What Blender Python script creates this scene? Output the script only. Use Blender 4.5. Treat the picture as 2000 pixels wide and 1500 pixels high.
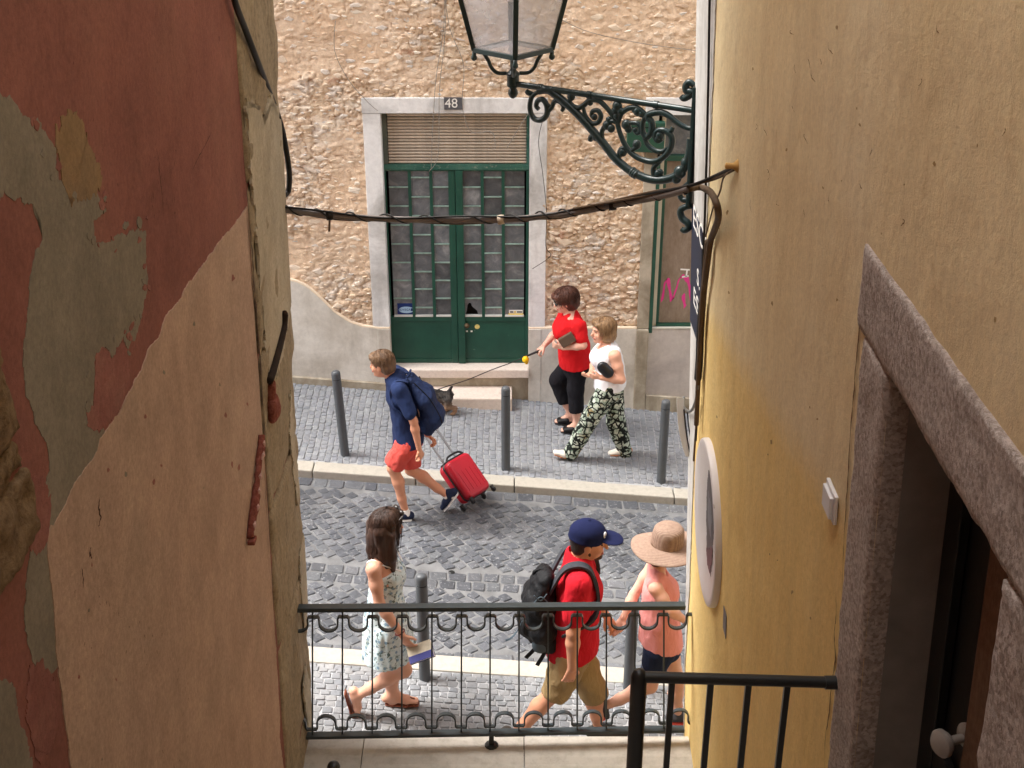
import bpy, bmesh, math, random
import numpy as np
from mathutils import Vector, Matrix, Euler

for o in list(bpy.data.objects):
    bpy.data.objects.remove(o)
SC = bpy.context.scene
COL = SC.collection
random.seed(7)
RNG = np.random.RandomState(11)

# ---------------------------------------------------------------- camera
PITCH = math.radians(26.0)
FPX = 2550.0            # focal length in photo pixels (photo 2000 x 1500)
HC = 6.13               # camera height above the street
SL = 0.085              # the street falls to the right by this much per metre
cam_d = bpy.data.cameras.new('camera')
cam = bpy.data.objects.new('camera', cam_d)
COL.objects.link(cam)
cam.location = (0, 0, HC)
cam.rotation_euler = (math.pi / 2 - PITCH, 0, 0)
cam_d.sensor_fit = 'HORIZONTAL'
cam_d.sensor_width = 36.0
cam_d.lens = 36.0 * FPX / 2000.0
cam_d.clip_start = 0.05
cam_d.clip_end = 500
SC.camera = cam

# ---------------------------------------------------------------- world, sun, exposure
SUN_EL, SUN_AZ = 58.0, 280.0     # high sun behind thin cloud; azimuth clockwise from +Y
wd = bpy.data.worlds.new('World')
SC.world = wd
wd.use_nodes = True
nt = wd.node_tree
nt.nodes.clear()
sky = nt.nodes.new('ShaderNodeTexSky')
sky.sky_type = 'NISHITA'
sky.sun_disc = False
sky.sun_elevation = math.radians(SUN_EL)
sky.sun_rotation = math.radians(SUN_AZ)
sky.air_density = 1.0
sky.dust_density = 6.0
sky.ozone_density = 1.0
hs = nt.nodes.new('ShaderNodeHueSaturation')
hs.inputs['Saturation'].default_value = 0.3
bg = nt.nodes.new('ShaderNodeBackground')
bg.inputs['Strength'].default_value = 0.15
wo = nt.nodes.new('ShaderNodeOutputWorld')
nt.links.new(sky.outputs[0], hs.inputs['Color'])
nt.links.new(hs.outputs[0], bg.inputs['Color'])
nt.links.new(bg.outputs[0], wo.inputs['Surface'])

sun_d = bpy.data.lights.new('sun', 'SUN')
sun_d.energy = 1.4
sun_d.angle = math.radians(24)
sun_d.color = (1.0, 0.96, 0.9)
sun = bpy.data.objects.new('sun', sun_d)
COL.objects.link(sun)
_az, _el = math.radians(SUN_AZ), math.radians(SUN_EL)
_sd = Vector((math.sin(_az) * math.cos(_el), math.cos(_az) * math.cos(_el), math.sin(_el)))
sun.rotation_euler = _sd.to_track_quat('Z', 'Y').to_euler()

SC.view_settings.view_transform = 'Standard'
SC.view_settings.look = 'None'
SC.view_settings.gamma = 1.0
SC.view_settings.use_curve_mapping = False
SC.view_settings.exposure = 1.62
SC.render.engine = 'CYCLES'
SC.cycles.max_bounces = 6
SC.cycles.diffuse_bounces = 4

# ---------------------------------------------------------------- pixel -> place
CP, SP = math.cos(PITCH), math.sin(PITCH)
def ray(px, py):
    u, v = (px - 1000.0) / FPX, (py - 750.0) / FPX
    return Vector((u, CP - v * SP, -(v * CP + SP)))
CAMP = Vector((0, 0, HC))
def PY(px, py, Y):                       # on an upright plane across the street
    d = ray(px, py)
    return CAMP + d * (Y / d.y)
def PG(px, py, off=0.0):                 # on the sloping street
    d = ray(px, py)
    return CAMP + d * ((off - HC) / (d.z + SL * d.x))
def PPL(px, py, p0, n):                  # on any plane
    d = ray(px, py)
    return CAMP + d * ((p0 - CAMP).dot(n) / d.dot(n))
def gz(x, off=0.0):
    return -SL * x + off
YC = 6.60                                # the street end of the alley walls
KA = YC / 7.05
def ya_(y): return y * KA                # alley measures, taken first with the corner at 7.05 m
def za_(z): return HC - (HC - z) * KA
_a, _b = PY(530, 0, YC), PY(613, 1500, YC)
LP0, LN = _a, (_a - _b).cross(Vector((0, 1, 0))).normalized()
if LN.x < 0: LN = -LN
_a, _b = PY(1363, 0, YC), PY(1335, 1500, YC)
RP0, RN = _a, (_a - _b).cross(Vector((0, 1, 0))).normalized()
if RN.x > 0: RN = -RN
def LW(px, py, out=0.0): return PPL(px, py, LP0 + LN * out, LN)
def RW(px, py, out=0.0): return PPL(px, py, RP0 + RN * out, RN)
def lwall_x(z): return LP0.x - (z - LP0.z) * LN.z / LN.x
def rwall_x(z): return RP0.x - (z - RP0.z) * RN.z / RN.x

# ---------------------------------------------------------------- numpy noise
def _hash(ix, iy, iz, seed):
    h = (ix.astype(np.int64) * 374761393 + iy.astype(np.int64) * 668265263 + iz.astype(np.int64) * 2147483647 + seed * 974711) & 0xffffffff
    h = ((h ^ (h >> 13)) * 1274126177) & 0xffffffff
    h = (h ^ (h >> 16)) & 0xffffffff
    return h.astype(np.float64) / 4294967295.0
def vnoise(x, y, z=None, seed=0):
    x = np.asarray(x, float); y = np.asarray(y, float)
    z = np.zeros_like(x) if z is None else np.asarray(z, float)
    ix, iy, iz = np.floor(x), np.floor(y), np.floor(z)
    fx, fy, fz = x - ix, y - iy, z - iz
    fx, fy, fz = [t * t * (3 - 2 * t) for t in (fx, fy, fz)]
    r = 0
    for dx in (0, 1):
        for dy in (0, 1):
            for dz in (0, 1):
                w = (fx if dx else 1 - fx) * (fy if dy else 1 - fy) * (fz if dz else 1 - fz)
                r = r + w * _hash(ix + dx, iy + dy, iz + dz, seed)
    return r * 2 - 1
def fbm(x, y, z=None, octv=4, seed=0, gain=0.5):
    x = np.asarray(x, float); y = np.asarray(y, float)
    z = np.zeros_like(x) if z is None else np.asarray(z, float)
    r, a = 0, 1.0
    for i in range(octv):
        r = r + a * vnoise(x * 2 ** i, y * 2 ** i, z * 2 ** i, seed + i * 17)
        a *= gain
    return r
def worley(x, y, seed=0):
    ix, iy = np.floor(x), np.floor(y)
    f1 = np.full(x.shape, 9.0); f2 = np.full(x.shape, 9.0); cid = np.zeros(x.shape)
    for dx in (-1, 0, 1):
        for dy in (-1, 0, 1):
            cx, cy = ix + dx, iy + dy
            zz = np.zeros_like(cx)
            px_ = cx + 0.1 + 0.8 * _hash(cx, cy, zz, seed)
            py_ = cy + 0.1 + 0.8 * _hash(cx, cy, zz, seed + 5)
            d = np.hypot(px_ - x, py_ - y)
            c = _hash(cx, cy, zz, seed + 9)
            near = d < f1
            f2 = np.where(near, f1, np.minimum(f2, d))
            cid = np.where(near, c, cid)
            f1 = np.where(near, d, f1)
    return f1, f2, cid

# ---------------------------------------------------------------- objects
def link(name, mesh, parent=None, mat=None, smooth=False):
    o = bpy.data.objects.new(name, mesh)
    COL.objects.link(o)
    if mat is not None:
        if len(mesh.materials) == 0:
            mesh.materials.append(mat)
    if parent is not None:
        o.parent = parent
    if smooth:
        mesh.polygons.foreach_set('use_smooth', [True] * len(mesh.polygons))
    return o
def tag(o, label=None, cat=None, group=None, kind=None):
    if label: o['label'] = label
    if cat: o['category'] = cat
    if group: o['group'] = group
    if kind: o['kind'] = kind
    return o
def empty(name, loc=(0, 0, 0), label=None, cat=None, group=None):
    o = bpy.data.objects.new(name, None)
    COL.objects.link(o)
    o.location = loc
    o.empty_display_size = 0.1
    return tag(o, label, cat, group)
PARENT_LOC = {}
class MB:
    """collects shapes (in world coordinates); build() links them as one mesh object."""
    def __init__(s): s.v, s.f = [], []
    def poly(s, pts, faces):
        n = len(s.v)
        s.v += [tuple(p) for p in pts]
        s.f += [tuple(i + n for i in f) for f in faces]
        return s
    def box(s, a, b):
        x0, y0, z0 = a; x1, y1, z1 = b
        return s.poly([(x0, y0, z0), (x1, y0, z0), (x1, y1, z0), (x0, y1, z0), (x0, y0, z1), (x1, y0, z1), (x1, y1, z1), (x0, y1, z1)],
                      [(0, 3, 2, 1), (4, 5, 6, 7), (0, 1, 5, 4), (1, 2, 6, 5), (2, 3, 7, 6), (3, 0, 4, 7)])
    def hexa(s, p):                      # eight corners: four below, four above
        return s.poly(p, [(0, 3, 2, 1), (4, 5, 6, 7), (0, 1, 5, 4), (1, 2, 6, 5), (2, 3, 7, 6), (3, 0, 4, 7)])
    def bar(s, a, b, w, h, up=Vector((0, 0, 1))):
        a, b = Vector(a), Vector(b)
        d = (b - a).normalized()
        sd = d.cross(up).normalized() * (w / 2)
        u = sd.cross(d).normalized() * (h / 2)
        p = [a - sd - u, b - sd - u, b + sd - u, a + sd - u, a - sd + u, b - sd + u, b + sd + u, a + sd + u]
        return s.hexa(p)
    def tube(s, pts, r, n=8, cap=True, closed=False):
        pts = [Vector(p) for p in pts]
        m = len(pts)
        rr = r if hasattr(r, '__len__') else [r] * m
        T = []
        for i in range(m):
            a = pts[(i - 1) % m] if closed else pts[max(i - 1, 0)]
            b = pts[(i + 1) % m] if closed else pts[min(i + 1, m - 1)]
            T.append((b - a).normalized() if (b - a).length > 1e-9 else Vector((0, 0, 1)))
        t0 = T[0]
        nrm = t0.orthogonal().normalized()
        base = len(s.v)
        for i in range(m):
            if i:
                q = T[i - 1].rotation_difference(T[i])
                nrm = (q @ nrm)
                nrm = (nrm - T[i] * nrm.dot(T[i])).normalized()
            bn = T[i].cross(nrm)
            for k in range(n):
                an = 2 * math.pi * k / n
                s.v.append(tuple(pts[i] + (nrm * math.cos(an) + bn * math.sin(an)) * rr[i]))
        for i in range(m if closed else m - 1):
            j = (i + 1) % m
            for k in range(n):
                l = (k + 1) % n
                s.f.append((base + i * n + k, base + i * n + l, base + j * n + l, base + j * n + k))
        if cap and not closed:
            s.f.append(tuple(base + k for k in range(n))[::-1])
            s.f.append(tuple(base + (m - 1) * n + k for k in range(n)))
        return s
    def lathe(s, prof, c, n=20, axis=Vector((0, 0, 1)), cap=True):
        axis = Vector(axis).normalized()
        e1 = axis.orthogonal().normalized(); e2 = axis.cross(e1)
        base = len(s.v); c = Vector(c)
        for (r, h) in prof:
            for k in range(n):
                an = 2 * math.pi * k / n
                s.v.append(tuple(c + axis * h + (e1 * math.cos(an) + e2 * math.sin(an)) * r))
        for i in range(len(prof) - 1):
            for k in range(n):
                l = (k + 1) % n
                s.f.append((base + i * n + k, base + i * n + l, base + (i + 1) * n + l, base + (i + 1) * n + k))
        if cap:
            s.f.append(tuple(base + k for k in range(n))[::-1])
            s.f.append(tuple(base + (len(prof) - 1) * n + k for k in range(n)))
        return s
    def sheet(s, outline, nrm, thick):   # an outline (list of points in a plane) with thickness along nrm
        n = len(outline); nrm = Vector(nrm)
        top = [Vector(p) + nrm * thick for p in outline]
        bot = [Vector(p) for p in outline]
        base = len(s.v)
        s.v += [tuple(p) for p in top] + [tuple(p) for p in bot]
        s.f.append(tuple(base + i for i in range(n)))
        s.f.append(tuple(base + n + i for i in reversed(range(n))))
        for i in range(n):
            j = (i + 1) % n
            s.f.append((base + i, base + n + i, base + n + j, base + j))
        return s
    def build(s, name, mat, parent=None, smooth=False, bevel=0, fix=True, auto=None):
        me = bpy.data.meshes.new(name)
        off = Vector((0, 0, 0))
        if parent is not None:
            p = parent
            while p is not None:
                off += Vector(p.location); p = p.parent
        me.from_pydata([(v[0] - off.x, v[1] - off.y, v[2] - off.z) for v in s.v], [], s.f)
        me.validate()
        if bevel or fix:
            bm = bmesh.new(); bm.from_mesh(me)
            if fix: bmesh.ops.recalc_face_normals(bm, faces=bm.faces)
            if bevel:
                es = [e for e in bm.edges if len(e.link_faces) == 2 and e.calc_face_angle(0) > 0.6]
                bmesh.ops.bevel(bm, geom=es, offset=bevel, segments=2, affect='EDGES', profile=0.6, clamp_overlap=True)
            bm.to_mesh(me); bm.free()
        o = link(name, me, parent, mat, smooth)
        if smooth and auto:
            try: me.set_sharp_from_angle(angle=auto)
            except Exception: pass
        return o
def catmull(pts, sub=6):
    pts = [Vector(p) for p in pts]
    out = []
    n = len(pts)
    for i in range(n - 1):
        p0, p1, p2, p3 = pts[max(i - 1, 0)], pts[i], pts[i + 1], pts[min(i + 2, n - 1)]
        for k in range(sub):
            t = k / sub
            out.append(0.5 * ((2 * p1) + (p2 - p0) * t + (2 * p0 - 5 * p1 + 4 * p2 - p3) * t * t + (3 * p1 - p0 - 3 * p2 + p3) * t ** 3))
    out.append(pts[-1])
    return out
def np_mesh(name, V, F, mat, parent=None, smooth=True, cols=None, off=None):
    V = np.asarray(V, np.float32); F = np.asarray(F, np.int32)
    if off is not None: V = V - np.asarray(off, np.float32)
    me = bpy.data.meshes.new(name)
    me.vertices.add(len(V)); me.vertices.foreach_set('co', V.ravel())
    k = F.shape[1]
    me.loops.add(F.size); me.loops.foreach_set('vertex_index', F.ravel())
    me.polygons.add(len(F))
    me.polygons.foreach_set('loop_start', np.arange(0, F.size, k, dtype=np.int32))
    if cols is not None:
        at = me.color_attributes.new('Col', 'FLOAT_COLOR', 'POINT')
        at.data.foreach_set('color', np.asarray(cols, np.float32).ravel())
    me.update(calc_edges=True)
    return link(name, me, parent, mat, smooth)

# ---------------------------------------------------------------- materials
def srgb(r, g, b):
    f = lambda c: (c / 255 / 12.92) if c / 255 <= 0.04045 else ((c / 255 + 0.055) / 1.055) ** 2.4
    return (f(r), f(g), f(b))
def shade(c, k): return tuple(min(1.0, x * k) for x in c)
class NT:
    def __init__(s, name):
        s.m = bpy.data.materials.new(name); s.m.use_nodes = True
        s.t = s.m.node_tree; s.b = s.t.nodes['Principled BSDF']
        s.tc = None
    def n(s, ty, **kw):
        nd = s.t.nodes.new(ty)
        for k, v in kw.items(): setattr(nd, k, v)
        return nd
    def l(s, a, b): s.t.links.new(a, b)
    def coord(s, kind='Object', scale=(1, 1, 1), rot=(0, 0, 0)):
        if s.tc is None: s.tc = s.n('ShaderNodeTexCoord')
        mp = s.n('ShaderNodeMapping')
        mp.inputs['Scale'].default_value = scale
        mp.inputs['Rotation'].default_value = rot
        s.l(s.tc.outputs[kind], mp.inputs['Vector'])
        return mp.outputs[0]
    def noise(s, vec, scale, detail=5, rough=0.6, dist=0.0):
        nd = s.n('ShaderNodeTexNoise')
        nd.inputs['Scale'].default_value = scale; nd.inputs['Detail'].default_value = detail
        nd.inputs['Roughness'].default_value = rough; nd.inputs['Distortion'].default_value = dist
        s.l(vec, nd.inputs['Vector'])
        return nd.outputs['Fac']
    def ramp(s, fac, stops, interp='LINEAR'):
        nd = s.n('ShaderNodeValToRGB')
        nd.color_ramp.interpolation = interp
        el = nd.color_ramp.elements
        while len(el) < len(stops): el.new(0.5)
        for e, (p, c) in zip(el, stops):
            e.position = p; e.color = (*c, 1) if len(c) == 3 else c
        s.l(fac, nd.inputs['Fac'])
        return nd.outputs['Color']
    def mix(s, fac, a, b, mode='MIX'):
        nd = s.n('ShaderNodeMix', data_type='RGBA', blend_type=mode)
        for sock, val in ((nd.inputs[0], fac), (nd.inputs[6], a), (nd.inputs[7], b)):
            if isinstance(val, (int, float)): sock.default_value = val
            elif isinstance(val, tuple): sock.default_value = (*val, 1) if len(val) == 3 else val
            else: s.l(val, sock)
        return nd.outputs[2]
    def math(s, op, a, b=None, clamp=False):
        nd = s.n('ShaderNodeMath', operation=op, use_clamp=clamp)
        for sock, val in ((nd.inputs[0], a), (nd.inputs[1], b)):
            if val is None: continue
            if isinstance(val, (int, float)): sock.default_value = val
            else: s.l(val, sock)
        return nd.outputs[0]
    def bump(s, h, strength=0.3, dist=0.01, prev=None):
        nd = s.n('ShaderNodeBump')
        nd.inputs['Strength'].default_value = strength; nd.inputs['Distance'].default_value = dist
        s.l(h, nd.inputs['Height'])
        if prev is not None: s.l(prev, nd.inputs['Normal'])
        return nd.outputs[0]
    def done(s, col=None, rough=None, normal=None, metal=0.0, spec=0.3, **kw):
        if col is not None:
            if isinstance(col, tuple): s.b.inputs['Base Color'].default_value = (*col, 1)
            else: s.l(col, s.b.inputs['Base Color'])
        if rough is not None:
            if isinstance(rough, (int, float)): s.b.inputs['Roughness'].default_value = rough
            else: s.l(rough, s.b.inputs['Roughness'])
        if normal is not None: s.l(normal, s.b.inputs['Normal'])
        s.b.inputs['Metallic'].default_value = metal
        s.b.inputs['Specular IOR Level'].default_value = spec
        for k, v in kw.items():
            s.b.inputs[k].default_value = v
        return s.m
def M(name, col, rough=0.7, var=0.12, scale=6.0, bump=0.15, bscale=60.0, bdist=0.004, metal=0.0, spec=0.3, rand=0.0, stretch=(1, 1, 1), **kw):
    t = NT(name)
    v = t.coord('Object', stretch)
    n1 = t.noise(v, scale, 5, 0.6)
    c = t.ramp(n1, [(0.25, shade(col, 1 - var)), (0.75, shade(col, 1 + var))])
    if rand:
        oi = t.n('ShaderNodeObjectInfo')
        c = t.mix(1.0, c, t.ramp(oi.outputs['Random'], [(0, (1 - rand,) * 3), (1, (1 + rand,) * 3)]), 'MULTIPLY')
    nb = t.noise(v, bscale, 4, 0.6)
    return t.done(c, rough, t.bump(nb, bump, bdist), metal, spec, **kw)
MAT = {}
# ================================================================= materials of the setting
def m_attr(name, rough=0.8, scale=40, var=0.18, bump=0.3, bscale=90, bdist=0.004, rand=None, base=None, spec=0.25, blotch=0.0, fleck=0.0):
    t = NT(name)
    v = t.coord('Object')
    if base is None:
        a = t.n('ShaderNodeVertexColor'); a.layer_name = 'Col'
        c = a.outputs['Color']
    else:
        oi = t.n('ShaderNodeObjectInfo')
        c = t.ramp(oi.outputs['Random'], base)
    n1 = t.noise(v, scale, 4, 0.65)
    c = t.mix(1.0, c, t.ramp(n1, [(0.25, (1 - var,) * 3), (0.75, (1 + var,) * 3)]), 'MULTIPLY')
    if blotch:
        if t.tc is None: pass
        geo = t.n('ShaderNodeNewGeometry')
        n3 = t.noise(geo.outputs['Position'], 1.3, 5, 0.6)
        c = t.mix(1.0, c, t.ramp(n3, [(0.3, (1 - blotch,) * 3), (0.7, (1 + blotch,) * 3)]), 'MULTIPLY')
    if fleck:
        geo2 = t.n('ShaderNodeNewGeometry')
        n4 = t.noise(geo2.outputs['Position'], 34, 5, 0.75); n6 = t.noise(geo2.outputs['Position'], 2.3, 3, 0.5)
        c = t.mix(t.math('MULTIPLY', t.ramp(n4, [(0.56, (0, 0, 0)), (0.66, (1, 1, 1))]), t.ramp(n6, [(0.35, (0.1,) * 3), (0.65, (fleck,) * 3)])), c, srgb(196, 198, 200))
    nb = t.noise(v, bscale, 4, 0.7)
    return t.done(c, rough, t.bump(nb, bump, bdist), 0, spec)

BASALT = [srgb(80, 83, 89), srgb(86, 89, 95), srgb(91, 94, 99), srgb(97, 100, 104), srgb(104, 106, 110), srgb(76, 79, 85)]
LIME = [srgb(130, 134, 139), srgb(134, 137, 142), srgb(138, 141, 145), srgb(142, 145, 148), srgb(136, 138, 142), srgb(132, 135, 141)]
NEAR = [srgb(122, 125, 128), srgb(128, 130, 133), srgb(133, 135, 137), srgb(139, 140, 141), srgb(118, 121, 125)]
def stops(cols):
    return [((i + 0.5) / len(cols), c) for i, c in enumerate(cols)]
MAT['basalt'] = m_attr('basalt_cobble', 0.55, 45, 0.28, 0.5, 120, 0.004, base=stops(BASALT), spec=0.4, blotch=0.3, fleck=0.55)
MAT['basalt_mass'] = m_attr('basalt_cobbles', 0.55, 45, 0.28, 0.5, 120, 0.004, spec=0.4, blotch=0.3, fleck=0.55)
MAT['lime'] = m_attr('limestone_sett', 0.7, 60, 0.2, 0.4, 150, 0.003, base=stops(LIME), blotch=0.12, fleck=0.3)
MAT['lime_mass'] = m_attr('limestone_setts', 0.7, 60, 0.2, 0.4, 150, 0.003, blotch=0.12, fleck=0.3)
MAT['near'] = m_attr('pale_sett', 0.75, 60, 0.22, 0.4, 150, 0.003, base=stops(NEAR), blotch=0.16)
MAT['near_mass'] = m_attr('pale_setts', 0.75, 60, 0.22, 0.4, 150, 0.003, blotch=0.16)
MAT['joint'] = M('sandy_joint', srgb(160, 161, 163), 0.95, 0.3, 9, 0.5, 140)
MAT['joint_dark'] = M('gritty_joint', srgb(116, 117, 118), 0.95, 0.4, 5, 0.5, 140)
MAT['dirt'] = M('dirt', srgb(120, 110, 98), 0.95, 0.3, 3, 0.4, 60)
def limestone(name, col, dirt, k=0.55, scale=2.5):
    t = NT(name)
    v = t.coord('Object')
    n1 = t.noise(v, scale, 8, 0.65, 0.4)
    n2 = t.noise(v, scale * 9, 6, 0.7)
    c = t.ramp(n1, [(0.3, shade(col, 1.03)), (0.62, shade(col, 0.95)), (0.8, dirt)])
    c = t.mix(0.35, c, t.ramp(n2, [(0.3, shade(dirt, 0.9)), (0.55, shade(col, 1.05))]))
    nb = t.noise(v, 70, 5, 0.7)
    return t.done(c, 0.75, t.bump(nb, 0.35, 0.004), 0, 0.3)
MAT['kerb'] = limestone('kerb_limestone', srgb(176, 171, 160), srgb(140, 135, 126))
MAT['coping'] = limestone('coping_limestone', srgb(186, 179, 168), srgb(128, 117, 100), scale=1.6)
MAT['step'] = limestone('step_limestone', srgb(200, 192, 182), srgb(150, 142, 130))
MAT['pinkstep'] = limestone('doorstep_limestone', srgb(226, 212, 200), srgb(188, 174, 160), scale=4)

# ================================================================= paving
def stone_outline(rng, jit):
    c = 0.09
    p = [(-.5 + c, -.5), (.5 - c, -.5), (.5, -.5 + c), (.5, .5 - c), (.5 - c, .5), (-.5 + c, .5), (-.5, .5 - c), (-.5, -.5 + c)]
    return np.array(p) + rng.uniform(-jit, jit, (8, 2))
def stone_unit(rng, jit=0.07, dome=0.006):
    o = stone_outline(rng, jit)
    t = rng.uniform(-0.003, 0.003, 2)
    V = []
    for (k, z) in ((1.0, -0.05), (0.975, -0.0055), (0.87, 0.0)):
        for q in o:
            V.append((q[0] * k, q[1] * k, z + (t[0] * q[0] + t[1] * q[1]) * 2))
    V.append((0, 0, dome * 0.5))
    F = []
    for r in (0, 1):
        for i in range(8):
            j = (i + 1) % 8
            F.append((r * 8 + i, r * 8 + j, r * 8 + 8 + j, r * 8 + 8 + i))
    T = [(16 + i, 16 + (i + 1) % 8, 24) for i in range(8)]
    return np.array(V), F, T
def pave(parent, name, massname, stones, matk, off, cols, nobj=300, jit=0.07):
    """stones: (x, y, sx, sy, rot). The nearest ones in view are objects, the rest one mass."""
    rng = np.random.RandomState(len(stones))
    units = [stone_unit(rng, jit) for _ in range(14)]
    meshes = []
    for (V, F, T) in units:
        me = bpy.data.meshes.new(name)
        me.from_pydata([tuple(v) for v in V], [], F + T)
        me.materials.append(MAT[matk]); me.update()
        meshes.append(me)
    def seen(s):
        d = Vector((s[0], s[1], gz(s[0], off))) - CAMP
        zc = d.y * CP - d.z * SP
        px = 1000 + FPX * d.x / zc; py = 750 + FPX * (-(d.y * SP) - d.z * CP) / zc
        return (610 + max(0, 1500 - py) * 0.0 < px < 1340 and 700 < py < 1500), zc
    info = [seen(s) for s in stones]
    order = sorted(range(len(stones)), key=lambda i: (not info[i][0], info[i][1] / max(stones[i][2], stones[i][3])))
    chosen = set(order[:nobj])
    tilt = Matrix.Rotation(math.atan(SL), 4, 'Y')
    for i in order[:nobj]:
        x, y, sx, sy, r = stones[i]
        o = bpy.data.objects.new(name, meshes[i % 14])
        COL.objects.link(o)
        o.parent = parent
        dz = rng.uniform(-0.003, 0.003)
        o.matrix_world = Matrix.Translation((x, y, gz(x, off) + dz)) @ tilt @ Matrix.Rotation(r, 4, 'Z') @ Matrix.Diagonal((sx, sy, 1, 1))
    VV, FQ, CC = [], [], []
    n = 0
    for i in range(len(stones)):
        if i in chosen: continue
        x, y, sx, sy, r = stones[i]
        V, F, T = units[i % 14]
        c, s = math.cos(r), math.sin(r)
        lx, ly = V[:, 0] * sx, V[:, 1] * sy
        wx, wy = x + lx * c - ly * s, y + lx * s + ly * c
        wz = -SL * wx + off + V[:, 2] + rng.uniform(-0.003, 0.003)
        VV.append(np.stack([wx, wy, wz], 1))
        for f in F: FQ.append([k + n for k in f])
        for f in T: FQ.append([f[0] + n, f[1] + n, f[2] + n, f[2] + n])
        k = cols[rng.randint(len(cols))]
        CC.append(np.tile(np.array([*k, 1.0]), (len(V), 1)))
        n += len(V)
    if VV:
        VV = np.concatenate(VV); CC = np.concatenate(CC)
        me = bpy.data.meshes.new(massname)
        faces = [tuple(f[:3]) if f[2] == f[3] else tuple(f) for f in FQ]
        me.from_pydata(VV.tolist(), [], faces)
        at = me.color_attributes.new('Col', 'FLOAT_COLOR', 'POINT')
        at.data.foreach_set('color', CC.astype(np.float32).ravel())
        o = link(massname, me, parent, MAT[matk + '_mass'])
        o['kind'] = 'stuff'
def slope_sheet(name, x0, x1, y0, y1, off, mat, thick=0.3, parent=None):
    mb = MB()
    mb.hexa([(x0, y0, gz(x0, off - thick)), (x1, y0, gz(x1, off - thick)), (x1, y1, gz(x1, off - thick)), (x0, y1, gz(x0, off - thick)),
             (x0, y0, gz(x0, off)), (x1, y0, gz(x1, off)), (x1, y1, gz(x1, off)), (x0, y1, gz(x0, off))])
    return mb.build(name, mat, parent)

Y_WALL = 12.25
YK1, YK0 = 10.60, 10.42      # far kerb back / front
YN1, YN0 = 7.86, 7.68        # near kerb
ROAD_OFF = -0.065
FX0, FX1 = -2.9, 2.6         # width where every stone is laid

ground = slope_sheet('ground', -60, 60, -60, 80, -0.42, MAT['dirt'], 0.2)
tag(ground, kind='structure')
road = slope_sheet('road', -30, 30, YN1 - 0.05, YK0 + 0.03, ROAD_OFF - 0.008, MAT['joint_dark'], 0.3)
tag(road, kind='structure')
far_walk = slope_sheet('pavement', -30, 30, YK1 - 0.02, Y_WALL + 0.1, -0.008, MAT['joint'], 0.3)
tag(far_walk, kind='structure')
near_walk = slope_sheet('pavement', -30, 30, 6.42, YN0 + 0.02, -0.008, MAT['joint'], 0.3)
tag(near_walk, kind='structure')

# road: gutter rows, then diagonal setts, a straight course across the middle
rng = np.random.RandomState(5)
st = []
for yy in (YK0 - 0.075, YN1 + 0.075):
    x = FX0
    while x < FX1:
        w = rng.uniform(0.12, 0.19)
        st.append((x + w / 2, yy + rng.uniform(-.008, .008), w - 0.012, 0.135, rng.uniform(-.04, .04)))
        x += w
for k, yy in enumerate((9.02, 8.89)):
    x = FX0 + k * 0.07
    while x < FX1:
        w = rng.uniform(0.11, 0.16)
        st.append((x + w / 2, yy + rng.uniform(-.006, .006) + 0.03 * math.sin(x * 1.3), w - 0.012, 0.118, rng.uniform(-.04, .04)))
        x += w
P = 0.094
def diag(y0, y1, ang):
    c, s = math.cos(ang), math.sin(ang)
    n = int(7 / P)
    for i in range(-n, n):
        for j in range(-n, n):
            a, b = i * P + (j % 2) * 0.0, j * P + (i % 2) * P * 0.5
            x, y = a * c - b * s, (y0 + y1) / 2 + a * s + b * c
            if FX0 < x < FX1 and y0 + 0.055 < y - 0.0 < y1 - 0.055:
                st.append((x + rng.uniform(-.009, .009), y + rng.uniform(-.009, .009), P * rng.uniform(.87, 1.0), P * rng.uniform(.87, 1.0), ang + rng.uniform(-.16, .16)))
diag(9.09, YK0 - 0.14, math.radians(38))
diag(YN1 + 0.14, 8.83, math.radians(43))
pave(road, 'cobble', 'cobbles', st, 'basalt', ROAD_OFF, BASALT)
# far pavement: small setts in columns across the walk
st = []
x = FX0
while x < FX1:
    w = rng.uniform(0.055, 0.07)
    y = YK1 + rng.uniform(0, 0.05)
    while y < Y_WALL - 0.03:
        h = rng.uniform(0.06, 0.095)
        st.append((x + w / 2 + 0.02 * math.sin(y * 2.1 + x), y + h / 2, w - 0.007, h - 0.007, rng.uniform(-.06, .06)))
        y += h
    x += w
pave(far_walk, 'paving_sett', 'paving_setts', st, 'lime', 0.0, LIME, jit=0.06)
st = []
y = 6.46
while y < YN0 - 0.03:
    h = rng.uniform(0.055, 0.07)
    x = FX0 + rng.uniform(0, 0.06)
    while x < FX1:
        w = rng.uniform(0.05, 0.085)
        st.append((x + w / 2, min(y + h / 2, YN0 - 0.03) + 0.012 * math.sin(x * 2), w - 0.006, h - 0.006, rng.uniform(-.08, .08)))
        x += w
    y += h
pave(near_walk, 'paving_sett', 'paving_setts', st, 'near', 0.0, NEAR, jit=0.08)

# kerbs: long limestone blocks
for (nm, y0, y1, seed) in (('kerb', YK0, YK1, 3), ('kerb', YN0, YN1, 8)):
    k = empty(nm, (0, y0, 0)); tag(k, kind='structure')
    r2 = random.Random(seed)
    x = -8.0
    while x < 8:
        L = r2.uniform(0.9, 1.6)
        mb = MB(); e = 0.004
        up = 0.006
        mb.hexa([(x + e, y0, gz(x, -0.3)), (x + L - e, y0, gz(x + L, -0.3)), (x + L - e, y1, gz(x + L, -0.3)), (x + e, y1, gz(x, -0.3)),
                 (x + e, y0, gz(x, up)), (x + L - e, y0, gz(x + L, up)), (x + L - e, y1, gz(x + L, up)), (x + e, y1, gz(x, up))])
        mb.build('kerb_stone', MAT['kerb'], k, bevel=0.012)
        x += L

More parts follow.
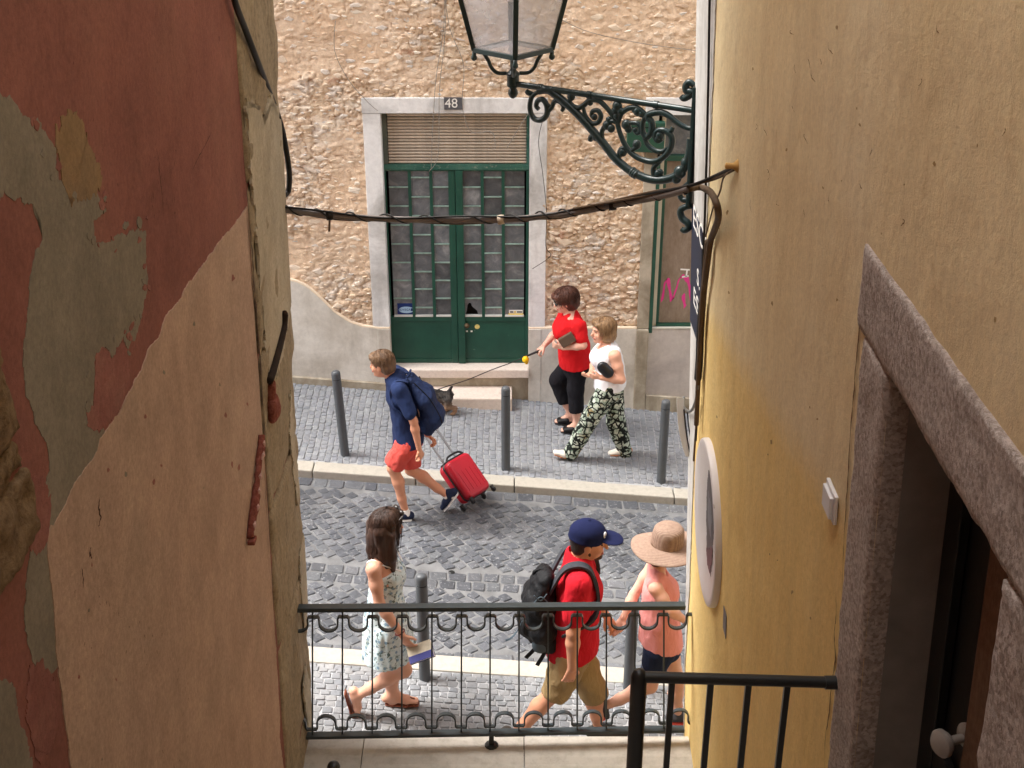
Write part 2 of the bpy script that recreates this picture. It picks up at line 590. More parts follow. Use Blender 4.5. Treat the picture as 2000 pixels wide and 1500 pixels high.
# coping under the railing and the stairs that come down to it
RY = 6.32
ZCOP = PY(960, 1455, RY).z
cop = empty('stair_parapet', (0, RY, 0.1)); tag(cop, kind='structure')
xs = [-1.45, -0.925, 0.075, 1.3]
for i in range(3):
    mb = MB()
    x0, x1 = xs[i] + 0.003, xs[i + 1] - 0.003
    # a rounded far lip and a shallow slope towards the stairs
    prof = [(RY + 0.10, -0.5), (RY + 0.10, ZCOP - 0.03), (RY + 0.085, ZCOP - 0.006), (RY + 0.05, ZCOP), (RY - 0.10, ZCOP - 0.004), (RY - 0.15, ZCOP - 0.02), (RY - 0.34, ZCOP - 0.045), (RY - 0.37, ZCOP - 0.07), (RY - 0.37, -0.5)]
    n = len(prof)
    mb.poly([(x0, a, b) for a, b in prof] + [(x1, a, b) for a, b in prof],
            [tuple(range(n)), tuple(range(2 * n - 1, n - 1, -1))] + [(j, (j + 1) % n, n + (j + 1) % n, n + j) for j in range(n)])
    mb.build('coping_stone', MAT['coping'], cop)
stair = empty('staircase', (0, 4, 0)); tag(stair, kind='structure')
def stepblock(y0, y1, z, nm='step'):
    MB().box((lwall_x(z) - 0.05, y0, -0.6), (rwall_x(z) + 0.05, y1, z)).build(nm, MAT['step'], stair, bevel=0.008)
ZLAND = za_(2.395)
stepblock(5.45, RY - 0.37, 0.30, 'landing')
z, y = 0.30, 5.45
for i in range(13):
    z += (ZLAND - 0.30) / 14; y0 = y - 0.175
    stepblock(y0, y, z); y = y0
stepblock(1.8, y, ZLAND, 'landing')
z, y = ZLAND, 1.8
for i in range(10):
    z += 0.17; y0 = y - 0.22
    stepblock(y0, y, z); y = y0
stepblock(-8, y, z, 'landing')
# ================================================================= the stone house across the street
house = empty('stone_house', (-0.5, Y_WALL, 0), 'old rubble stone house with a green double shop door and grey plinth', 'building')
t = NT('rubble')
a = t.n('ShaderNodeVertexColor'); a.layer_name = 'Col'
v = t.coord('Object')
n1 = t.noise(v, 26, 7, 0.7); n2 = t.noise(v, 90, 4, 0.7)
c = t.mix(1.0, a.outputs['Color'], t.ramp(n1, [(0.3, (0.82, 0.8, 0.78)), (0.7, (1.14, 1.14, 1.14))]), 'MULTIPLY')
MAT['rubble'] = t.done(c, 0.9, t.bump(n2, 0.6, 0.006, t.bump(n1, 0.8, 0.016)), 0, 0.15)
RUB = [srgb(234, 216, 194), srgb(232, 210, 182), srgb(238, 226, 208), srgb(228, 204, 176), srgb(218, 210, 200), srgb(236, 218, 196), srgb(212, 186, 160)]
MAT['rubble_stone'] = m_attr('rubble_stone', 0.9, 30, 0.16, 0.6, 70, 0.006, base=stops(RUB), spec=0.15)
MAT['rubble_mass'] = m_attr('rubble_stones', 0.9, 30, 0.16, 0.6, 70, 0.006, spec=0.15)
DX0, DX1, DZ0, DZ1 = -1.245, 0.168, 0.36, 3.017      # door opening
SX0, SX1, SZ1 = -1.415, 0.335, 3.165                 # outside of its stone surround
WX0, WX1, WZ1 = 1.27, 2.9, 3.17                      # stone surround of the boarded window
def plinth_top(x):
    pts = [(-9, 1.33), (-2.237, 1.33), (-2.16, 1.31), (-2.05, 1.25), (-1.93, 1.13), (-1.80, 0.98), (-1.66, 0.875), (-1.52, 0.82), (-1.36, 0.80), (9, 0.795)]
    return np.interp(x, [p[0] for p in pts], [p[1] for p in pts])
GX0, GX1, GZ0, GZ1 = -3.1, 2.7, 0.55, 4.7
res = 0.0135
nx, nz = int((GX1 - GX0) / res), int((GZ1 - GZ0) / res)
X, Z = np.meshgrid(np.linspace(GX0, GX1, nx), np.linspace(GZ0, GZ1, nz))
wx = X + 0.05 * fbm(X * 3, Z * 3, octv=3, seed=2); wz_ = Z + 0.035 * fbm(X * 4, Z * 4, octv=3, seed=3)
f1, f2, cid = worley(wx / 0.125, wz_ / 0.062, 4)
g1, g2, gid = worley(wx / 0.06, wz_ / 0.036, 7)
smear = np.clip(fbm(X * 1.3, Z * 1.9, octv=4, seed=9) * 1.2 + 0.38, 0, 1)       # where clay covers the stones
edge = np.clip((f2 - f1) / 0.22, 0, 1); edge2 = np.clip((g2 - g1) / 0.25, 0, 1)
H = (0.005 + 0.020 * cid) * edge ** 0.6 * (1 - 0.75 * smear) + (0.011 * gid) * edge2 * (1 - 0.6 * smear)
H += 0.012 * fbm(X * 2, Z * 2, octv=4, seed=12) + 0.005 * fbm(X * 14, Z * 22, octv=3, seed=14)
H -= 0.012 * (1 - edge) ** 3 * (1 - smear)
rid = np.abs(vnoise(X * 5 + fbm(X * 3, Z * 3, seed=4), Z * 13 + 2 * fbm(X * 2, Z * 2, seed=8), seed=33))
rid2 = np.abs(vnoise(X * 11 + 2 * fbm(X * 5, Z * 5, seed=14), Z * 26 + 3 * fbm(X * 4, Z * 4, seed=18), seed=35))
H -= 0.020 * np.clip(0.10 - rid, 0, 1) / 0.10 * (1 - smear * 0.45) + 0.010 * np.clip(0.12 - rid2, 0, 1) / 0.12 * (1 - smear * 0.7)
pal = np.array(RUB)
cc = pal[(cid * 6.99).astype(int)]
clay = np.array(srgb(236, 207, 176))
clay2 = np.array(srgb(240, 217, 191))
w = np.clip(smear * 0.9 + 0.25, 0, 1)[..., None]
mixc = np.clip(fbm(X * 2.3, Z * 2.3, seed=40) * 0.5 + 0.5, 0, 1)[..., None]
cc = cc * (1 - w) + (clay * (1 - mixc) + clay2 * mixc) * w
red = (_hash((wx / 0.135).astype(int), (wz_ / 0.05).astype(int), np.zeros_like(X), 3) > 0.975) & (smear < 0.6) & (vnoise(X * 1.5, Z * 1.5, seed=77) > 0.1)
redw = (red * edge2 * 0.55)[..., None]
cc = cc * (1 - redw) + np.array(srgb(170, 112, 88)) * redw
deep = np.clip((0.12 - rid) / 0.12, 0, 1)[..., None] * 0.35  # brown shade of the crevices put into the vertex colour
cc = cc * (1 - deep) + np.array(srgb(176, 142, 110)) * deep
idx = np.arange(nx * nz).reshape(nz, nx)
q = np.stack([idx[:-1, :-1], idx[:-1, 1:], idx[1:, 1:], idx[1:, :-1]], -1).reshape(-1, 4)
mx = (X[:-1, :-1] + res / 2).ravel(); mz = (Z[:-1, :-1] + res / 2).ravel()
inside = ((mx > SX0 + 0.03) & (mx < SX1 - 0.03) & (mz < SZ1 - 0.03)) | ((mx > WX0 + 0.03) & (mz < WZ1 - 0.03)) | (mz < plinth_top(mx) - 0.05)
VV = np.stack([X, Y_WALL - H, Z], -1).reshape(-1, 3)
wall = np_mesh('wall', VV, q[~inside], MAT['rubble'], house, True, np.concatenate([cc, np.ones(cc.shape[:2] + (1,))], -1), off=house.location)
# the wall goes on, plainer, to the sides and above
MAT['rubble_far'] = M('rubble_plain', srgb(234, 208, 178), 0.9, 0.18, 9, 0.8, 16, 0.03)
mb = MB()
mb.box((-22, Y_WALL - 0.01, -2.5), (GX0 + 0.005, Y_WALL + 0.5, 11)).box((GX1 - 0.005, Y_WALL - 0.01, -2.5), (22, Y_WALL + 0.5, 11))
mb.box((GX0 + 0.005, Y_WALL - 0.01, GZ1 - 0.005), (GX1 - 0.005, Y_WALL + 0.5, 11))
mb.build('wall', MAT['rubble_far'], house)
MB().box((GX0 + 0.01, Y_WALL + 0.32, -2.5), (GX1 - 0.01, Y_WALL + 0.5, GZ1 - 0.01)).build('wall_core', MAT['dirt'], house)
MB().poly([(-22.3, 11.9, 11), (22.3, 11.9, 11), (22.3, 16, 13.2), (-22.3, 16, 13.2), (-22.3, 11.9, 10.85), (22.3, 11.9, 10.85), (22.3, 16, 10.85), (-22.3, 16, 10.85)],
          [(0, 1, 2, 3), (0, 4, 5, 1), (1, 5, 6, 2), (2, 6, 7, 3), (3, 7, 4, 0), (4, 7, 6, 5)]).build('roof', M('roof_tile', srgb(170, 100, 70), 0.85, 0.25, 12), house)
# separate stones standing out of the clay
def rub_unit(rng):
    n = rng.randint(5, 9)
    an = np.sort(rng.uniform(0, 2 * math.pi, n) * 0.35 + np.linspace(0, 2 * math.pi, n, endpoint=False) * 0.65 + 0.0)
    an = np.linspace(0, 2 * math.pi, n, endpoint=False) + rng.uniform(-0.38, 0.38, n)
    r = rng.uniform(0.30, 0.58, n)
    V, tl = [], rng.uniform(-0.35, 0.35, 2)
    for k, h in ((1.08, -0.7), (1.0, 0.15), (0.72, 0.62)):
        for i in range(n):
            x, z = r[i] * math.cos(an[i]) * k, r[i] * math.sin(an[i]) * k
            V.append((x, -(h + (x * tl[0] + z * tl[1]) * 0.8 + rng.uniform(-.12, .12)), z))
    V.append((rng.uniform(-.1, .1), -0.7, rng.uniform(-.1, .1)))
    F = []
    for a_ in (0, 1):
        for i in range(n):
            j = (i + 1) % n
            F.append((a_ * n + i, a_ * n + j, a_ * n + n + j, a_ * n + n + i))
    F += [(2 * n + i, 2 * n + (i + 1) % n, 3 * n) for i in range(n)]
    return np.array(V), F
rng = np.random.RandomState(21)
units = [rub_unit(rng) for _ in range(24)]
ume = []
for V, F in units:
    me = bpy.data.meshes.new('stone'); me.from_pydata(V.tolist(), [], F); me.materials.append(MAT['rubble_stone']); me.update(); ume.append(me)
placed, tries = [], 0
cell = {}
while len(placed) < 2600 and tries < 60000:
    tries += 1
    big = rng.rand() < 0.2
    sx = rng.uniform(0.10, 0.19) if big else rng.uniform(0.04, 0.10)
    sz = sx * rng.uniform(0.28, 0.62)
    x, z = rng.uniform(GX0 + .1, GX1 - .1), rng.uniform(0.8, 4.6)
    if (SX0 - sx * .5 < x < SX1 + sx * .5 and z < SZ1 + sz * .5) or (x > WX0 - sx * .5 and z < WZ1 + sz * .5) or z < plinth_top(x) + 0.05 + sz * .5: continue
    ii = min(int((x - GX0) / res), nx - 1); jj = min(int((z - GZ0) / res), nz - 1)
    if smear[jj, ii] > 0.72 and rng.rand() < 0.8: continue
    ok = True
    for (a_, b_, c_, d_) in cell.get((int(x / .25), int(z / .25)), []):
        if abs(a_ - x) < (c_ + sx) * 0.47 and abs(b_ - z) < (d_ + sz) * 0.5: ok = False; break
    if not ok: continue
    for dx in (-1, 0, 1):
        for dz in (-1, 0, 1):
            cell.setdefault((int(x / .25) + dx, int(z / .25) + dz), []).append((x, z, sx, sz))
    placed.append((x, z, sx, sz, H[jj, ii], rng.uniform(-.25, .25), rng.uniform(0.008, 0.024)))
def wall_seen(p): return -2.25 < p[0] < 1.9 and p[1] < 4.1
placed.sort(key=lambda p: (not wall_seen(p), -p[2] * p[3]))
for i, (x, z, sx, sz, h, r, th) in enumerate(placed[:300]):
    o = bpy.data.objects.new('stone', ume[i % 24]); COL.objects.link(o); o.parent = wall
    o.matrix_local = Matrix.Translation((x + 0.5, -h + 0.004, z)) @ Matrix.Rotation(r, 4, 'Y') @ Matrix.Diagonal((sx, th, sz, 1))
VV, FF, CC, n = [], [], [], 0
for i, (x, z, sx, sz, h, r, th) in enumerate(placed[300:]):
    V, F = units[i % 24]
    c_, s_ = math.cos(r), math.sin(r)
    lx, lz = V[:, 0] * sx, V[:, 2] * sz
    VV.append(np.stack([x + lx * c_ + lz * s_ + 0.5, V[:, 1] * th - h + 0.004, z - lx * s_ + lz * c_], 1))
    FF += [tuple(k + n for k in f) for f in F]
    CC.append(np.tile(np.array([*RUB[rng.randint(len(RUB))], 1.0]), (len(V), 1))); n += len(V)
me = bpy.data.meshes.new('small_stones'); me.from_pydata(np.concatenate(VV).tolist(), [], FF)
at = me.color_attributes.new('Col', 'FLOAT_COLOR', 'POINT'); at.data.foreach_set('color', np.concatenate(CC).astype(np.float32).ravel())
o = link('small_stones', me, wall, MAT['rubble_mass']); o['kind'] = 'stuff'

# ---- plinth of stained cement
def cement(name, col, stain, sc=1.3, k=(0.42, 0.7)):
    t = NT(name)
    v = t.coord('Object'); vs = t.coord('Object', (3.0, 3.0, 0.8))
    n1 = t.noise(v, sc, 8, 0.62, 0.5); n2 = t.noise(vs, 2.2, 6, 0.6); n3 = t.noise(v, 24, 5, 0.7)
    c = t.ramp(n1, [(k[0], col), (k[1], stain)])
    c = t.mix(t.ramp(n2, [(0.5, (0, 0, 0)), (0.75, (0.6, 0.6, 0.6))]), c, shade(stain, 0.85))
    c = t.mix(1.0, c, t.ramp(n3, [(0.3, (0.9, 0.9, 0.9)), (0.7, (1.06, 1.06, 1.06))]), 'MULTIPLY')
    return t.done(c, 0.85, t.bump(n3, 0.3, 0.004, t.bump(n1, 0.3, 0.02)), 0, 0.2)
MAT['cement'] = cement('plinth_cement', srgb(222, 217, 207), srgb(178, 169, 155))
MAT['cement2'] = cement('old_cement', srgb(190, 180, 162), srgb(128, 116, 96), 2.2)
MAT['surround'] = cement('whitewashed_stone', srgb(236, 236, 234), srgb(182, 180, 176), 1.1, (0.5, 0.66))
MAT['edging'] = M('clay_edging', srgb(238, 220, 194), 0.9, 0.08)
def outline_xz(pts, y): return [Vector((p[0], y, p[1])) for p in pts]
def plinth(x0, x1, name='plinth', d=0.045):
    xs = [x0] + [x for x in np.arange(-3.2, 3, 0.04) if x0 + 0.01 < x < x1 - 0.01] + [x1]
    top = [(x, float(plinth_top(x))) for x in xs]
    bot = [(x1, gz(x1, -0.1)), (x0, gz(x0, -0.1))]
    MB().sheet(outline_xz(top + bot, Y_WALL), (0, -1, 0), d).build(name, MAT['cement'], house)
    # narrow clay fillet along the top
    m2 = MB()
    pts = [Vector((x, Y_WALL - d * 0.55, zz + 0.008)) for x, zz in top]
    m2.tube(pts, 0.017, 8).build('plinth_edging', MAT['edging'], house, smooth=True)
plinth(-3.1, DX0 - 0.0)
plinth(DX1 + 0.0, WX0 - 0.0)
MB().box((-22, Y_WALL - 0.045, -2.5), (-3.102, Y_WALL, 1.33)).build('plinth', MAT['cement'], house)
mb = MB(); mb.hexa([(-3.1, Y_WALL - 0.065, gz(-3.1, -0.1)), (DX0, Y_WALL - 0.065, gz(DX0, -0.1)), (DX0, Y_WALL - 0.04, gz(DX0, -0.1)), (-3.1, Y_WALL - 0.04, gz(-3.1, -0.1)),
                    (-3.1, Y_WALL - 0.065, gz(-3.1, 0.07)), (DX0, Y_WALL - 0.065, gz(DX0, 0.07)), (DX0, Y_WALL - 0.04, gz(DX0, 0.085)), (-3.1, Y_WALL - 0.04, gz(-3.1, 0.085))])
mb.build('wall_foot', MAT['cement2'], house)

# ---- door surround (whitewashed limestone)
ds = empty('door_surround', (0, 0, 0)); ds.parent = house
yo = Y_WALL - 0.035
def hb(name, x0, x1, z0, z1, y0, y1, mat, parent, bevel=0.006): return MB().box((x0, y0, z0), (x1, y1, z1)).build(name, mat, parent, bevel=bevel)
zt = 0.80
hb('jamb', SX0, DX0 - 0.001, zt + 0.002, DZ1 - 0.001, yo, Y_WALL + 0.2, MAT['surround'], ds)
hb('jamb', DX1 + 0.001, SX1, zt + 0.002, DZ1 - 0.001, yo, Y_WALL + 0.2, MAT['surround'], ds)
hb('lintel', SX0 - 0.005, SX1 + 0.005, DZ1 + 0.001, SZ1, yo - 0.004, Y_WALL + 0.2, MAT['surround'], ds)
hb('jamb', DX0 - 0.13, DX0 - 0.0015, -0.3, zt - 0.001, Y_WALL - 0.05, Y_WALL + 0.2, MAT['cement'], ds)
hb('jamb', DX1 + 0.0015, DX1 + 0.13, -0.3, zt - 0.001, Y_WALL - 0.05, Y_WALL + 0.2, MAT['cement'], ds)
# number plate
MAT['slate'] = M('slate_plate', srgb(92, 92, 96), 0.6, 0.25, 20)
MAT['chalk'] = M('white_lettering', srgb(238, 236, 230), 0.7, 0.05)
def text_mesh(name, s, size, origin, xdir, ydir, mat, parent, align='CENTER', ext=0.0008, sx=1.0):
    cu = bpy.data.curves.new('lettering', 'FONT')
    cu.body = s; cu.size = size; cu.align_x = align; cu.align_y = 'CENTER'; cu.extrude = ext
    ob = bpy.data.objects.new('lettering', cu); COL.objects.link(ob)
    bpy.context.view_layer.update()
    dg = bpy.context.evaluated_depsgraph_get()
    me = bpy.data.meshes.new_from_object(ob.evaluated_get(dg))
    bpy.data.objects.remove(ob)
    xd, yd = Vector(xdir).normalized(), Vector(ydir).normalized(); zd = xd.cross(yd)
    off = Vector((0, 0, 0)); p = parent
    while p is not None: off += Vector(p.location); p = p.parent
    for vv in me.vertices:
        c = vv.co
        vv.co = Vector(origin) + xd * c.x * sx + yd * c.y + zd * c.z - off
    me.materials.clear()
    return link(name, me, parent, mat)
pa, pb = PY(867, 190, yo - 0.01), PY(904, 214, yo - 0.01)
np_ = hb('number_plate', pa.x, pb.x, pb.z, pa.z, yo - 0.016, yo - 0.0045, MAT['slate'], house, 0.003)
text_mesh('lettering', '48', 0.125, ((pa.x + pb.x) / 2 - 0.02, yo - 0.0172, (pa.z + pb.z) / 2), (1, 0, 0), (0, 0, 1), MAT['chalk'], np_)

# ---- rolling shutter above the door
YD = Y_WALL + 0.10
MAT['slat'] = M('shutter_slat', srgb(196, 182, 164), 0.6, 0.25, 9, 0.2, rand=0.14)
MAT['green'] = None
t = NT('green_paint')
v = t.coord('Object')
n1 = t.noise(v, 3.5, 6, 0.6); n2 = t.noise(v, 14, 8, 0.75); n3 = t.noise(v, 80, 3, 0.6)
c = t.ramp(n1, [(0.3, srgb(22, 66, 54)), (0.7, srgb(34, 84, 68))])
c = t.mix(t.ramp(n2, [(0.66, (0, 0, 0)), (0.72, (0.7, 0.7, 0.7))]), c, srgb(120, 138, 126))
MAT['green'] = t.done(c, 0.42, t.bump(n3, 0.12, 0.002), 0, 0.45)
MAT['green_old'] = None
t = NT('faded_green_paint')
v = t.coord('Object')
n1 = t.noise(v, 3.5, 6, 0.6); n2 = t.noise(v, 18, 8, 0.75)
c = t.ramp(n1, [(0.3, srgb(40, 84, 72)), (0.7, srgb(64, 108, 94))])
c = t.mix(t.ramp(n2, [(0.56, (0, 0, 0)), (0.66, (0.8, 0.8, 0.8))]), c, srgb(140, 148, 136))
MAT['green_old'] = t.done(c, 0.6, t.bump(n2, 0.15, 0.002), 0, 0.3)
shut = empty('rolling_shutter', (0, 0, 0)); shut.parent = house
zs1, zs0 = DZ1, PY(900, 319, YD).z
ns = 17
ph = (zs1 - zs0) / ns
sl0 = None
for i in range(ns):
    zc = zs0 + (i + 0.5) * ph
    if sl0 is None:
        x0, x1 = DX0 + 0.05, DX1 - 0.03
        prof = [(YD + 0.012, -ph * .5), (YD - 0.004, -ph * .40), (YD - 0.014, -ph * .05), (YD - 0.008, ph * .20), (YD + 0.006, ph * .34), (YD + 0.02, ph * .34), (YD + 0.02, -ph * .5)]
        n = len(prof); mb = MB()
        mb.poly([(x0, a_, b_) for a_, b_ in prof] + [(x1, a_, b_) for a_, b_ in prof],
                [tuple(range(n)), tuple(range(2 * n - 1, n - 1, -1))] + [(j, (j + 1) % n, n + (j + 1) % n, n + j) for j in range(n)])
        sl0 = mb.build('slat', MAT['slat'], shut)
        o = sl0
    else:
        o = sl0.copy(); COL.objects.link(o)
    o.location.z = zc
hb('guide_rail', DX0 + 0.001, DX0 + 0.045, zs0, DZ1 - 0.001, YD - 0.03, YD + 0.03, M('guide_paint', srgb(84, 88, 78), 0.6, 0.3), shut, 0.003)
hb('guide_rail', DX1 - 0.028, DX1 - 0.001, zs0, DZ1 - 0.001, YD - 0.03, YD + 0.03, MAT['green_old'], shut, 0.003)
MB().box((DX0 + 0.005, YD + 0.045, zs0), (DX1 - 0.005, YD + 0.07, DZ1)).build('backing', M('shutter_dark', srgb(52, 46, 40), 0.9), shut)  # dark sheet stands in for the shade between the slats

# ---- the glazed double door
door = empty('door', (0, 0, 0)); door.parent = house
door['label'] = 'green double door with stepped small panes over solid lower panels'
def DP(px, py, y=None): return PY(px, py, YD if y is None else y)
zb = DZ0; ztop = zs0
hb('door_head', DX0 + 0.001, DX1 - 0.001, DP(900, 330).z, zs0 - 0.001, YD - 0.035, YD + 0.03, MAT['green_old'], door, 0.004)
fz1 = DP(900, 331).z; fz0 = DP(900, 620).z
gx = [DP(x, 470).x for x in (757, 765, 801, 807, 842, 848, 880)]       # left leaf: frame, columns
gxr = [DP(x, 470).x for x in (904, 940, 946, 980, 986, 1023, 1029)]
xm = DP(892, 470).x
YF = YD - 0.02
hb('stile', DX0 + 0.002, gx[0] + 0.012, zb, fz1, YF - 0.008, YF + 0.04, MAT['green'], door, 0.004)
hb('stile', gxr[6] - 0.008, DX1 - 0.002, zb, fz1, YF - 0.008, YF + 0.04, MAT['green'], door, 0.004)
hb('meeting_stile', gx[6] - 0.01, xm - 0.004, zb, fz1, YF, YF + 0.04, MAT['green'], door, 0.005)
hb('meeting_stile', xm, gxr[0] + 0.01, zb, fz1, YF - 0.016, YF + 0.04, MAT['green'], door, 0.006)
pz1, pz0 = DP(900, 333).z, DP(900, 617).z
l1 = [DP(900, y).z for y in (333, 365, 402, 439, 476, 512, 547, 582, 617)]
l2 = [DP(900, y).z for y in (333, 346, 384, 421, 458, 494, 530, 564, 600, 617)]
t = NT('dusty_glass')
oi = t.n('ShaderNodeObjectInfo'); v = t.coord('Object')
n1 = t.noise(v, 7, 7, 0.7, 0.8); n2 = t.noise(v, 40, 5, 0.7)
c = t.ramp(n1, [(0.3, srgb(82, 87, 92)), (0.55, srgb(116, 119, 122)), (0.75, srgb(160, 161, 160))])
c = t.mix(1.0, c, t.ramp(oi.outputs['Random'], [(0, (0.45,) * 3), (1, (1.2,) * 3)]), 'MULTIPLY')
MAT['dusty_glass'] = t.done(c, t.ramp(n2, [(0.3, (0.25,) * 3), (0.7, (0.6,) * 3)]), None, 0, 0.5)
MAT['bar_light'] = M('glazing_bar_paint', srgb(136, 160, 150), 0.6, 0.35, 20)
MAT['black'] = M('near_black', (0.004, 0.004, 0.004), 0.9, 0.1)
pane_n = 0
for side, cols in ((0, ((gx[1] - 0.004, gx[2]), (gx[3], gx[4]), (gx[5], gx[6] - 0.008))), (1, ((gxr[0] + 0.008, gxr[1]), (gxr[2], gxr[3]), (gxr[4], gxr[5] + 0.004)))):
    for ci, (x0, x1) in enumerate(cols):
        if ci < 2:
            nxt = cols[ci + 1][0]
            hb('muntin', x1, nxt, pz0, pz1, YF + 0.002, YF + 0.03, MAT['green'], door, 0.003)
        lines = l2 if ci == 1 else l1
        for a_, b_ in zip(lines[:-1], lines[1:]):
            broken = (side == 1 and ci == 0 and b_ == lines[-1])
            if broken:
                cx = lambda f: x0 + (x1 - x0) * f
                zz = lambda f: b_ + (a_ - b_) * f
                # glass left standing around a jagged hole, black sheet behind stands in for the unlit room
                hole = [(0.05, 0.12), (0.12, 0.30), (0.16, 0.62), (0.25, 0.74), (0.36, 0.72), (0.42, 0.55), (0.72, 0.30), (0.76, 0.14)]
                outl = [(0.0, 0.0), (0.0, 1.0), (1.0, 1.0), (1.0, 0.0), (0.76, 0.0)] + list(reversed(hole)) + [(0.05, 0.0)]
                MB().sheet([Vector((cx(f), YF + 0.02, zz(g))) for f, g in outl], (0, -1, 0), 0.003).build('pane', MAT['dusty_glass'], door)
                MB().box((x0, YF + 0.06, b_), (x1, YF + 0.064, a_)).build('darkness_sheet', MAT['black'], door)
            else:
                MB().box((x0, YF + 0.017, b_), (x1, YF + 0.021, a_)).build('pane', MAT['dusty_glass'], door)
        for zz in lines[1:-1]:
            hb('glazing_bar', x0, x1, zz - 0.0065, zz + 0.0065, YF + 0.003, YF + 0.03, MAT['bar_light'] , door, 0.002)
        hb('glazing_bar', x0, x1, lines[-1] - 0.002, lines[-1] + 0.017, YF - 0.004, YF + 0.03, M('dusty_sill', srgb(206, 206, 200), 0.8), door, 0.003)
for (x0, x1) in ((gx[0] + 0.012, gx[6] - 0.01), (gxr[0] + 0.01, gxr[6] - 0.008)):
    hb('rail', x0, x1, fz0 - 0.035, pz0 - 0.002, YF, YF + 0.04, MAT['green'], door, 0.005)
    hb('lower_panel', x0, x1, zb + 0.05, fz0 - 0.036, YF + 0.012, YF + 0.04, MAT['green'], door, 0.003)
    hb('rail', x0, x1, zb, zb + 0.049, YF + 0.003, YF + 0.04, MAT['green'], door, 0.004)
    hb('rail', x0, x1, pz1, fz1 - 0.001, YF, YF + 0.04, MAT['green_old'], door, 0.003)
# lock, keyhole plate, stickers
p = DP(912, 635, YF - 0.02)
MB().lathe([(0.0, -0.03), (0.022, -0.026), (0.028, -0.01), (0.012, 0.0), (0.012, 0.02)], (p.x, p.y, p.z), 14, (0, 1, 0)).build('knob', M('old_brass', srgb(92, 78, 58), 0.45, 0.2, metal=0.6), door, smooth=True)
p = DP(932, 638, YF + 0.011)
MB().lathe([(0.026, 0), (0.026, -0.002), (0.0, -0.003)], (p.x, p.y, p.z), 16, (0, 1, 0)).build('round_sticker', M('yellow_sticker', srgb(226, 210, 130), 0.6, 0.25, 40), door)
for px_ in (912, 921):
    p = DP(px_, 647, YF + 0.011)
    MB().box((p.x - 0.010, p.y - 0.003, p.z - 0.008), (p.x + 0.010, p.y, p.z + 0.009)).build('paint_chip', MAT['chalk'], door)
MAT['navy_print'] = M('navy_sticker', srgb(26, 50, 112), 0.5, 0.08)
MAT['paleblue'] = M('pale_blue_sticker', srgb(168, 200, 226), 0.5, 0.05)
MAT['ysticker'] = M('yellow_band', srgb(222, 190, 60), 0.5, 0.15, 30)
a_, b_ = DP(776, 592), DP(810, 613)
MB().box((a_.x, YF + 0.0125, b_.z), (b_.x, YF + 0.0165, a_.z)).build('blue_sticker', MAT['navy_print'], door)
mb = MB(); cxm, czm = (a_.x + b_.x) / 2 + 0.004, (a_.z + b_.z) / 2 - 0.012
mb.sheet([Vector((cxm + 0.079 * math.cos(k / 28 * 2 * math.pi), YF + 0.0124, czm + 0.036 * math.sin(k / 28 * 2 * math.pi))) for k in range(28)], (0, -1, 0), 0.001).build('sticker_oval', MAT['paleblue'], door)
text_mesh('lettering', 'EDYEGA', 0.034, (cxm - 0.018, YF + 0.0108, czm), (1, 0, 0.03), (0.1, 0, 1), MAT['navy_print'], door, sx=0.95)
MB().box((cxm + 0.045, YF + 0.0105, czm - 0.012), (cxm + 0.066, YF + 0.0112, czm + 0.018)).build('sticker_mark', MAT['navy_print'], door)
a_, b_ = DP(994, 605), DP(1021, 614)
MB().box((a_.x, YF + 0.0125, b_.z), (b_.x, YF + 0.0165, a_.z)).build('white_sticker', MAT['chalk'], door)
MB().box((a_.x - 0.006, YF + 0.0105, b_.z - 0.006), (b_.x + 0.004, YF + 0.012, b_.z + 0.014)).build('sticker_band', MAT['ysticker'], door)
for k, (f0, f1) in enumerate(((0.08, 0.32), (0.38, 0.5), (0.58, 0.95))):
    MB().box((a_.x + (b_.x - a_.x) * f0, YF + 0.0112, b_.z + 0.022), (a_.x + (b_.x - a_.x) * f1, YF + 0.012, b_.z + 0.038)).build('sticker_mark', MAT['slate'] if k != 1 else MAT['ysticker'], door)
MB().box((DX0, YD + 0.09, zb - 0.1), (DX1, YD + 0.1, zs0)).build('darkness_sheet', MAT['black'], door)  # black sheet stands in for the darkness behind the door
# ---- step slab, riser and the loose block before it
a_ = DP(1033, 716, Y_WALL - 0.05)
hb('doorstep', DX0 - 0.03, DX1 + 0.005, 0.262, DZ0 - 0.002, Y_WALL - 0.085, Y_WALL + 0.2, MAT['pinkstep'], house, 0.012)
hb('step_riser', DX0 + 0.001, DX1 + 0.01, -0.2, 0.26, Y_WALL - 0.03, Y_WALL + 0.2, MAT['cement2'], house, 0.006)
MB().hexa([(-1.05, 11.93, -0.2), (0.0, 11.93, -0.2), (0.0, 12.218, -0.2), (-1.05, 12.218, -0.2),
           (-1.05, 11.93, 0.145), (0.0, 11.93, 0.145), (0.0, 12.218, 0.15), (-1.05, 12.218, 0.15)]).build('step_block', MAT['pinkstep'], house, bevel=0.015)

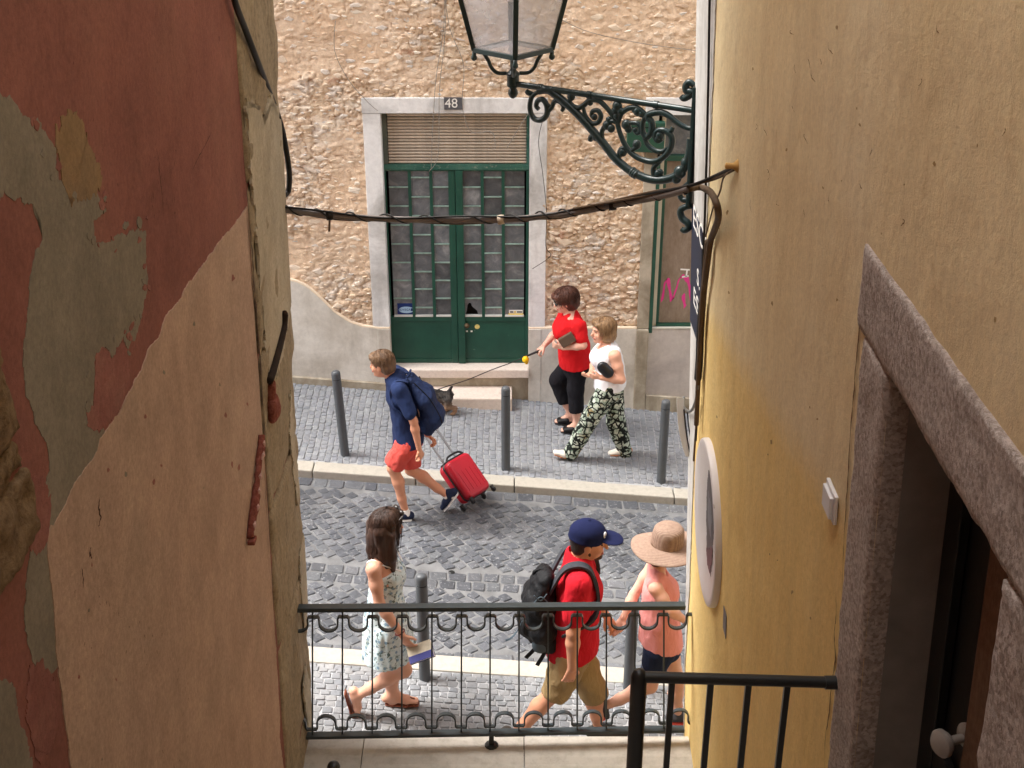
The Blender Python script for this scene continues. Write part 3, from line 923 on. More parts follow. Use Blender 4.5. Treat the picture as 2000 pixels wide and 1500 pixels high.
# ---- boarded window with green frame on the right
win = empty('window', (0, 0, 0)); win.parent = house
win['label'] = 'green framed window boarded with brown panel and pink graffiti scrawl'
jx0, jx1 = 1.275, 1.395
hb('jamb', jx0, jx1, 0.80, 2.99, Y_WALL - 0.03, Y_WALL + 0.2, MAT['cement2'], win)
hb('lintel', jx0 - 0.01, 2.9, 3.0, 3.165, Y_WALL - 0.034, Y_WALL + 0.2, MAT['surround'], win)
MAT['pinkcem'] = cement('pale_panel', srgb(206, 198, 190), srgb(182, 172, 166), 1.5)
MB().box((jx0 - 0.005, Y_WALL - 0.06, -0.4), (jx1, Y_WALL + 0.2, 0.795)).build('pier', MAT['cement2'], win, bevel=0.015)
MB().box((jx1 + 0.002, Y_WALL - 0.02, -0.4), (2.9, Y_WALL + 0.2, 0.795)).build('apron', MAT['pinkcem'], win, bevel=0.004)
MB().hexa([(jx1 + 0.003, Y_WALL - 0.06, -0.5), (2.9, Y_WALL - 0.06, -0.5), (2.9, Y_WALL - 0.0205, -0.5), (jx1 + 0.003, Y_WALL - 0.0205, -0.5),
           (jx1 + 0.003, Y_WALL - 0.06, gz(1.4, 0.17)), (2.9, Y_WALL - 0.06, gz(2.9, 0.17)), (2.9, Y_WALL - 0.0205, gz(2.9, 0.17)), (jx1 + 0.003, Y_WALL - 0.0205, gz(1.4, 0.17))]).build('wall_foot', MAT['cement2'], win, bevel=0.006)
hb('outer_frame', jx1 + 0.002, jx1 + 0.035, 0.75, 2.55, Y_WALL - 0.035, Y_WALL + 0.1, MAT['green'], win, 0.004)
hb('reveal', jx1 + 0.036, jx1 + 0.075, 0.80, 2.99, Y_WALL + 0.02, Y_WALL + 0.1, M('cream_reveal', srgb(200, 190, 170), 0.8), win, 0.002)
hb('frame', jx1 + 0.076, jx1 + 0.105, 0.835, 2.54, Y_WALL + 0.03, Y_WALL + 0.1, MAT['green'], win, 0.004)
hb('frame', jx1 + 0.076, 2.9, 0.80, 0.832, Y_WALL + 0.005, Y_WALL + 0.1, MAT['green'], win, 0.004)
hb('sill', jx1 + 0.003, 2.9, 0.7965, 0.808, Y_WALL - 0.03, Y_WALL + 0.004, M('pale_sill', srgb(206, 204, 190), 0.7), win, 0.002)
hb('transom', jx1 + 0.076, 2.9, 2.545, 2.60, Y_WALL + 0.0, Y_WALL + 0.1, MAT['green'], win, 0.004)
MAT['board'] = None
t = NT('board')
v = t.coord('Object', (1, 1, 0.35)); n1 = t.noise(v, 5, 7, 0.65); n2 = t.noise(v, 30, 5, 0.7)
c = t.ramp(n1, [(0.3, srgb(128, 110, 92)), (0.7, srgb(158, 140, 122))])
c = t.mix(0.3, c, t.ramp(n2, [(0.35, srgb(104, 88, 72)), (0.65, srgb(166, 150, 134))]))
MAT['board'] = t.done(c, 0.75, t.bump(n2, 0.2, 0.003), 0, 0.25)
hb('board', jx1 + 0.106, 2.9, 0.833, 2.544, Y_WALL + 0.05, Y_WALL + 0.09, MAT['board'], win, 0)
hb('upper_pane', jx1 + 0.076, 2.9, 2.601, 2.998, Y_WALL + 0.05, Y_WALL + 0.09, MAT['dusty_glass'], win, 0)
MAT['pink'] = M('pink_spray', srgb(222, 66, 142), 0.6, 0.1)
gp = lambda x, y: PY(x, y, Y_WALL + 0.0485)
for k, pts in enumerate((((1293, 588), (1299, 552), (1305, 548), (1312, 586), (1320, 566), (1328, 542), (1334, 540), (1344, 550), (1352, 590)), ((1334, 575), (1338, 600)))):
    cl = catmull([gp(*q) for q in pts], 4)
    m2 = MB()
    up, dn = [], []
    for i, p in enumerate(cl):
        w_ = 0.018 + 0.006 * math.sin(i * 1.7)
        up.append(p + Vector((w_ * 0.7, 0, w_))); dn.append(p - Vector((w_ * 0.7, 0, w_)))
    n = len(cl)
    m2.poly(up + dn, [(i, i + 1, n + i + 1, n + i) for i in range(n - 1)])
    m2.build('graffiti', MAT['pink'], win)
m2 = MB()
for q0, q1 in (((1329, 526), (1347, 527)), ((1342, 528), (1340, 542)), ((1332, 541), (1345, 539))):
    a_, b_ = gp(*q0), gp(*q1); m2.bar(a_, b_, 0.001, 0.016, up=Vector((0, 1, 0)).cross(b_ - a_))
m2.build('graffiti', MAT['chalk'], win)
# green meter box on the wall above
a_, b_ = PY(1226, 240, Y_WALL - 0.12), PY(1297, 296, Y_WALL - 0.12)
bx = MB().hexa([(a_.x, Y_WALL - 0.12, b_.z), (b_.x, Y_WALL - 0.12, b_.z - 0.02), (b_.x, Y_WALL - 0.036, b_.z - 0.02), (a_.x, Y_WALL - 0.036, b_.z),
                (a_.x, Y_WALL - 0.12, a_.z), (b_.x, Y_WALL - 0.12, a_.z), (b_.x, Y_WALL - 0.036, a_.z), (a_.x, Y_WALL - 0.036, a_.z)]).build('meter_box', MAT['green'], None, bevel=0.008)
tag(bx, 'small green metal box on the stone wall above the boarded window', 'box')
hb('lid_seam', a_.x + 0.012, b_.x - 0.012, a_.z - 0.05, a_.z - 0.042, Y_WALL - 0.1225, Y_WALL - 0.119, MAT['black'], bx, 0)
# ================================================================= the two alley walls
def LWp(Y, z, out=0.0): return Vector((lwall_x(z) + out, Y, z))
def RWp(Y, z, out=0.0): return Vector((rwall_x(z) - out, Y, z))
HB = 8.2
HBL = 9.9
QY = LW(455, 0).y
def plaster(name, c0, c1, c2, sc=1.2, streak=0.5, bump=0.35, sp=None):
    t = NT(name)
    v = t.coord('Object'); vs = t.coord('Object', (1.0, 5.0, 0.45))
    n1 = t.noise(v, sc, 8, 0.6, 0.3); n2 = t.noise(vs, 1.6, 6, 0.6); n3 = t.noise(v, 50, 7, 0.75); n4 = t.noise(v, 240, 3, 0.6); n5 = t.noise(v, 2.2, 3, 0.5)
    c = t.ramp(n1, [(0.3, c0), (0.52, c1), (0.75, c2)])
    c = t.mix(t.ramp(n2, [(0.42, (0, 0, 0)), (0.75, (streak,) * 3)]), c, shade(c0, 0.8))
    c = t.mix(1.0, c, t.ramp(n3, [(0.28, (0.72,) * 3), (0.72, (1.16,) * 3)]), 'MULTIPLY')
    nq = t.noise(v, 3.2, 7, 0.68, 0.5)
    c = t.mix(1.0, c, t.ramp(nq, [(0.3, (0.84,) * 3), (0.7, (1.12,) * 3)]), 'MULTIPLY')
    if sp is not None:   # pits where the paint has chipped
        np2 = t.noise(t.coord('Object', (1, 1.0, 0.55)), 30, 4, 0.65)
        c = t.mix(t.ramp(np2, [(0.70, (0, 0, 0)), (0.74, (1, 1, 1))]), c, sp)
    nb = t.bump(n4, bump * 0.7, 0.004, t.bump(n3, bump, 0.010, t.bump(n5, 0.35, 0.05)))
    return t.done(c, 0.88, nb, 0, 0.18)
MAT['maroon'] = plaster('maroon_limewash', srgb(130, 82, 74), srgb(146, 95, 85), srgb(150, 104, 91), 1.1, 0.25, sp=srgb(92, 56, 48))
MAT['peach'] = plaster('peach_limewash', srgb(180, 152, 134), srgb(190, 162, 143), srgb(186, 161, 142), 1.3, 0.25, sp=srgb(160, 122, 102))
MAT['greyplaster'] = plaster('bare_render', srgb(128, 120, 106), srgb(140, 132, 118), srgb(148, 140, 126), 2.0, 0.25)
MAT['tanplaster'] = plaster('ochre_render', srgb(142, 116, 84), srgb(150, 124, 92), srgb(134, 114, 90), 4.0, 0.3)
MAT['roughpink'] = plaster('scraped_pink_render', srgb(146, 92, 84), srgb(160, 108, 98), srgb(168, 122, 110), 6.0, 0.3, 0.7)
MAT['yellow_up'] = plaster('cream_limewash', srgb(222, 198, 152), srgb(228, 206, 162), srgb(232, 212, 172), 0.9, 0.2)
MAT['yellow_lo'] = plaster('yellow_limewash', srgb(226, 192, 124), srgb(232, 200, 134), srgb(230, 202, 140), 1.2, 0.2)
def yellow_wall():
    """cream limewash, an older golden coat showing below a slanting, faded edge"""
    p1, p2 = RW(1376, 600), RW(1640, 1010)
    ny, nz = (p2.z - p1.z), -(p2.y - p1.y)
    L = math.hypot(ny, nz); ny, nz = ny / L, nz / L
    if ny * 0 + nz * -1 < 0: ny, nz = -ny, -nz           # positive downwards
    t = NT('yellow_limewash')
    geo = t.n('ShaderNodeNewGeometry'); sx = t.n('ShaderNodeSeparateXYZ'); t.l(geo.outputs['Position'], sx.inputs[0])
    v = t.coord('Object'); vs = t.coord('Object', (1.0, 4.0, 0.4))
    n1 = t.noise(v, 0.9, 8, 0.6, 0.3); n2 = t.noise(vs, 1.6, 6, 0.6); n3 = t.noise(v, 46, 7, 0.72); n4 = t.noise(v, 220, 3, 0.6); n5 = t.noise(v, 2.6, 3, 0.5); n6 = t.noise(v, 7, 6, 0.65)
    d = t.math('ADD', t.math('MULTIPLY', t.math('SUBTRACT', sx.outputs['Y'], p1.y), ny), t.math('MULTIPLY', t.math('SUBTRACT', sx.outputs['Z'], p1.z), nz))
    d = t.math('ADD', d, t.math('MULTIPLY', t.math('SUBTRACT', n6, 0.5), 0.14))
    mask = t.math('ADD', t.math('MULTIPLY', d, 6.0), 0.5, True)
    up = t.ramp(n1, [(0.3, srgb(234, 211, 162)), (0.52, srgb(239, 219, 174)), (0.75, srgb(243, 227, 188))])
    lo = t.ramp(n1, [(0.3, srgb(240, 205, 132)), (0.52, srgb(244, 212, 141)), (0.75, srgb(245, 217, 152))])
    c = t.mix(mask, up, lo)
    c = t.mix(t.ramp(n2, [(0.45, (0, 0, 0)), (0.8, (0.22,) * 3)]), c, srgb(190, 166, 126))
    c = t.mix(1.0, c, t.ramp(n3, [(0.28, (0.86,) * 3), (0.72, (1.08,) * 3)]), 'MULTIPLY')
    c = t.mix(t.ramp(n6, [(0.62, (0, 0, 0)), (0.75, (0.35,) * 3)]), c, srgb(186, 150, 96))
    nb = t.bump(n4, 0.3, 0.004, t.bump(n3, 0.4, 0.010, t.bump(n5, 0.5, 0.05)))
    return t.done(c, 0.88, nb, 0, 0.18)
MAT['yellow_wall'] = yellow_wall()
def aged(name, c0, c1, c2, stretch=(6, 6, 1.0), sc=3.0, bump=0.6):
    t = NT(name)
    v = t.coord('Object', stretch); v1 = t.coord('Object')
    n1 = t.noise(v, sc, 9, 0.68, 0.6); n2 = t.noise(v1, 40, 6, 0.7)
    c = t.ramp(n1, [(0.3, c0), (0.5, c1), (0.7, c2)])
    c = t.mix(0.45, c, t.ramp(n2, [(0.3, shade(c0, 0.75)), (0.65, shade(c2, 1.1))]))
    return t.done(c, 0.9, t.bump(n2, bump, 0.008, t.bump(n1, bump, 0.012)), 0, 0.15)
MAT['quoin'] = aged('weathered_quoin', srgb(118, 104, 84), srgb(150, 134, 110), srgb(176, 162, 138))
MAT['oldplaster'] = plaster('cream_plaster', srgb(176, 164, 142), srgb(190, 178, 156), srgb(184, 175, 154), 5, 0.5)
MAT['granite'] = None
t = NT('granite')
v = t.coord('Object')
vo = t.n('ShaderNodeTexVoronoi'); vo.inputs['Scale'].default_value = 110; t.l(v, vo.inputs['Vector'])
n1 = t.noise(v, 60, 6, 0.75); n2 = t.noise(v, 5, 6, 0.6)
c = t.ramp(vo.outputs['Color'], [(0.2, srgb(138, 122, 110)), (0.5, srgb(184, 168, 154)), (0.8, srgb(214, 202, 192))])
c = t.mix(0.5, c, t.ramp(n1, [(0.3, srgb(108, 94, 84)), (0.7, srgb(216, 202, 190))]))
c = t.mix(t.ramp(n2, [(0.55, (0, 0, 0)), (0.8, (0.5,) * 3)]), c, srgb(96, 82, 72))
MAT['granite'] = t.done(c, 0.85, t.bump(n1, 0.8, 0.01), 0, 0.25)
MAT['strip'] = cement('white_render', srgb(200, 198, 194), srgb(160, 155, 148), 3.0, (0.45, 0.75))

def fractal(pts, amp, step=0.008, seed=0):
    """pts in (a, b) wall coordinates -> a finely broken outline"""
    out = []
    P_ = [np.array(p, float) for p in pts]
    n = len(P_)
    for i in range(n):
        a, b = P_[i], P_[(i + 1) % n]
        L = np.linalg.norm(b - a)
        m = max(1, int(L / step))
        for k in range(m):
            out.append(a + (b - a) * k / m)
    A = np.array(out)
    dx = fbm(A[:, 0] * 16, A[:, 1] * 16, octv=5, seed=seed, gain=0.75) * amp
    dy = fbm(A[:, 0] * 16 + 50, A[:, 1] * 16, octv=5, seed=seed + 3, gain=0.75) * amp
    return np.stack([A[:, 0] + dx, A[:, 1] + dy], 1)
def wall_patch(name, pxs, proj, wp, nrm, mat, parent, out, thick, amp=0.012, seed=0, keep=None):
    yz = [(p.y, p.z) for p in (proj(*q) for q in pxs)]
    o2 = fractal(yz, amp, seed=seed)
    if keep is not None: o2 = [keep(*p) for p in o2]
    pts = [wp(p[0], p[1], out) for p in o2]
    return MB().sheet(pts, nrm, thick).build(name, mat, parent)

# unseen block added behind the viewer to darken the alley
back = MB().box((-5.5, -9.2, 0), (5.5, -2.6, 14.5)).build('alley_shade_block', M('shade_block_tan', srgb(176, 160, 140), 0.9, 0.15, 2), None)
tag(back, 'unseen plain block added behind the viewer to shade the alley', 'building')
# ---------- left: the pink house
pink = empty('pink_house', (-1.3, 4.0, 0), 'maroon and peach limewashed house with a patch of bare grey render', 'building')
mb = MB()
Y0 = -8.0
mb.hexa([LWp(Y0, -1.2) + Vector((-4, 0, 0)), LWp(Y0, -1.2), LWp(YC, -1.2), LWp(YC, -1.2) + Vector((-4, 0, 0)),
         LWp(Y0, HBL) + Vector((-4, 0, 0)), LWp(Y0, HBL), LWp(YC, HBL), LWp(YC, HBL) + Vector((-4, 0, 0))])
mb.build('wall', MAT['maroon'], pink)
grey_px = [(-120, 150), (22, 196), (35, 220), (75, 240), (90, 262), (104, 290), (112, 330), (125, 360), (150, 385), (188, 375), (200, 405), (182, 430), (180, 470), (215, 475), (225, 460), (250, 455), (268, 445), (283, 452),
           (286, 500), (286, 560), (275, 620), (262, 660), (250, 680), (238, 664), (224, 695), (198, 680), (183, 700), (186, 740), (182, 790), (168, 802), (172, 830), (180, 845), (205, 842),
           (200, 880), (165, 930), (140, 970), (125, 1010), (108, 1035), (104, 1060), (108, 1130), (116, 1200), (122, 1260), (108, 1300), (85, 1330), (60, 1290), (48, 1200), (52, 1120), (60, 1040), (75, 970), (95, 925),
           (92, 880), (76, 845), (68, 800), (50, 770), (46, 700), (53, 600), (62, 540), (68, 490), (82, 468), (78, 440), (60, 408), (30, 390), (-120, 370)]
wall_patch('render_patch', grey_px, LW, LWp, (1, 0, 0), MAT['greyplaster'], pink, 0.0, 0.0016, 0.010, 3)
tan_px = [(110, 300), (108, 260), (135, 222), (150, 226), (165, 265), (180, 300), (196, 330), (196, 358), (187, 380), (168, 395), (150, 392), (125, 372)]
wall_patch('render_patch', tan_px, LW, LWp, (1, 0, 0), MAT['tanplaster'], pink, 0.0, 0.0022, 0.02, 8)
rp = [(185, 700), (198, 682), (222, 697), (238, 668), (250, 682), (252, 740), (236, 800), (200, 842), (180, 843), (170, 825), (168, 800), (182, 790)]
wall_patch('scraped_patch', rp, LW, LWp, (1, 0, 0), MAT['roughpink'], pink, 0.0, 0.0026, 0.009, 13)
rp = [(62, 940), (80, 935), (95, 960), (98, 1010), (88, 1060), (70, 1090), (52, 1060), (50, 1000)]
wall_patch('scraped_patch', rp, LW, LWp, (1, 0, 0), MAT['roughpink'], pink, 0.0, 0.0021, 0.014, 15)
rp = [(52, 1300), (84, 1285), (108, 1330), (112, 1420), (98, 1470), (70, 1480), (52, 1400)]
wall_patch('scraped_patch', rp, LW, LWp, (1, 0, 0), MAT['roughpink'], pink, 0.0, 0.0024, 0.014, 19)
bl = [(-120, 1320), (20, 1330), (40, 1400), (60, 1500), (70, 1600), (-120, 1640)]
wall_patch('render_patch', bl, LW, LWp, (1, 0, 0), MAT['greyplaster'], pink, 0.0, 0.0018, 0.014, 23)
peach_px = [(482, 402), (455, 440), (420, 482), (385, 530), (360, 565), (347, 590), (325, 612), (310, 660), (287, 685), (275, 720), (255, 757), (230, 810), (195, 852), (190, 882), (150, 932), (120, 1000), (95, 1030), (90, 1060),
            (95, 1130), (104, 1200), (108, 1290), (118, 1350), (128, 1430), (140, 1510), (175, 1680), (600, 1900), (553, 1500), (545, 1440), (546, 1400), (540, 1300), (528, 1100), (516, 900), (506, 700), (496, 560)]
wall_patch('peach_paint', peach_px, LW, LWp, (1, 0, 0), MAT['peach'], pink, 0.0, 0.0034, 0.005, 31, keep=lambda y, z: (min(y, QY - 0.01), z))
# flakes and crumbs scattered along the ragged borders
for k in range(46):
    r2 = random.Random(700 + k)
    bx, by = r2.choice(grey_px[3:44])
    bx += r2.gauss(-6, 11); by += r2.gauss(0, 16)
    if by > 840: continue
    rr = r2.uniform(2, 7)
    pl = [(bx + rr * r2.uniform(0.5, 1.2) * math.cos(a), by + 1.5 * rr * r2.uniform(0.5, 1.3) * math.sin(a)) for a in [i_ / 7 * 2 * math.pi for i_ in range(7)]]
    wall_patch('flake', pl, LW, LWp, (1, 0, 0), r2.choice([MAT['greyplaster'], MAT['maroon'], MAT['greyplaster'], MAT['roughpink']]), pink, 0.0, 0.0028 + 0.000012 * k, 0.006, 800 + k)
# cracks and chips in the peach coat
MAT['crack'] = M('crack_dark', srgb(70, 44, 34), 0.95, 0.2)
def crack(pxs, proj, out, nrm, w, parent, name='crack', mat=None, seed=1):
    cl = catmull([proj(*q, out) for q in pxs], 6)
    r2 = random.Random(seed)
    m2 = MB(); up, dn = [], []
    n = len(cl)
    for i, p in enumerate(cl):
        d = (cl[min(i + 1, n - 1)] - cl[max(i - 1, 0)]).normalized()
        sd = Vector(nrm).cross(d).normalized() * w * r2.uniform(0.3, 1.3) * math.sin(math.pi * (i + 0.6) / (n + 0.2))
        j = sd * r2.uniform(-1, 1)
        up.append(p + sd + j); dn.append(p - sd + j)
    m2.poly(up + dn, [(i, i + 1, n + i + 1, n + i) for i in range(n - 1)])
    return m2.build(name, mat or MAT['crack'], parent)
crack([(195, 970), (193, 995), (197, 1010), (192, 1030)], LW, 0.0042, (1, 0, 0), 0.007, pink, seed=2)
crack([(178, 1068), (176, 1082), (180, 1090)], LW, 0.0042, (1, 0, 0), 0.006, pink, seed=3)
crack([(160, 1108), (162, 1125), (163, 1148)], LW, 0.0042, (1, 0, 0), 0.004, pink, seed=4)
crack([(168, 785), (170, 793)], LW, 0.0030, (1, 0, 0), 0.004, pink, seed=5)
crack([(305, 290), (310, 310), (312, 340), (316, 375), (320, 430)], LW, 0.0006, (1, 0, 0), 0.004, pink, seed=7)
crack([(415, 255), (400, 285), (385, 312), (375, 335)], LW, 0.0006, (1, 0, 0), 0.003, pink, seed=8)
for k in range(26):
    r2 = random.Random(k)
    x, y = r2.uniform(290, 345), r2.uniform(290, 420)
    crack([(x, y), (x + r2.uniform(-2, 2), y + r2.uniform(4, 16))], LW, 0.0006, (1, 0, 0), 0.0022, pink, 'paint_chip', seed=k)
for k in range(30):
    r2 = random.Random(100 + k)
    x, y = r2.choice([(170, 1200), (300, 1250), (345, 1290), (200, 1215), (340, 1420)])
    x += r2.gauss(0, 22); y += r2.gauss(0, 32)
    crack([(x, y), (x + r2.uniform(-2, 2), y + r2.uniform(3, 10))], LW, 0.0042, (1, 0, 0), 0.0022, pink, 'paint_chip', seed=k)

def rough_block(name, Y0_, Y1_, z0, z1, d0, d1, wp, mat, parent, amp=0.008, res=0.025, seed=0, freq=9, smooth=True, rnd=0.0, taper=None):
    ny, nz_, nd = [max(2, int(abs(L) / res) + 1) for L in (Y1_ - Y0_, z1 - z0, d1 - d0)]
    bm = bmesh.new()
    def gridface(fn, na, nb):
        vs = [[bm.verts.new(fn(i / (na - 1), j / (nb - 1))) for j in range(nb)] for i in range(na)]
        for i in range(na - 1):
            for j in range(nb - 1):
                bm.faces.new((vs[i][j], vs[i + 1][j], vs[i + 1][j + 1], vs[i][j + 1]))
    Lp = lambda a, b, t_: a + (b - a) * t_
    gridface(lambda a, b: (Lp(Y0_, Y1_, a), Lp(z0, z1, b), d1), ny, nz_)
    gridface(lambda a, b: (Y0_, Lp(z0, z1, a), Lp(d0, d1, b)), nz_, nd)
    gridface(lambda a, b: (Y1_, Lp(z0, z1, a), Lp(d0, d1, b)), nz_, nd)
    gridface(lambda a, b: (Lp(Y0_, Y1_, a), z0, Lp(d0, d1, b)), ny, nd)
    gridface(lambda a, b: (Lp(Y0_, Y1_, a), z1, Lp(d0, d1, b)), ny, nd)
    bmesh.ops.remove_doubles(bm, verts=bm.verts, dist=res * 0.05)
    C = np.array([v.co[:] for v in bm.verts])
    cen = np.array([(Y0_ + Y1_) / 2, (z0 + z1) / 2, (d0 + d1) / 2]); hf = np.array([abs(Y1_ - Y0_) / 2, abs(z1 - z0) / 2, abs(d1 - d0) / 2])
    q = (C - cen)
    if rnd:
        ex = np.maximum(np.abs(q) - (hf - rnd), 0)
        L = np.linalg.norm(ex, axis=1)
        sc = np.where(L > rnd, rnd / np.maximum(L, 1e-9), 1.0)
        q = np.sign(q) * (np.minimum(np.abs(q), hf - rnd) + ex * sc[:, None])
    if taper: q[:, 0] += taper * (q[:, 1])
    nx_ = fbm(C[:, 0] * freq, C[:, 1] * freq, C[:, 2] * freq, 4, seed, 0.55)
    ny_ = fbm(C[:, 0] * freq + 31, C[:, 1] * freq, C[:, 2] * freq, 4, seed + 7, 0.55)
    nz2 = fbm(C[:, 0] * freq, C[:, 1] * freq + 17, C[:, 2] * freq, 4, seed + 9, 0.55)
    q = q + np.stack([nx_, ny_, nz2], 1) * amp
    q += cen
    off = Vector((0, 0, 0)); p = parent
    while p is not None: off += Vector(p.location); p = p.parent
    for v_, c_ in zip(bm.verts, q): v_.co = wp(c_[0], c_[1], c_[2]) - off
    bmesh.ops.recalc_face_normals(bm, faces=bm.faces)
    me = bpy.data.meshes.new(name); bm.to_mesh(me); bm.free()
    return link(name, me, parent, mat, smooth)
# stone quoin strip at the street corner: courses of stone, patched with cream plaster
zq = [-0.3, 0.75, 1.75, 2.62, 3.5, 4.35, 5.2, 6.2, 8.0, 9.7, HBL]
for i in range(len(zq) - 1):
    rough_block('quoin', QY, YC + 0.005, zq[i] + 0.004, zq[i + 1] - 0.004, -0.12, 0.014, LWp, MAT['quoin'], pink, 0.011, 0.03, 40 + i, 6, rnd=0.03)
cp = [(505, 235), (520, 190), (535, 210), (545, 260), (552, 330), (556, 400), (562, 480), (565, 560), (560, 600), (552, 640), (545, 690), (532, 735), (520, 745), (512, 700), (505, 620), (497, 520), (489, 420), (480, 330), (476, 240), (470, 205), (488, 190), (496, 215)]
wall_patch('plaster_remnant', cp, LW, LWp, (1, 0, 0), MAT['oldplaster'], pink, 0.012, 0.012, 0.03, 51, keep=lambda y, z: (min(max(y, QY + 0.01), YC - 0.03), z))
for k, cp in enumerate(([(560, 760), (566, 820), (572, 900), (578, 960), (574, 990), (566, 930), (558, 840)], [(590, 1300), (598, 1330), (604, 1400), (606, 1470), (596, 1430), (586, 1350)], [(585, 1040), (592, 1090), (594, 1180), (588, 1230), (580, 1150), (578, 1080)])):
    wall_patch('plaster_remnant', cp, LW, LWp, (1, 0, 0), MAT['oldplaster'], pink, 0.014, 0.010, 0.015, 61 + k, keep=lambda y, z: (min(max(y, QY + 0.01), YC - 0.02), z))
crack([(470, 240), (478, 330), (487, 430), (494, 520), (500, 600), (508, 700), (516, 820), (524, 1000), (532, 1150), (540, 1300)], LW, 0.012, (1, 0, 0), 0.014, pink, seed=31)
MAT['broken'] = aged('broken_stone', srgb(84, 66, 46), srgb(120, 98, 72), srgb(146, 124, 96), (3, 3, 3), 6.0, 0.9)
# rough stones of a blocked opening near the camera
rough_block('rough_stone', 2.1, 2.735, 4.665, 4.93, -0.1, 0.018, LWp, MAT['broken'], pink, 0.011, 0.014, 71, 16, rnd=0.012, taper=-0.25)
rough_block('rough_stone', 2.1, 2.75, 4.565, 4.655, -0.1, 0.014, LWp, MAT['broken'], pink, 0.011, 0.014, 75, 16, rnd=0.012)
rough_block('rough_stone', 2.1, 2.775, 4.37, 4.555, -0.1, 0.026, LWp, MAT['broken'], pink, 0.011, 0.014, 79, 14, rnd=0.014)
# rusty iron stay with its charred wooden peg
MAT['rust'] = aged('rust', srgb(92, 44, 34), srgb(128, 66, 54), srgb(160, 104, 92), (3, 3, 3), 8)
MAT['char'] = M('charred_wood', srgb(42, 30, 22), 0.9, 0.4, 30, 0.6, 80)
stay = empty('iron_stay', LW(518, 800, 0.03), 'rusty iron stay with a charred wooden peg on the stone quoin', 'iron fitting')
MB().tube(catmull([LW(*q, 0.035) for q in ((527, 745), (537, 710), (548, 670), (556, 635), (556, 607))], 5), [0.018, 0.019, 0.02, 0.021, 0.02, 0.02, 0.02, 0.019, 0.019, 0.019, 0.018, 0.018, 0.017, 0.017, 0.016, 0.015, 0.015, 0.016, 0.018, 0.016, 0.01], 8).build('peg', MAT['char'], stay, smooth=True)
rough_block('clamp', LW(522, 800).y - 0.06, LW(522, 800).y + 0.07, LW(522, 800).z - 0.06, LW(522, 800).z + 0.07, 0.0, 0.06, LWp, MAT['rust'], stay, 0.008, 0.015, 5, 14, rnd=0.03)
rough_block('clamp', LW(519, 762).y - 0.03, LW(519, 762).y + 0.04, LW(519, 762).z - 0.06, LW(519, 762).z + 0.05, 0.0, 0.05, LWp, MAT['rust'], stay, 0.008, 0.015, 6, 14, rnd=0.02)
pa, pb = LW(512, 850, 0.02), LW(489, 1052, 0.02)
rst = random.Random(4)
cl_ = [pa.lerp(pb, k / 26) + Vector((rst.uniform(-.004, .004), rst.uniform(-.003, .003) + 0.010 * math.sin(k * 0.5), 0)) for k in range(27)]
MB().tube(cl_, [0.014 + 0.004 * math.sin(k * 0.45) + 0.0025 * rst.random() + 0.006 * k / 26 for k in range(27)], 9).build('strap', MAT['rust'], stay, smooth=True)
for k in (1, 4, 9, 13, 17, 21):
    MB().tube([cl_[k] + Vector((0.016, -0.016, 0)), cl_[k + 1] + Vector((0.019, -0.018, 0.003)), cl_[k + 2] + Vector((0.016, -0.014, 0))], [0.002, 0.006 + 0.004 * rst.random(), 0.002], 6).build('flaked_paint', M('flaked_paint', srgb(196, 160, 150), 0.85, 0.3, 30), stay)
MB().box(pb + Vector((-0.01, -0.03, -0.02)), pb + Vector((0.025, 0.03, 0.0))).build('strap_end', MAT['rust'], stay, bevel=0.005)

# ---------- right: the yellow house with the granite doorway
yel = empty('yellow_house', (1.1, 4.0, 0), 'yellow limewashed house with a rough granite doorway beside the stairs', 'building')
OYf, OYn, OZ1, OZ0 = ya_(3.075), ya_(2.17), za_(4.66), ZLAND
DEP = 0.20
Ys, Zs = [Y0, OYn, OYf, YC], [-1.2, OZ0, OZ1, HB]
mb = MB()
V_ = [[RWp(y, z) for z in Zs] for y in Ys]
pts = [V_[i][j] for i in range(4) for j in range(4)]
ix = lambda i, j: i * 4 + j
fc = [(ix(i, j), ix(i + 1, j), ix(i + 1, j + 1), ix(i, j + 1)) for i in range(3) for j in range(3) if not (i == 1 and j == 1)]
n = len(pts)
bk = Vector((4, 0, 0))
pts += [V_[0][0] + bk, V_[3][0] + bk, V_[3][3] + bk, V_[0][3] + bk]
fc += [(ix(3, 0), n + 1, n + 2, ix(3, 3), ix(3, 2), ix(3, 1)), (n, ix(0, 0), ix(0, 1), ix(0, 2), ix(0, 3), n + 3), (ix(0, 3), ix(1, 3), ix(2, 3), ix(3, 3), n + 2, n + 3), (n, n + 1, n + 2, n + 3)]
mb.poly(pts, fc)
mb.build('wall', MAT['yellow_wall'], yel, fix=True)
MAT['reveal'] = M('dark_reveal_plaster', srgb(132, 125, 117), 0.9, 0.22, 7, 0.4, 50)
rv = MB()
c4 = [RWp(OYf - 0.014, OZ0, -0.05), RWp(OYf - 0.014, OZ1 - 0.014, -0.05), RWp(OYn + 0.014, OZ1 - 0.014, -0.05), RWp(OYn + 0.014, OZ0, -0.05)]
d4 = [p + Vector((DEP + 0.07, 0, 0)) for p in c4]
rv.poly(c4 + d4, [(0, 1, 5, 4), (1, 2, 6, 5), (2, 3, 7, 6), (3, 0, 4, 7), (4, 5, 6, 7)])
rv.build('door_reveal', MAT['reveal'], yel, fix=False)
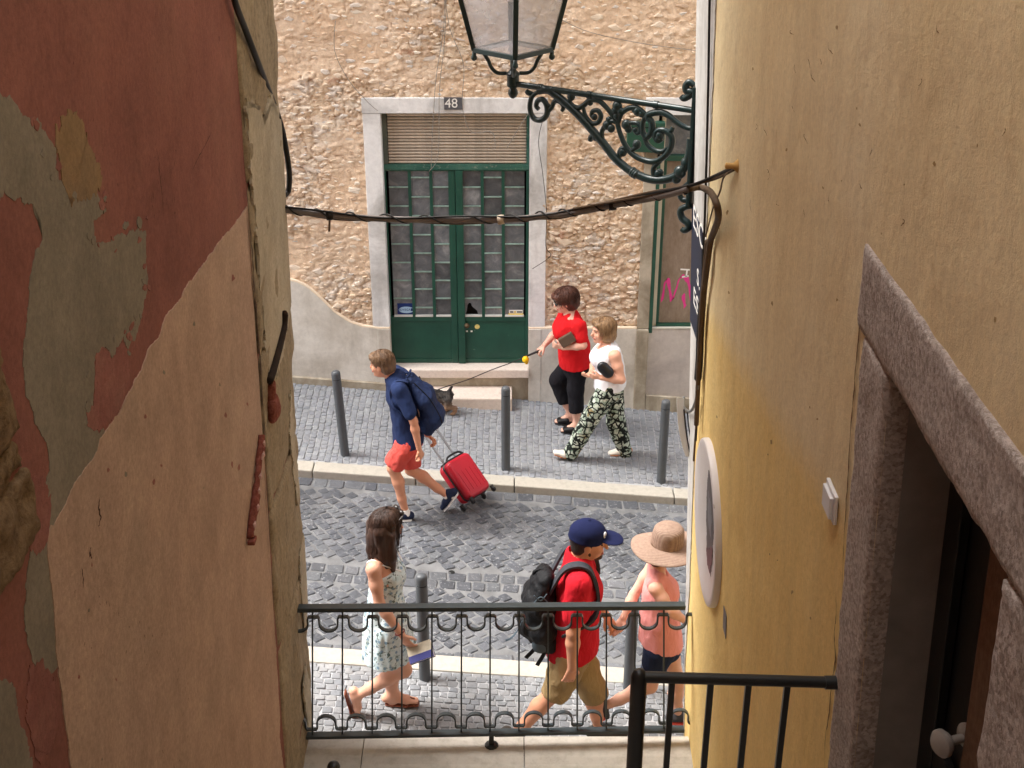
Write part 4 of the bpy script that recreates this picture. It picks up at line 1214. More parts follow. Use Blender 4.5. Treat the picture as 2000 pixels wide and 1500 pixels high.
# white rendered strip at the corner
sp_ = [(1420, -220), (1400, 0), (1393, 200), (1383, 420), (1369, 650), (1362, 800), (1355, 950), (1348, 1150), (1339, 1300), (1336.5, 1480), (1320, 1600), (1300, 1600), (1330, 1000), (1350, 300), (1360, -220)]
wall_patch('corner_render', sp_, RW, RWp, (-1, 0, 0), MAT['strip'], yel, 0.0, 0.006, 0.006, 87, keep=lambda y, z: (min(y, YC + 0.001), z))
# granite surround
rough_block('jamb', OYf, ya_(3.335), OZ0, OZ1 - 0.004, -0.10, 0.012, RWp, MAT['granite'], yel, 0.004, 0.02, 91, 14, rnd=0.012)
rough_block('jamb', ya_(1.82), OYn, OZ0, OZ1 - 0.004, -0.10, 0.014, RWp, MAT['granite'], yel, 0.005, 0.02, 93, 12, rnd=0.02)
rough_block('lintel', ya_(1.70), ya_(3.40), OZ1, za_(4.91), -0.10, 0.014, RWp, MAT['granite'], yel, 0.004, 0.02, 97, 12, rnd=0.012)
MB().box((rwall_x(OZ0) - 0.03, OYn - 0.05, OZ0 - 0.08), (rwall_x(OZ0) + 0.4, OYf + 0.05, OZ0 + 0.02)).build('threshold', MAT['granite'], yel, bevel=0.01)
# the dark door, half open behind the jamb
MAT['darkdoor'] = M('dark_door_paint', srgb(26, 24, 22), 0.45, 0.3, 8)
MAT['wood'] = aged('brown_wood', srgb(88, 64, 48), srgb(112, 84, 64), srgb(124, 98, 76), (14, 14, 1), 2, 0.2)
xd = lambda z, k=0.0: rwall_x(z) + DEP + k
def dhex(name, y0, y1, z0, z1, k0, k1, mat, bevel=0.004, parent=None):
    p = [(xd(z0, k0), y0, z0), (xd(z0, k1), y0, z0), (xd(z0, k1), y1, z0), (xd(z0, k0), y1, z0), (xd(z1, k0), y0, z1), (xd(z1, k1), y0, z1), (xd(z1, k1), y1, z1), (xd(z1, k0), y1, z1)]
    return MB().hexa(p).build(name, mat, parent or idoor, bevel=bevel)
idoor = empty('door', (0, 0, 0)); idoor.parent = yel
dhex('leaf', OYn + 0.02, OYf - 0.016, OZ0 + 0.02, OZ1 - 0.005, 0.0, 0.05, MAT['darkdoor'])
dhex('stile', OYf - 0.12, OYf - 0.018, OZ0 + 0.03, OZ1 - 0.01, -0.03, -0.002, MAT['darkdoor'])
dhex('stile', OYn + 0.03, OYn + 0.12, OZ0 + 0.03, OZ1 - 0.01, -0.03, -0.002, MAT['darkdoor'])
dhex('rail', OYn + 0.121, OYf - 0.121, za_(3.42), za_(3.55), -0.025, -0.002, MAT['darkdoor'])
dhex('upper_panel', OYn + 0.13, OYf - 0.32, za_(3.58), za_(4.58), -0.03, -0.002, MAT['wood'], 0.012)
dhex('lower_panel', OYn + 0.16, OYf - 0.16, za_(2.55), za_(3.36), -0.014, -0.002, MAT['darkdoor'], 0.01)
kp = PPL(1845, 1450, Vector((xd(za_(3.5), -0.09), 0, 0)), Vector((1, 0, 0)))
MAT['porcelain'] = M('porcelain', srgb(150, 143, 134), 0.35, 0.1, spec=0.5)
MB().lathe([(0.034, -0.012), (0.036, 0.0), (0.03, 0.006), (0.012, 0.012), (0.012, 0.05), (0.028, 0.056), (0.036, 0.066), (0.036, 0.078), (0.026, 0.088), (0.0, 0.091)], kp + Vector((0.06, 0.02, 0)), 18, Vector((-1, -0.35, 0))).build('knob', MAT['porcelain'], idoor, smooth=True, auto=0.7)
# crack beside the jamb, scratches
MAT['crack2'] = M('crack_brown', srgb(120, 84, 44), 0.95, 0.2)
crack([(1632, 1150), (1633, 1200), (1629, 1240), (1631, 1290), (1624, 1340), (1618, 1400), (1612, 1440), (1610, 1500)], RW, 0.0032, (-1, 0, 0), 0.005, yel, mat=MAT['crack2'], seed=51)
crack([(1690, 470), (1684, 560), (1676, 660), (1668, 760), (1660, 860), (1654, 960), (1648, 1060), (1644, 1180)], RW, 0.0032, (-1, 0, 0), 0.006, yel, mat=MAT['crack2'], seed=52)
MAT['paper'] = M('scrape_pale', srgb(240, 214, 150), 0.8, 0.1)
crack([(1424, 1190), (1432, 1220), (1442, 1260), (1448, 1290)], RW, 0.003, (-1, 0, 0), 0.004, yel, 'scrape', MAT['paper'], 53)
crack([(1388, 1286), (1396, 1302)], RW, 0.003, (-1, 0, 0), 0.004, yel, 'scrape', MAT['paper'], 54)
for k in range(22):
    r2 = random.Random(300 + k)
    x, y = r2.uniform(1480, 1980), r2.uniform(30, 440)
    if r2.random() < 0.4: x, y = r2.uniform(1440, 1620), r2.uniform(40, 400)
    crack([(x, y), (x + r2.uniform(-4, 6), y + r2.uniform(2, 14)), (x + r2.uniform(-6, 10), y + r2.uniform(8, 26))], RW, 0.0008, (-1, 0, 0), 0.002, yel, 'hair_crack', MAT['crack2'], 60 + k)
# oval plaque, bell push, little grey plate
def on_wall(cy, cz, a, b, n=40): return [(cy + a * math.cos(2 * math.pi * k / n), cz + b * math.sin(2 * math.pi * k / n)) for k in range(n)]
pc = RW(1389, 1024)
plq = empty('oval_plaque', RWp(pc.y, pc.z), 'white oval plaque with a dark painted figure on the yellow wall', 'plaque')
t = NT('glazed_plaque'); v = t.coord('Object'); n1 = t.noise(v, 3, 4, 0.5)
MAT['plaque'] = t.done(t.ramp(n1, [(0.3, srgb(222, 216, 214)), (0.7, srgb(234, 230, 230))]), 0.35, None, 0, 0.4)
yA, yB, zA, zB = RW(1412, 1040).y, RW(1367, 1020).y, RW(1390, 1187).z, RW(1390, 862).z
cy_, cz_ = (yA + yB) / 2, (zA + zB) / 2
ra, rb = (yB - yA) / 2, (zB - zA) / 2
m2 = MB(); rings = [(1.0, 0.0), (1.0, 0.02), (0.985, 0.032), (0.955, 0.036), (0.90, 0.031), (0.0, 0.028)]
nn = 48
for (k, d) in rings[:-1]:
    m2.v += [tuple(RWp(p[0], p[1], d)) for p in on_wall(cy_, cz_, ra * k, rb * k, nn)]
m2.v.append(tuple(RWp(cy_, cz_, 0.03)))
for r_ in range(len(rings) - 2):
    m2.f += [(r_ * nn + i, r_ * nn + (i + 1) % nn, (r_ + 1) * nn + (i + 1) % nn, (r_ + 1) * nn + i) for i in range(nn)]
m2.f += [((len(rings) - 2) * nn + i, (len(rings) - 2) * nn + (i + 1) % nn, len(m2.v) - 1) for i in range(nn)]
m2.build('disc', MAT['plaque'], plq, smooth=True, auto=0.6)
MAT['plq_dark'] = M('plaque_ink', srgb(92, 84, 86), 0.4, 0.4, 9)
MAT['plq_grey'] = M('plaque_wash', srgb(128, 128, 132), 0.4, 0.25, 12)
MAT['plq_red'] = M('plaque_plum', srgb(112, 72, 76), 0.4, 0.25, 12)
fig = [(1384, 912), (1391, 935), (1395, 970), (1398, 990), (1396, 1040), (1394, 1065), (1392, 1095), (1388, 1132), (1382, 1110), (1378, 1080), (1376, 1010), (1378, 960), (1380, 930)]
def plq_patch(nm, pxs, mat, out, seed): 
    return wall_patch(nm, pxs, lambda x, y: RW(x, y, 0.033), lambda y, z, o: RWp(y, z, o), (-1, 0, 0), mat, plq, out, 0.0012, 0.01, seed)
fig = [(1386.5 + (x - 1386.5) * 0.72, 1022 + (y - 1022) * 0.92) for x, y in fig]
plq_patch('painted_figure', fig, MAT['plq_dark'], 0.0318, 5)
plq_patch('painted_figure', [(1384, 960), (1389, 985), (1391, 1020), (1389, 1050), (1385, 1035), (1383, 1000)], MAT['plq_grey'], 0.0332, 6)
plq_patch('painted_figure', [(1380, 1075), (1391, 1072), (1391, 1095), (1387, 1122), (1382, 1104)], MAT['plq_red'], 0.0332, 7)
bell = empty('bell_push', RW(1630, 985), 'small white plastic bell push by the granite jamb', 'bell push')
ya, yb_, za, zb_ = RW(1640, 975).y, RW(1620, 975).y, RW(1630, 1012).z, RW(1630, 948).z
def rbox(name, y0, y1, z0, z1, d0, d1, mat, parent, bevel=0.003):
    p = [RWp(y0, z0, d0), RWp(y0, z0, d1), RWp(y1, z0, d1), RWp(y1, z0, d0), RWp(y0, z1, d0), RWp(y0, z1, d1), RWp(y1, z1, d1), RWp(y1, z1, d0)]
    return MB().hexa(p).build(name, mat, parent, bevel=bevel)
MAT['wplastic'] = M('white_plastic', srgb(232, 230, 228), 0.4, 0.03)
rbox('back_plate', ya, yb_, za, zb_, 0.0025, 0.014, MAT['wplastic'], bell)
rbox('cover', ya + 0.012, yb_ - 0.012, za + 0.012, zb_ - 0.012, 0.0145, 0.026, MAT['wplastic'], bell)
q0, q1 = RW(1420, 1215), RW(1414, 1215)
o = rbox('metal_plate', q0.y, q1.y, RW(1417, 1240).z, RW(1417, 1190).z, 0.0025, 0.005, M('grey_metal', srgb(120, 118, 118), 0.5, 0.1), None, 0.001)
tag(o, 'small blank grey metal plate below the oval plaque', 'plate')

# ---------- street name sign on the corner strip
sg = [RW(1352, 388, 0.012), RW(1383, 436, 0.012), RW(1366, 652, 0.012), RW(1345, 604, 0.012)]
sy0, sy1 = (RW(1381, 436).y + RW(1368, 652).y) / 2, YC - 0.015
sz1, sz0 = RW(1352, 392).z, RW(1346, 605).z
MAT['sign'] = M('enamel_sign', srgb(36, 42, 60), 0.6, 0.12, 6, spec=0.2)
sign = rbox('street_sign', sy0, sy1, sz0, sz1, 0.0075, 0.013, MAT['sign'], None, 0.002)
tag(sign, 'dark blue street name sign with white letters on the corner strip', 'sign')
zdir = (RWp(0, 1) - RWp(0, 0)).normalized()
def sline(s_, px, py, size, sxx=1.0):
    p = RW(px, py, 0.0136)
    text_mesh('lettering', s_, size, (p.x, p.y, p.z), (0, -1, 0), zdir, MAT['chalk'], sign, 'LEFT', 0.0005, sxx)
sline('ESCA', 1353.5, 420, 0.17, 1.45)
sline('S.', 1361, 538, 0.13, 1.4)
sline('ES', 1354, 575, 0.14, 1.6)

# ---------- railing along the pavement
MAT['iron'] = M('dark_iron_paint', srgb(54, 64, 68), 0.38, 0.2, 14, 0.12, 60, spec=0.5)
MAT['iron_green'] = M('bottle_green_iron', srgb(26, 46, 46), 0.32, 0.25, 12, 0.15, 50, spec=0.55)
MAT['iron_black'] = M('black_iron', srgb(34, 36, 36), 0.35, 0.25, 14, 0.2, 50, spec=0.5)
rail = empty('railing', (0, RY, ZCOP), 'low dark iron railing with looped scrolls along the stair parapet', 'railing')
ra_, rb_ = PY(600, 1188, RY - 0.03), PY(1336, 1183, RY + 0.03)
ba_, bb_ = PY(600, 1437, RY - 0.03), PY(1336, 1424, RY + 0.03)
def rp_(s, top=True):     # point along the rail, s in metres from the left end
    A, B = (ra_, rb_) if top else (ba_, bb_)
    return A + (B - A) * s
ra2, rb2 = rp_(-0.04), rp_(1.0)
MB().bar(rp_(-0.045), rp_(1.003), 0.05, 0.03).build('top_rail', MAT['iron'], rail, bevel=0.004)
MB().bar(rp_(-0.05, False), rp_(1.0, False), 0.05, 0.022).build('bottom_rail', MAT['iron'], rail, bevel=0.004)
LR = (rb_ - ra_).length
def s_at(px):            # baluster pixel at the mid-height of the rail
    p = PY(px, 1310, RY)
    return (p.x - ra_.x) / (rb_.x - ra_.x)
bpx = [622, 678.5, 735, 791, 848, 904, 958.5, 1013.5, 1069, 1124.5, 1180, 1234.5, 1290]
ss = [s_at(x) for x in bpx]
for s in ss:
    p, q_ = rp_(s), rp_(s, False)
    MB().bar((q_.x, q_.y, q_.z), (p.x, p.y, p.z), 0.0095, 0.0095, up=Vector((0, 1, 0))).build('baluster', MAT['iron'], rail)
def arch(s0, s1, top):
    A, B = rp_(s0, top), rp_(s1, top)
    L = (B - A).length; d = (B - A).normalized()
    tab = L * 0.19
    R_ = (L - 2 * tab) / 2
    dz = -0.062 if top else 0.05
    sg_ = -1 if top else 1
    path = [(0.0, dz), (tab * 0.8, dz), (tab, dz + sg_ * 0.012), (tab, dz + sg_ * 0.05)]
    for k in range(1, 12):
        an = math.pi * k / 12
        path.append((tab + R_ - R_ * math.cos(an), dz + sg_ * (0.05 + R_ * math.sin(an) * 0.95)))
    path += [(L - tab, dz + sg_ * 0.05), (L - tab, dz + sg_ * 0.012), (L - tab * 0.8, dz), (L, dz)]
    mb = MB(); wv, th = 0.013, 0.0045
    n = len(path); P3 = [A + d * a_ + Vector((0, 0, b_)) for a_, b_ in path]
    base = 0
    for i, p in enumerate(P3):
        tg = (P3[min(i + 1, n - 1)] - P3[max(i - 1, 0)]).normalized()
        nm = tg.cross(Vector((0, 1, 0))).normalized()
        for yy, tt in ((-wv, -th), (wv, -th), (wv, th), (-wv, th)):
            mb.v.append(tuple(p + Vector((0, yy, 0)) + nm * tt))
    for i in range(n - 1):
        for k in range(4):
            l = (k + 1) % 4
            mb.f.append((i * 4 + k, i * 4 + l, (i + 1) * 4 + l, (i + 1) * 4 + k))
    mb.f += [(3, 2, 1, 0), tuple((n - 1) * 4 + k for k in range(4))]
    mb.build('loop', MAT['iron'], rail)
allss = [2 * ss[0] - ss[1]] + ss + [2 * ss[-1] - ss[-2]]
for a_, b_ in zip(allss[:-1], allss[1:]):
    if a_ < -0.01: a_ = a_
    arch(a_, b_, True); arch(a_, b_, False)
fp = PY(960, 1455, RY)
MB().bar((fp.x, RY, ZCOP - 0.02), (fp.x, RY, rp_(0.5, False).z), 0.03, 0.03, up=Vector((0, 1, 0))).build('foot', MAT['iron_black'], rail)
MB().lathe([(0.045, 0.0), (0.04, 0.008), (0.02, 0.014)], (fp.x, RY, ZCOP - 0.001), 12).build('foot_plate', MAT['iron_black'], rail)
MB().bar((fp.x + 0.02, RY, rp_(0.5, False).z - 0.018), (fp.x + 0.21, RY + 0.005, rp_(0.55, False).z - 0.018), 0.03, 0.012).build('foot_brace', MAT['iron_black'], rail)

# ---------- handrail of the door landing
hr = empty('handrail', (0.385, ya_(3.30), ZLAND), 'black tubular handrail with square bars in front of the granite doorway', 'handrail')
HY = ya_(3.30)
t0, t1 = PY(1248, 1322, HY), PY(1634, 1333, HY)
p0 = Vector((t0.x, HY, OZ0))
MB().tube([p0, (t0.x, HY, t0.z - 0.02), (t0.x, HY, t0.z + 0.004), (t0.x, HY, t0.z + 0.02), (t0.x, HY, t0.z + 0.026)], [0.0245, 0.0245, 0.0245, 0.017, 0.005], 16).build('post', MAT['iron_black'], hr, smooth=True, auto=0.8)
MB().tube([t0, (t1.x, HY, t1.z)], 0.0175, 14).build('top_rail', MAT['iron_black'], hr, smooth=True, auto=0.8)
MB().tube([(t1.x - 0.035, HY, t1.z), (t1.x + 0.0, HY, t1.z)], 0.0205, 14).build('rail_collar', MAT['iron_black'], hr, smooth=True, auto=0.8)
MB().bar((t0.x, HY, OZ0 + 0.1), (rwall_x(OZ0 + 0.1) - 0.005, HY, OZ0 + 0.1), 0.012, 0.03).build('bottom_rail', MAT['iron_black'], hr)
for px in (1312, 1388, 1462, 1538):
    a_ = PY(px, 1335, HY)
    MB().bar((a_.x, HY, OZ0 + 0.1), (a_.x, HY, a_.z + 0.005), 0.018, 0.018, up=Vector((0, 1, 0))).build('baluster', MAT['iron_black'], hr, bevel=0.002)

# the tip of an iron newel just in view at the foot of the stairs
nw = empty('newel_knob', PY(651, 1500, 5.7), 'black iron newel knob standing at the foot of the stairs', 'newel')
kz = PY(651, 1490, 5.7)
MB().lathe([(0.02, -0.55), (0.02, -0.06), (0.034, -0.05), (0.038, -0.028), (0.03, -0.008), (0.012, 0.0), (0.0, 0.001)], kz, 16).build('knob', MAT['iron_black'], nw, smooth=True, auto=0.8)

# ---------- bollards
MAT['bollard'] = M('bollard_paint', srgb(78, 82, 86), 0.45, 0.12, 10, 0.1, spec=0.45)
def bollard(px, py, hgt, label, lean=0.0):
    p = PG(px, py)
    b = empty('bollard', (p.x, p.y, p.z), label, 'bollard', 'bollards along the kerbs')
    ax = Vector((lean, 0, 1)).normalized()
    r = 0.042
    MB().lathe([(r, -0.05), (r, hgt - 0.085)], p, 22, ax).build('shaft', MAT['bollard'], b, smooth=True, auto=0.8)
    MB().lathe([(r * 0.9, hgt - 0.086), (r * 0.9, hgt - 0.078)], p, 22, ax).build('groove', MAT['black'], b, smooth=True, auto=0.8)
    MB().lathe([(r, hgt - 0.078), (r * 1.0, hgt - 0.03), (r * 0.9, hgt - 0.01), (r * 0.6, hgt), (0.0, hgt + 0.003)], p, 22, ax).build('cap', MAT['bollard'], b, smooth=True, auto=0.8)
bollard(674, 888, 0.875, 'grey metal bollard on the far pavement, tilted, near the wavy plinth', -0.045)
bollard(988, 916, 0.865, 'grey metal bollard on the far pavement in front of the green door')
bollard(1291, 941, 0.865, 'grey metal bollard on the far pavement before the boarded window', 0.004)
bollard(830, 1324, 0.90, 'grey metal bollard on the near pavement beside the woman in the floral dress')
bollard(1228, 1344, 0.90, 'grey metal bollard on the near pavement between the man and the hat wearer', 0.0)

# worn plaster: trowel scars, drips and knocked-out chips on both alley walls
MAT['damp_y'] = plaster('damp_yellow', srgb(176, 146, 96), srgb(190, 160, 108), srgb(200, 172, 122), 5.0, 0.4)
for k in range(34):
    r2 = random.Random(1500 + k)
    x, y = r2.uniform(1400, 1990), r2.uniform(20, 1480)
    if x > 1650 and y > (x - 1690) * 1.36 + 430: continue
    rr = r2.uniform(1.0, 3.2)
    pl = [(x + rr * r2.uniform(0.5, 1.2) * math.cos(a), y + 1.6 * rr * r2.uniform(0.5, 1.3) * math.sin(a)) for a in [i_ / 6 * 2 * math.pi for i_ in range(6)]]
    wall_patch('chip', pl, RW, RWp, (-1, 0, 0), MAT['damp_y'], yel, 0.0, 0.0006, 0.003, 1600 + k)
for k in range(30):
    r2 = random.Random(2500 + k)
    x, y = r2.uniform(60, 500), r2.uniform(520, 1490)
    if x < 520 - (y - 400) * 0.62 and y < 1000 or x < 150: continue
    rr = r2.uniform(1.0, 3.6)
    pl = [(x + rr * r2.uniform(0.5, 1.2) * math.cos(a), y + 1.9 * rr * r2.uniform(0.5, 1.3) * math.sin(a)) for a in [i_ / 6 * 2 * math.pi for i_ in range(6)]]
    wall_patch('chip', pl, LW, LWp, (1, 0, 0), MAT['roughpink'] if k % 3 else MAT['greyplaster'], pink, 0.003, 0.0009, 0.004, 2600 + k)
# two small dark discs added in place of dark spots on the road
for k, (x, y, r) in enumerate(((796, 1113, 0.042), (882, 1117, 0.026))):
    p = PG(x, y, ROAD_OFF + 0.003)
    o = MB().lathe([(r, -0.02), (r, 0.0), (r * 0.8, 0.003), (r * 0.75, 0.001), (0.0, 0.001)], p, 18, Vector((SL, 0, 1))).build('dark_spot_disc', MAT['iron_black'], None, smooth=True, auto=0.6)
    tag(o, ['round dark disc added for a dark spot on the cobbles', 'small dark disc added for a dark spot beside the larger one'][k], 'dark spot')
# ================================================================= street lamp on its scrolled bracket
LA = PY(1357, 216, YC)
_d = ray(1002, 163); LL = CAMP + _d * ((LA.z - HC) / _d.z)      # the arm is level
BD = (LL - LA); BD.z = 0; BD.normalize()
BN = BD.cross(Vector((0, 0, 1))).normalized()
def BR(zx, zy): return PPL(860 + zx / 3.3333, zy / 3.3333, LA, BN)
lamp = empty('street_lamp', (LA.x, LA.y, LA.z - 0.6), 'bottle green street lantern on a scrolled cast iron wall bracket', 'street lamp')
IG = MAT['iron_green']
MB().tube([LA, LL + Vector((0, 0, 0.0)) - BD * 0.02], 0.0165, 14).build('arm', IG, lamp, smooth=True, auto=0.9)
for k in (0.16, 0.44, 0.80):
    p = LL.lerp(LA, k)
    MB().tube([p - BD * 0.012, p + BD * 0.012], 0.021, 14).build('arm_collar', IG, lamp, smooth=True, auto=0.8)
def scroll(pts, r, name='scroll', taper=True):
    cl = catmull([BR(*q) for q in pts], 5)
    n = len(cl)
    rr = [1.22 * r * (1.0 if not taper else (0.72 + 0.28 * math.sin(math.pi * i / (n - 1)))) for i in range(n)]
    MB().tube(cl, rr, 10).build(name, IG, lamp, smooth=True, auto=1.0)
def blob(q, r, name='leaf', sq=0.8):
    p = BR(*q); r = r * 1.2
    mb = MB(); n, m = 10, 7
    for i in range(m + 1):
        th = math.pi * i / m
        for k in range(n):
            an = 2 * math.pi * k / n
            mb.v.append(tuple(p + BD * (r * math.sin(th) * math.cos(an)) + BN * (r * sq * math.sin(th) * math.sin(an)) + Vector((0, 0, r * math.cos(th)))))
    for i in range(m):
        for k in range(n):
            l = (k + 1) % n
            mb.f.append((i * n + k, i * n + l, (i + 1) * n + l, (i + 1) * n + k))
    mb.build(name, IG, lamp, smooth=True)
scroll([(640, 590), (700, 585), (760, 625), (850, 700), (930, 780), (1000, 860), (1060, 930), (1130, 1020), (1200, 1085), (1270, 1130), (1360, 1165), (1450, 1170), (1530, 1145), (1590, 1090), (1622, 1000), (1632, 900)], 0.019, taper=False)
scroll([(660, 588), (600, 625), (583, 700), (605, 765), (650, 782), (692, 750), (694, 690), (668, 648), (636, 655), (625, 690), (642, 712)], 0.0135)
scroll([(600, 610), (575, 605), (560, 588)], 0.013)
scroll([(690, 740), (725, 700), (745, 660), (780, 662), (802, 695), (792, 722)], 0.012)
scroll([(852, 628), (842, 655), (862, 688), (900, 702), (940, 680), (975, 652), (1030, 655), (1080, 698), (1120, 752), (1152, 805)], 0.0125)
blob((852, 628), 0.020); blob((700, 690), 0.014)
scroll([(930, 690), (945, 752), (985, 800), (1028, 796), (1046, 755), (1025, 720), (992, 725), (985, 752), (1003, 768)], 0.0115)
blob((1003, 762), 0.016); blob((975, 668), 0.015)
blob((1152, 690), 0.024); blob((1140, 720), 0.020); blob((1175, 725), 0.019); blob((1150, 755), 0.018)
scroll([(1152, 660), (1152, 720), (1160, 800)], 0.012)
blob((1085, 815), 0.022); blob((1112, 835), 0.020); blob((1098, 780), 0.016)
scroll([(1060, 920), (1052, 860), (1075, 820), (1112, 790), (1150, 800)], 0.012)
scroll([(1160, 800), (1180, 740), (1225, 705), (1280, 703), (1325, 735), (1342, 760)], 0.0125)
blob((1285, 725), 0.022); blob((1312, 740), 0.018); blob((1265, 715), 0.016)
scroll([(1345, 745), (1318, 800), (1318, 860), (1345, 892), (1372, 860), (1378, 800), (1350, 752), (1420, 730), (1480, 748), (1540, 795), (1600, 830), (1650, 838)], 0.015)
scroll([(1150, 790), (1175, 880), (1220, 970), (1290, 1028), (1380, 1052), (1450, 1024), (1500, 962), (1505, 890), (1462, 850), (1412, 852), (1398, 890), (1418, 918), (1446, 902)], 0.0145)
blob((1430, 880), 0.021); blob((1415, 905), 0.017); scroll([(1480, 860), (1505, 850), (1515, 825)], 0.012)
scroll([(1322, 862), (1345, 935), (1395, 978), (1450, 985), (1480, 960)], 0.012)
scroll([(1200, 812), (1240, 800), (1285, 805), (1305, 840), (1285, 868), (1262, 850)], 0.011)
blob((1212, 812), 0.024); blob((1225, 842), 0.018); blob((1268, 848), 0.013)
scroll([(1240, 985), (1262, 968), (1290, 950), (1285, 925), (1262, 925)], 0.011); blob((1275, 940), 0.018)
scroll([(1245, 1000), (1210, 965), (1178, 970), (1165, 1002), (1180, 1022)], 0.0115); blob((1188, 990), 0.021)
scroll([(1460, 1010), (1425, 1055), (1390, 1090), (1390, 1135), (1420, 1148), (1440, 1120), (1418, 1108)], 0.012); blob((1418, 1130), 0.019)
scroll([(1020, 880), (985, 890), (975, 918)], 0.014); blob((1015, 885), 0.024)
for q in ((1250, 1118), (1262, 1128), (1275, 1135)):
    p = BR(*q); MB().lathe([(0.026, -0.008), (0.028, 0.0), (0.026, 0.008)], p, 12, (BR(1300, 1150) - BR(1230, 1105))).build('collar', IG, lamp, smooth=True)
blob((1560, 1120), 0.03); blob((1600, 1060), 0.026); blob((1535, 1160), 0.026)
# back plate with its own curls
bt, bb = BR(1650, 560), BR(1640, 1340)
mb = MB(); mb.bar(Vector((LA.x, LA.y, bt.z)) - BD * 0.004, Vector((LA.x, LA.y, bb.z)) - BD * 0.004, 0.07, 0.018, up=BN.cross(Vector((0, 0, 1))))
mb.build('back_plate', IG, lamp, bevel=0.004)
scroll([(1655, 560), (1622, 535), (1600, 560), (1606, 592), (1640, 600), (1612, 628), (1585, 640), (1568, 625)], 0.017)
scroll([(1640, 1340), (1600, 1345), (1565, 1370), (1575, 1420), (1610, 1450), (1618, 1480), (1590, 1500), (1570, 1490)], 0.017)
scroll([(1620, 1190), (1590, 1215), (1560, 1265), (1580, 1300), (1615, 1295), (1612, 1260), (1590, 1255)], 0.013)
# socket and lantern
cx, cy = LL.x, LL.y
def lz(py): return PY(1001, py, cy).z
prof = [(0.0, lz(193)), (0.018, lz(190)), (0.028, lz(183)), (0.026, lz(176)), (0.018, lz(172)), (0.034, lz(168)), (0.034, lz(148)), (0.040, lz(146)), (0.040, lz(143)), (0.022, lz(138)), (0.012, lz(132)), (0.012, lz(104))]
MB().lathe([(r, z - LL.z) for r, z in prof], (cx, cy, LL.z), 18).build('socket', IG, lamp, smooth=True, auto=0.7)
zl0 = lz(97); hl = 0.52; zl1 = zl0 + hl
d0, d1 = 0.213, 0.345
cor = [(-1, 0), (0, -1), (1, 0), (0, 1)]
rot = math.radians(3)
cor = [(a * math.cos(rot) - b * math.sin(rot), a * math.sin(rot) + b * math.cos(rot)) for a, b in cor]
c0 = [Vector((cx + a * d0, cy + b * d0, zl0)) for a, b in cor]
c1 = [Vector((cx + a * d1, cy + b * d1, zl1)) for a, b in cor]
for i in range(4):
    j = (i + 1) % 4
    MB().bar(c0[i], c1[i], 0.028, 0.028, up=Vector((cor[i][0], cor[i][1], 0))).build('corner_bar', IG, lamp, bevel=0.004)
    MB().bar(c0[i], c0[j], 0.026, 0.026).build('base_bar', IG, lamp, bevel=0.003)
    MB().bar(c1[i], c1[j], 0.04, 0.04).build('top_bar', IG, lamp, bevel=0.004)
    dn = Vector((cor[i][0], cor[i][1], 0))
    MB().lathe([(0.012, 0.0), (0.012, -0.02), (0.017, -0.028), (0.017, -0.04), (0.006, -0.05)], c0[i] - Vector((0, 0, 0.008)), 12).build('drop', IG, lamp, smooth=True)
    q = [Vector((cx, cy, lz(143))) + dn * 0.035, Vector((cx, cy, lz(142))) + dn * 0.085, Vector((cx, cy, lz(132))) + dn * 0.118, Vector((cx, cy, lz(118))) + dn * 0.135, Vector((cx, cy, zl0 - 0.01)) + dn * 0.165]
    MB().tube(catmull(q, 5), 0.0105, 10).build('stay', IG, lamp, smooth=True)
t = NT('lantern_glass')
tr = t.n('ShaderNodeBsdfTransparent'); tr.inputs[0].default_value = (0.93, 0.93, 0.94, 1)
mxs = t.n('ShaderNodeMixShader')
v = t.coord('Object'); n1 = t.noise(v, 5, 5, 0.6)
t.l(t.ramp(n1, [(0.35, (0.16,) * 3), (0.7, (0.34,) * 3)]), mxs.inputs[0])
t.l(tr.outputs[0], mxs.inputs[1]); t.l(t.b.outputs[0], mxs.inputs[2])
t.l(mxs.outputs[0], t.t.nodes['Material Output'].inputs['Surface'])
MAT['glass'] = t.done((0.8, 0.78, 0.78), 0.12, None, 0, 0.6)
for i in range(4):
    j = (i + 1) % 4
    inn = [c0[i], c0[j], c1[j], c1[i]]
    nn_ = (c0[j] - c0[i]).cross(c1[i] - c0[i]).normalized()
    MB().sheet([p - nn_ * 0.002 for p in inn], nn_, 0.004).build('pane', MAT['glass'], lamp)
MB().sheet([p + Vector((0, 0, 0.006)) for p in c0], (0, 0, 1), 0.004).build('floor_pane', MAT['glass'], lamp)
MB().lathe([(0.03, 0.02), (0.03, 0.06), (0.05, 0.08), (0.055, 0.2), (0.03, 0.24), (0.0, 0.25)], (cx, cy, zl1 - 0.28), 16).build('bulb', M('opal_bulb', srgb(236, 236, 230), 0.3, 0.02), lamp, smooth=True)
r1 = [Vector((cx + a * d1 * 1.1, cy + b * d1 * 1.1, zl1 + 0.015)) for a, b in cor]
r2_ = [Vector((cx + a * 0.12, cy + b * 0.12, zl1 + 0.24)) for a, b in cor]
mb = MB(); mb.poly(r1 + r2_, [(3, 2, 1, 0), (4, 5, 6, 7)] + [(i, (i + 1) % 4, 4 + (i + 1) % 4, 4 + i) for i in range(4)]); mb.build('roof', IG, lamp)
MB().lathe([(0.10, 0.0), (0.10, 0.06), (0.14, 0.07), (0.03, 0.16), (0.02, 0.22), (0.03, 0.25), (0.0, 0.29)], (cx, cy, zl1 + 0.24), 16).build('chimney', IG, lamp, smooth=True, auto=0.6)

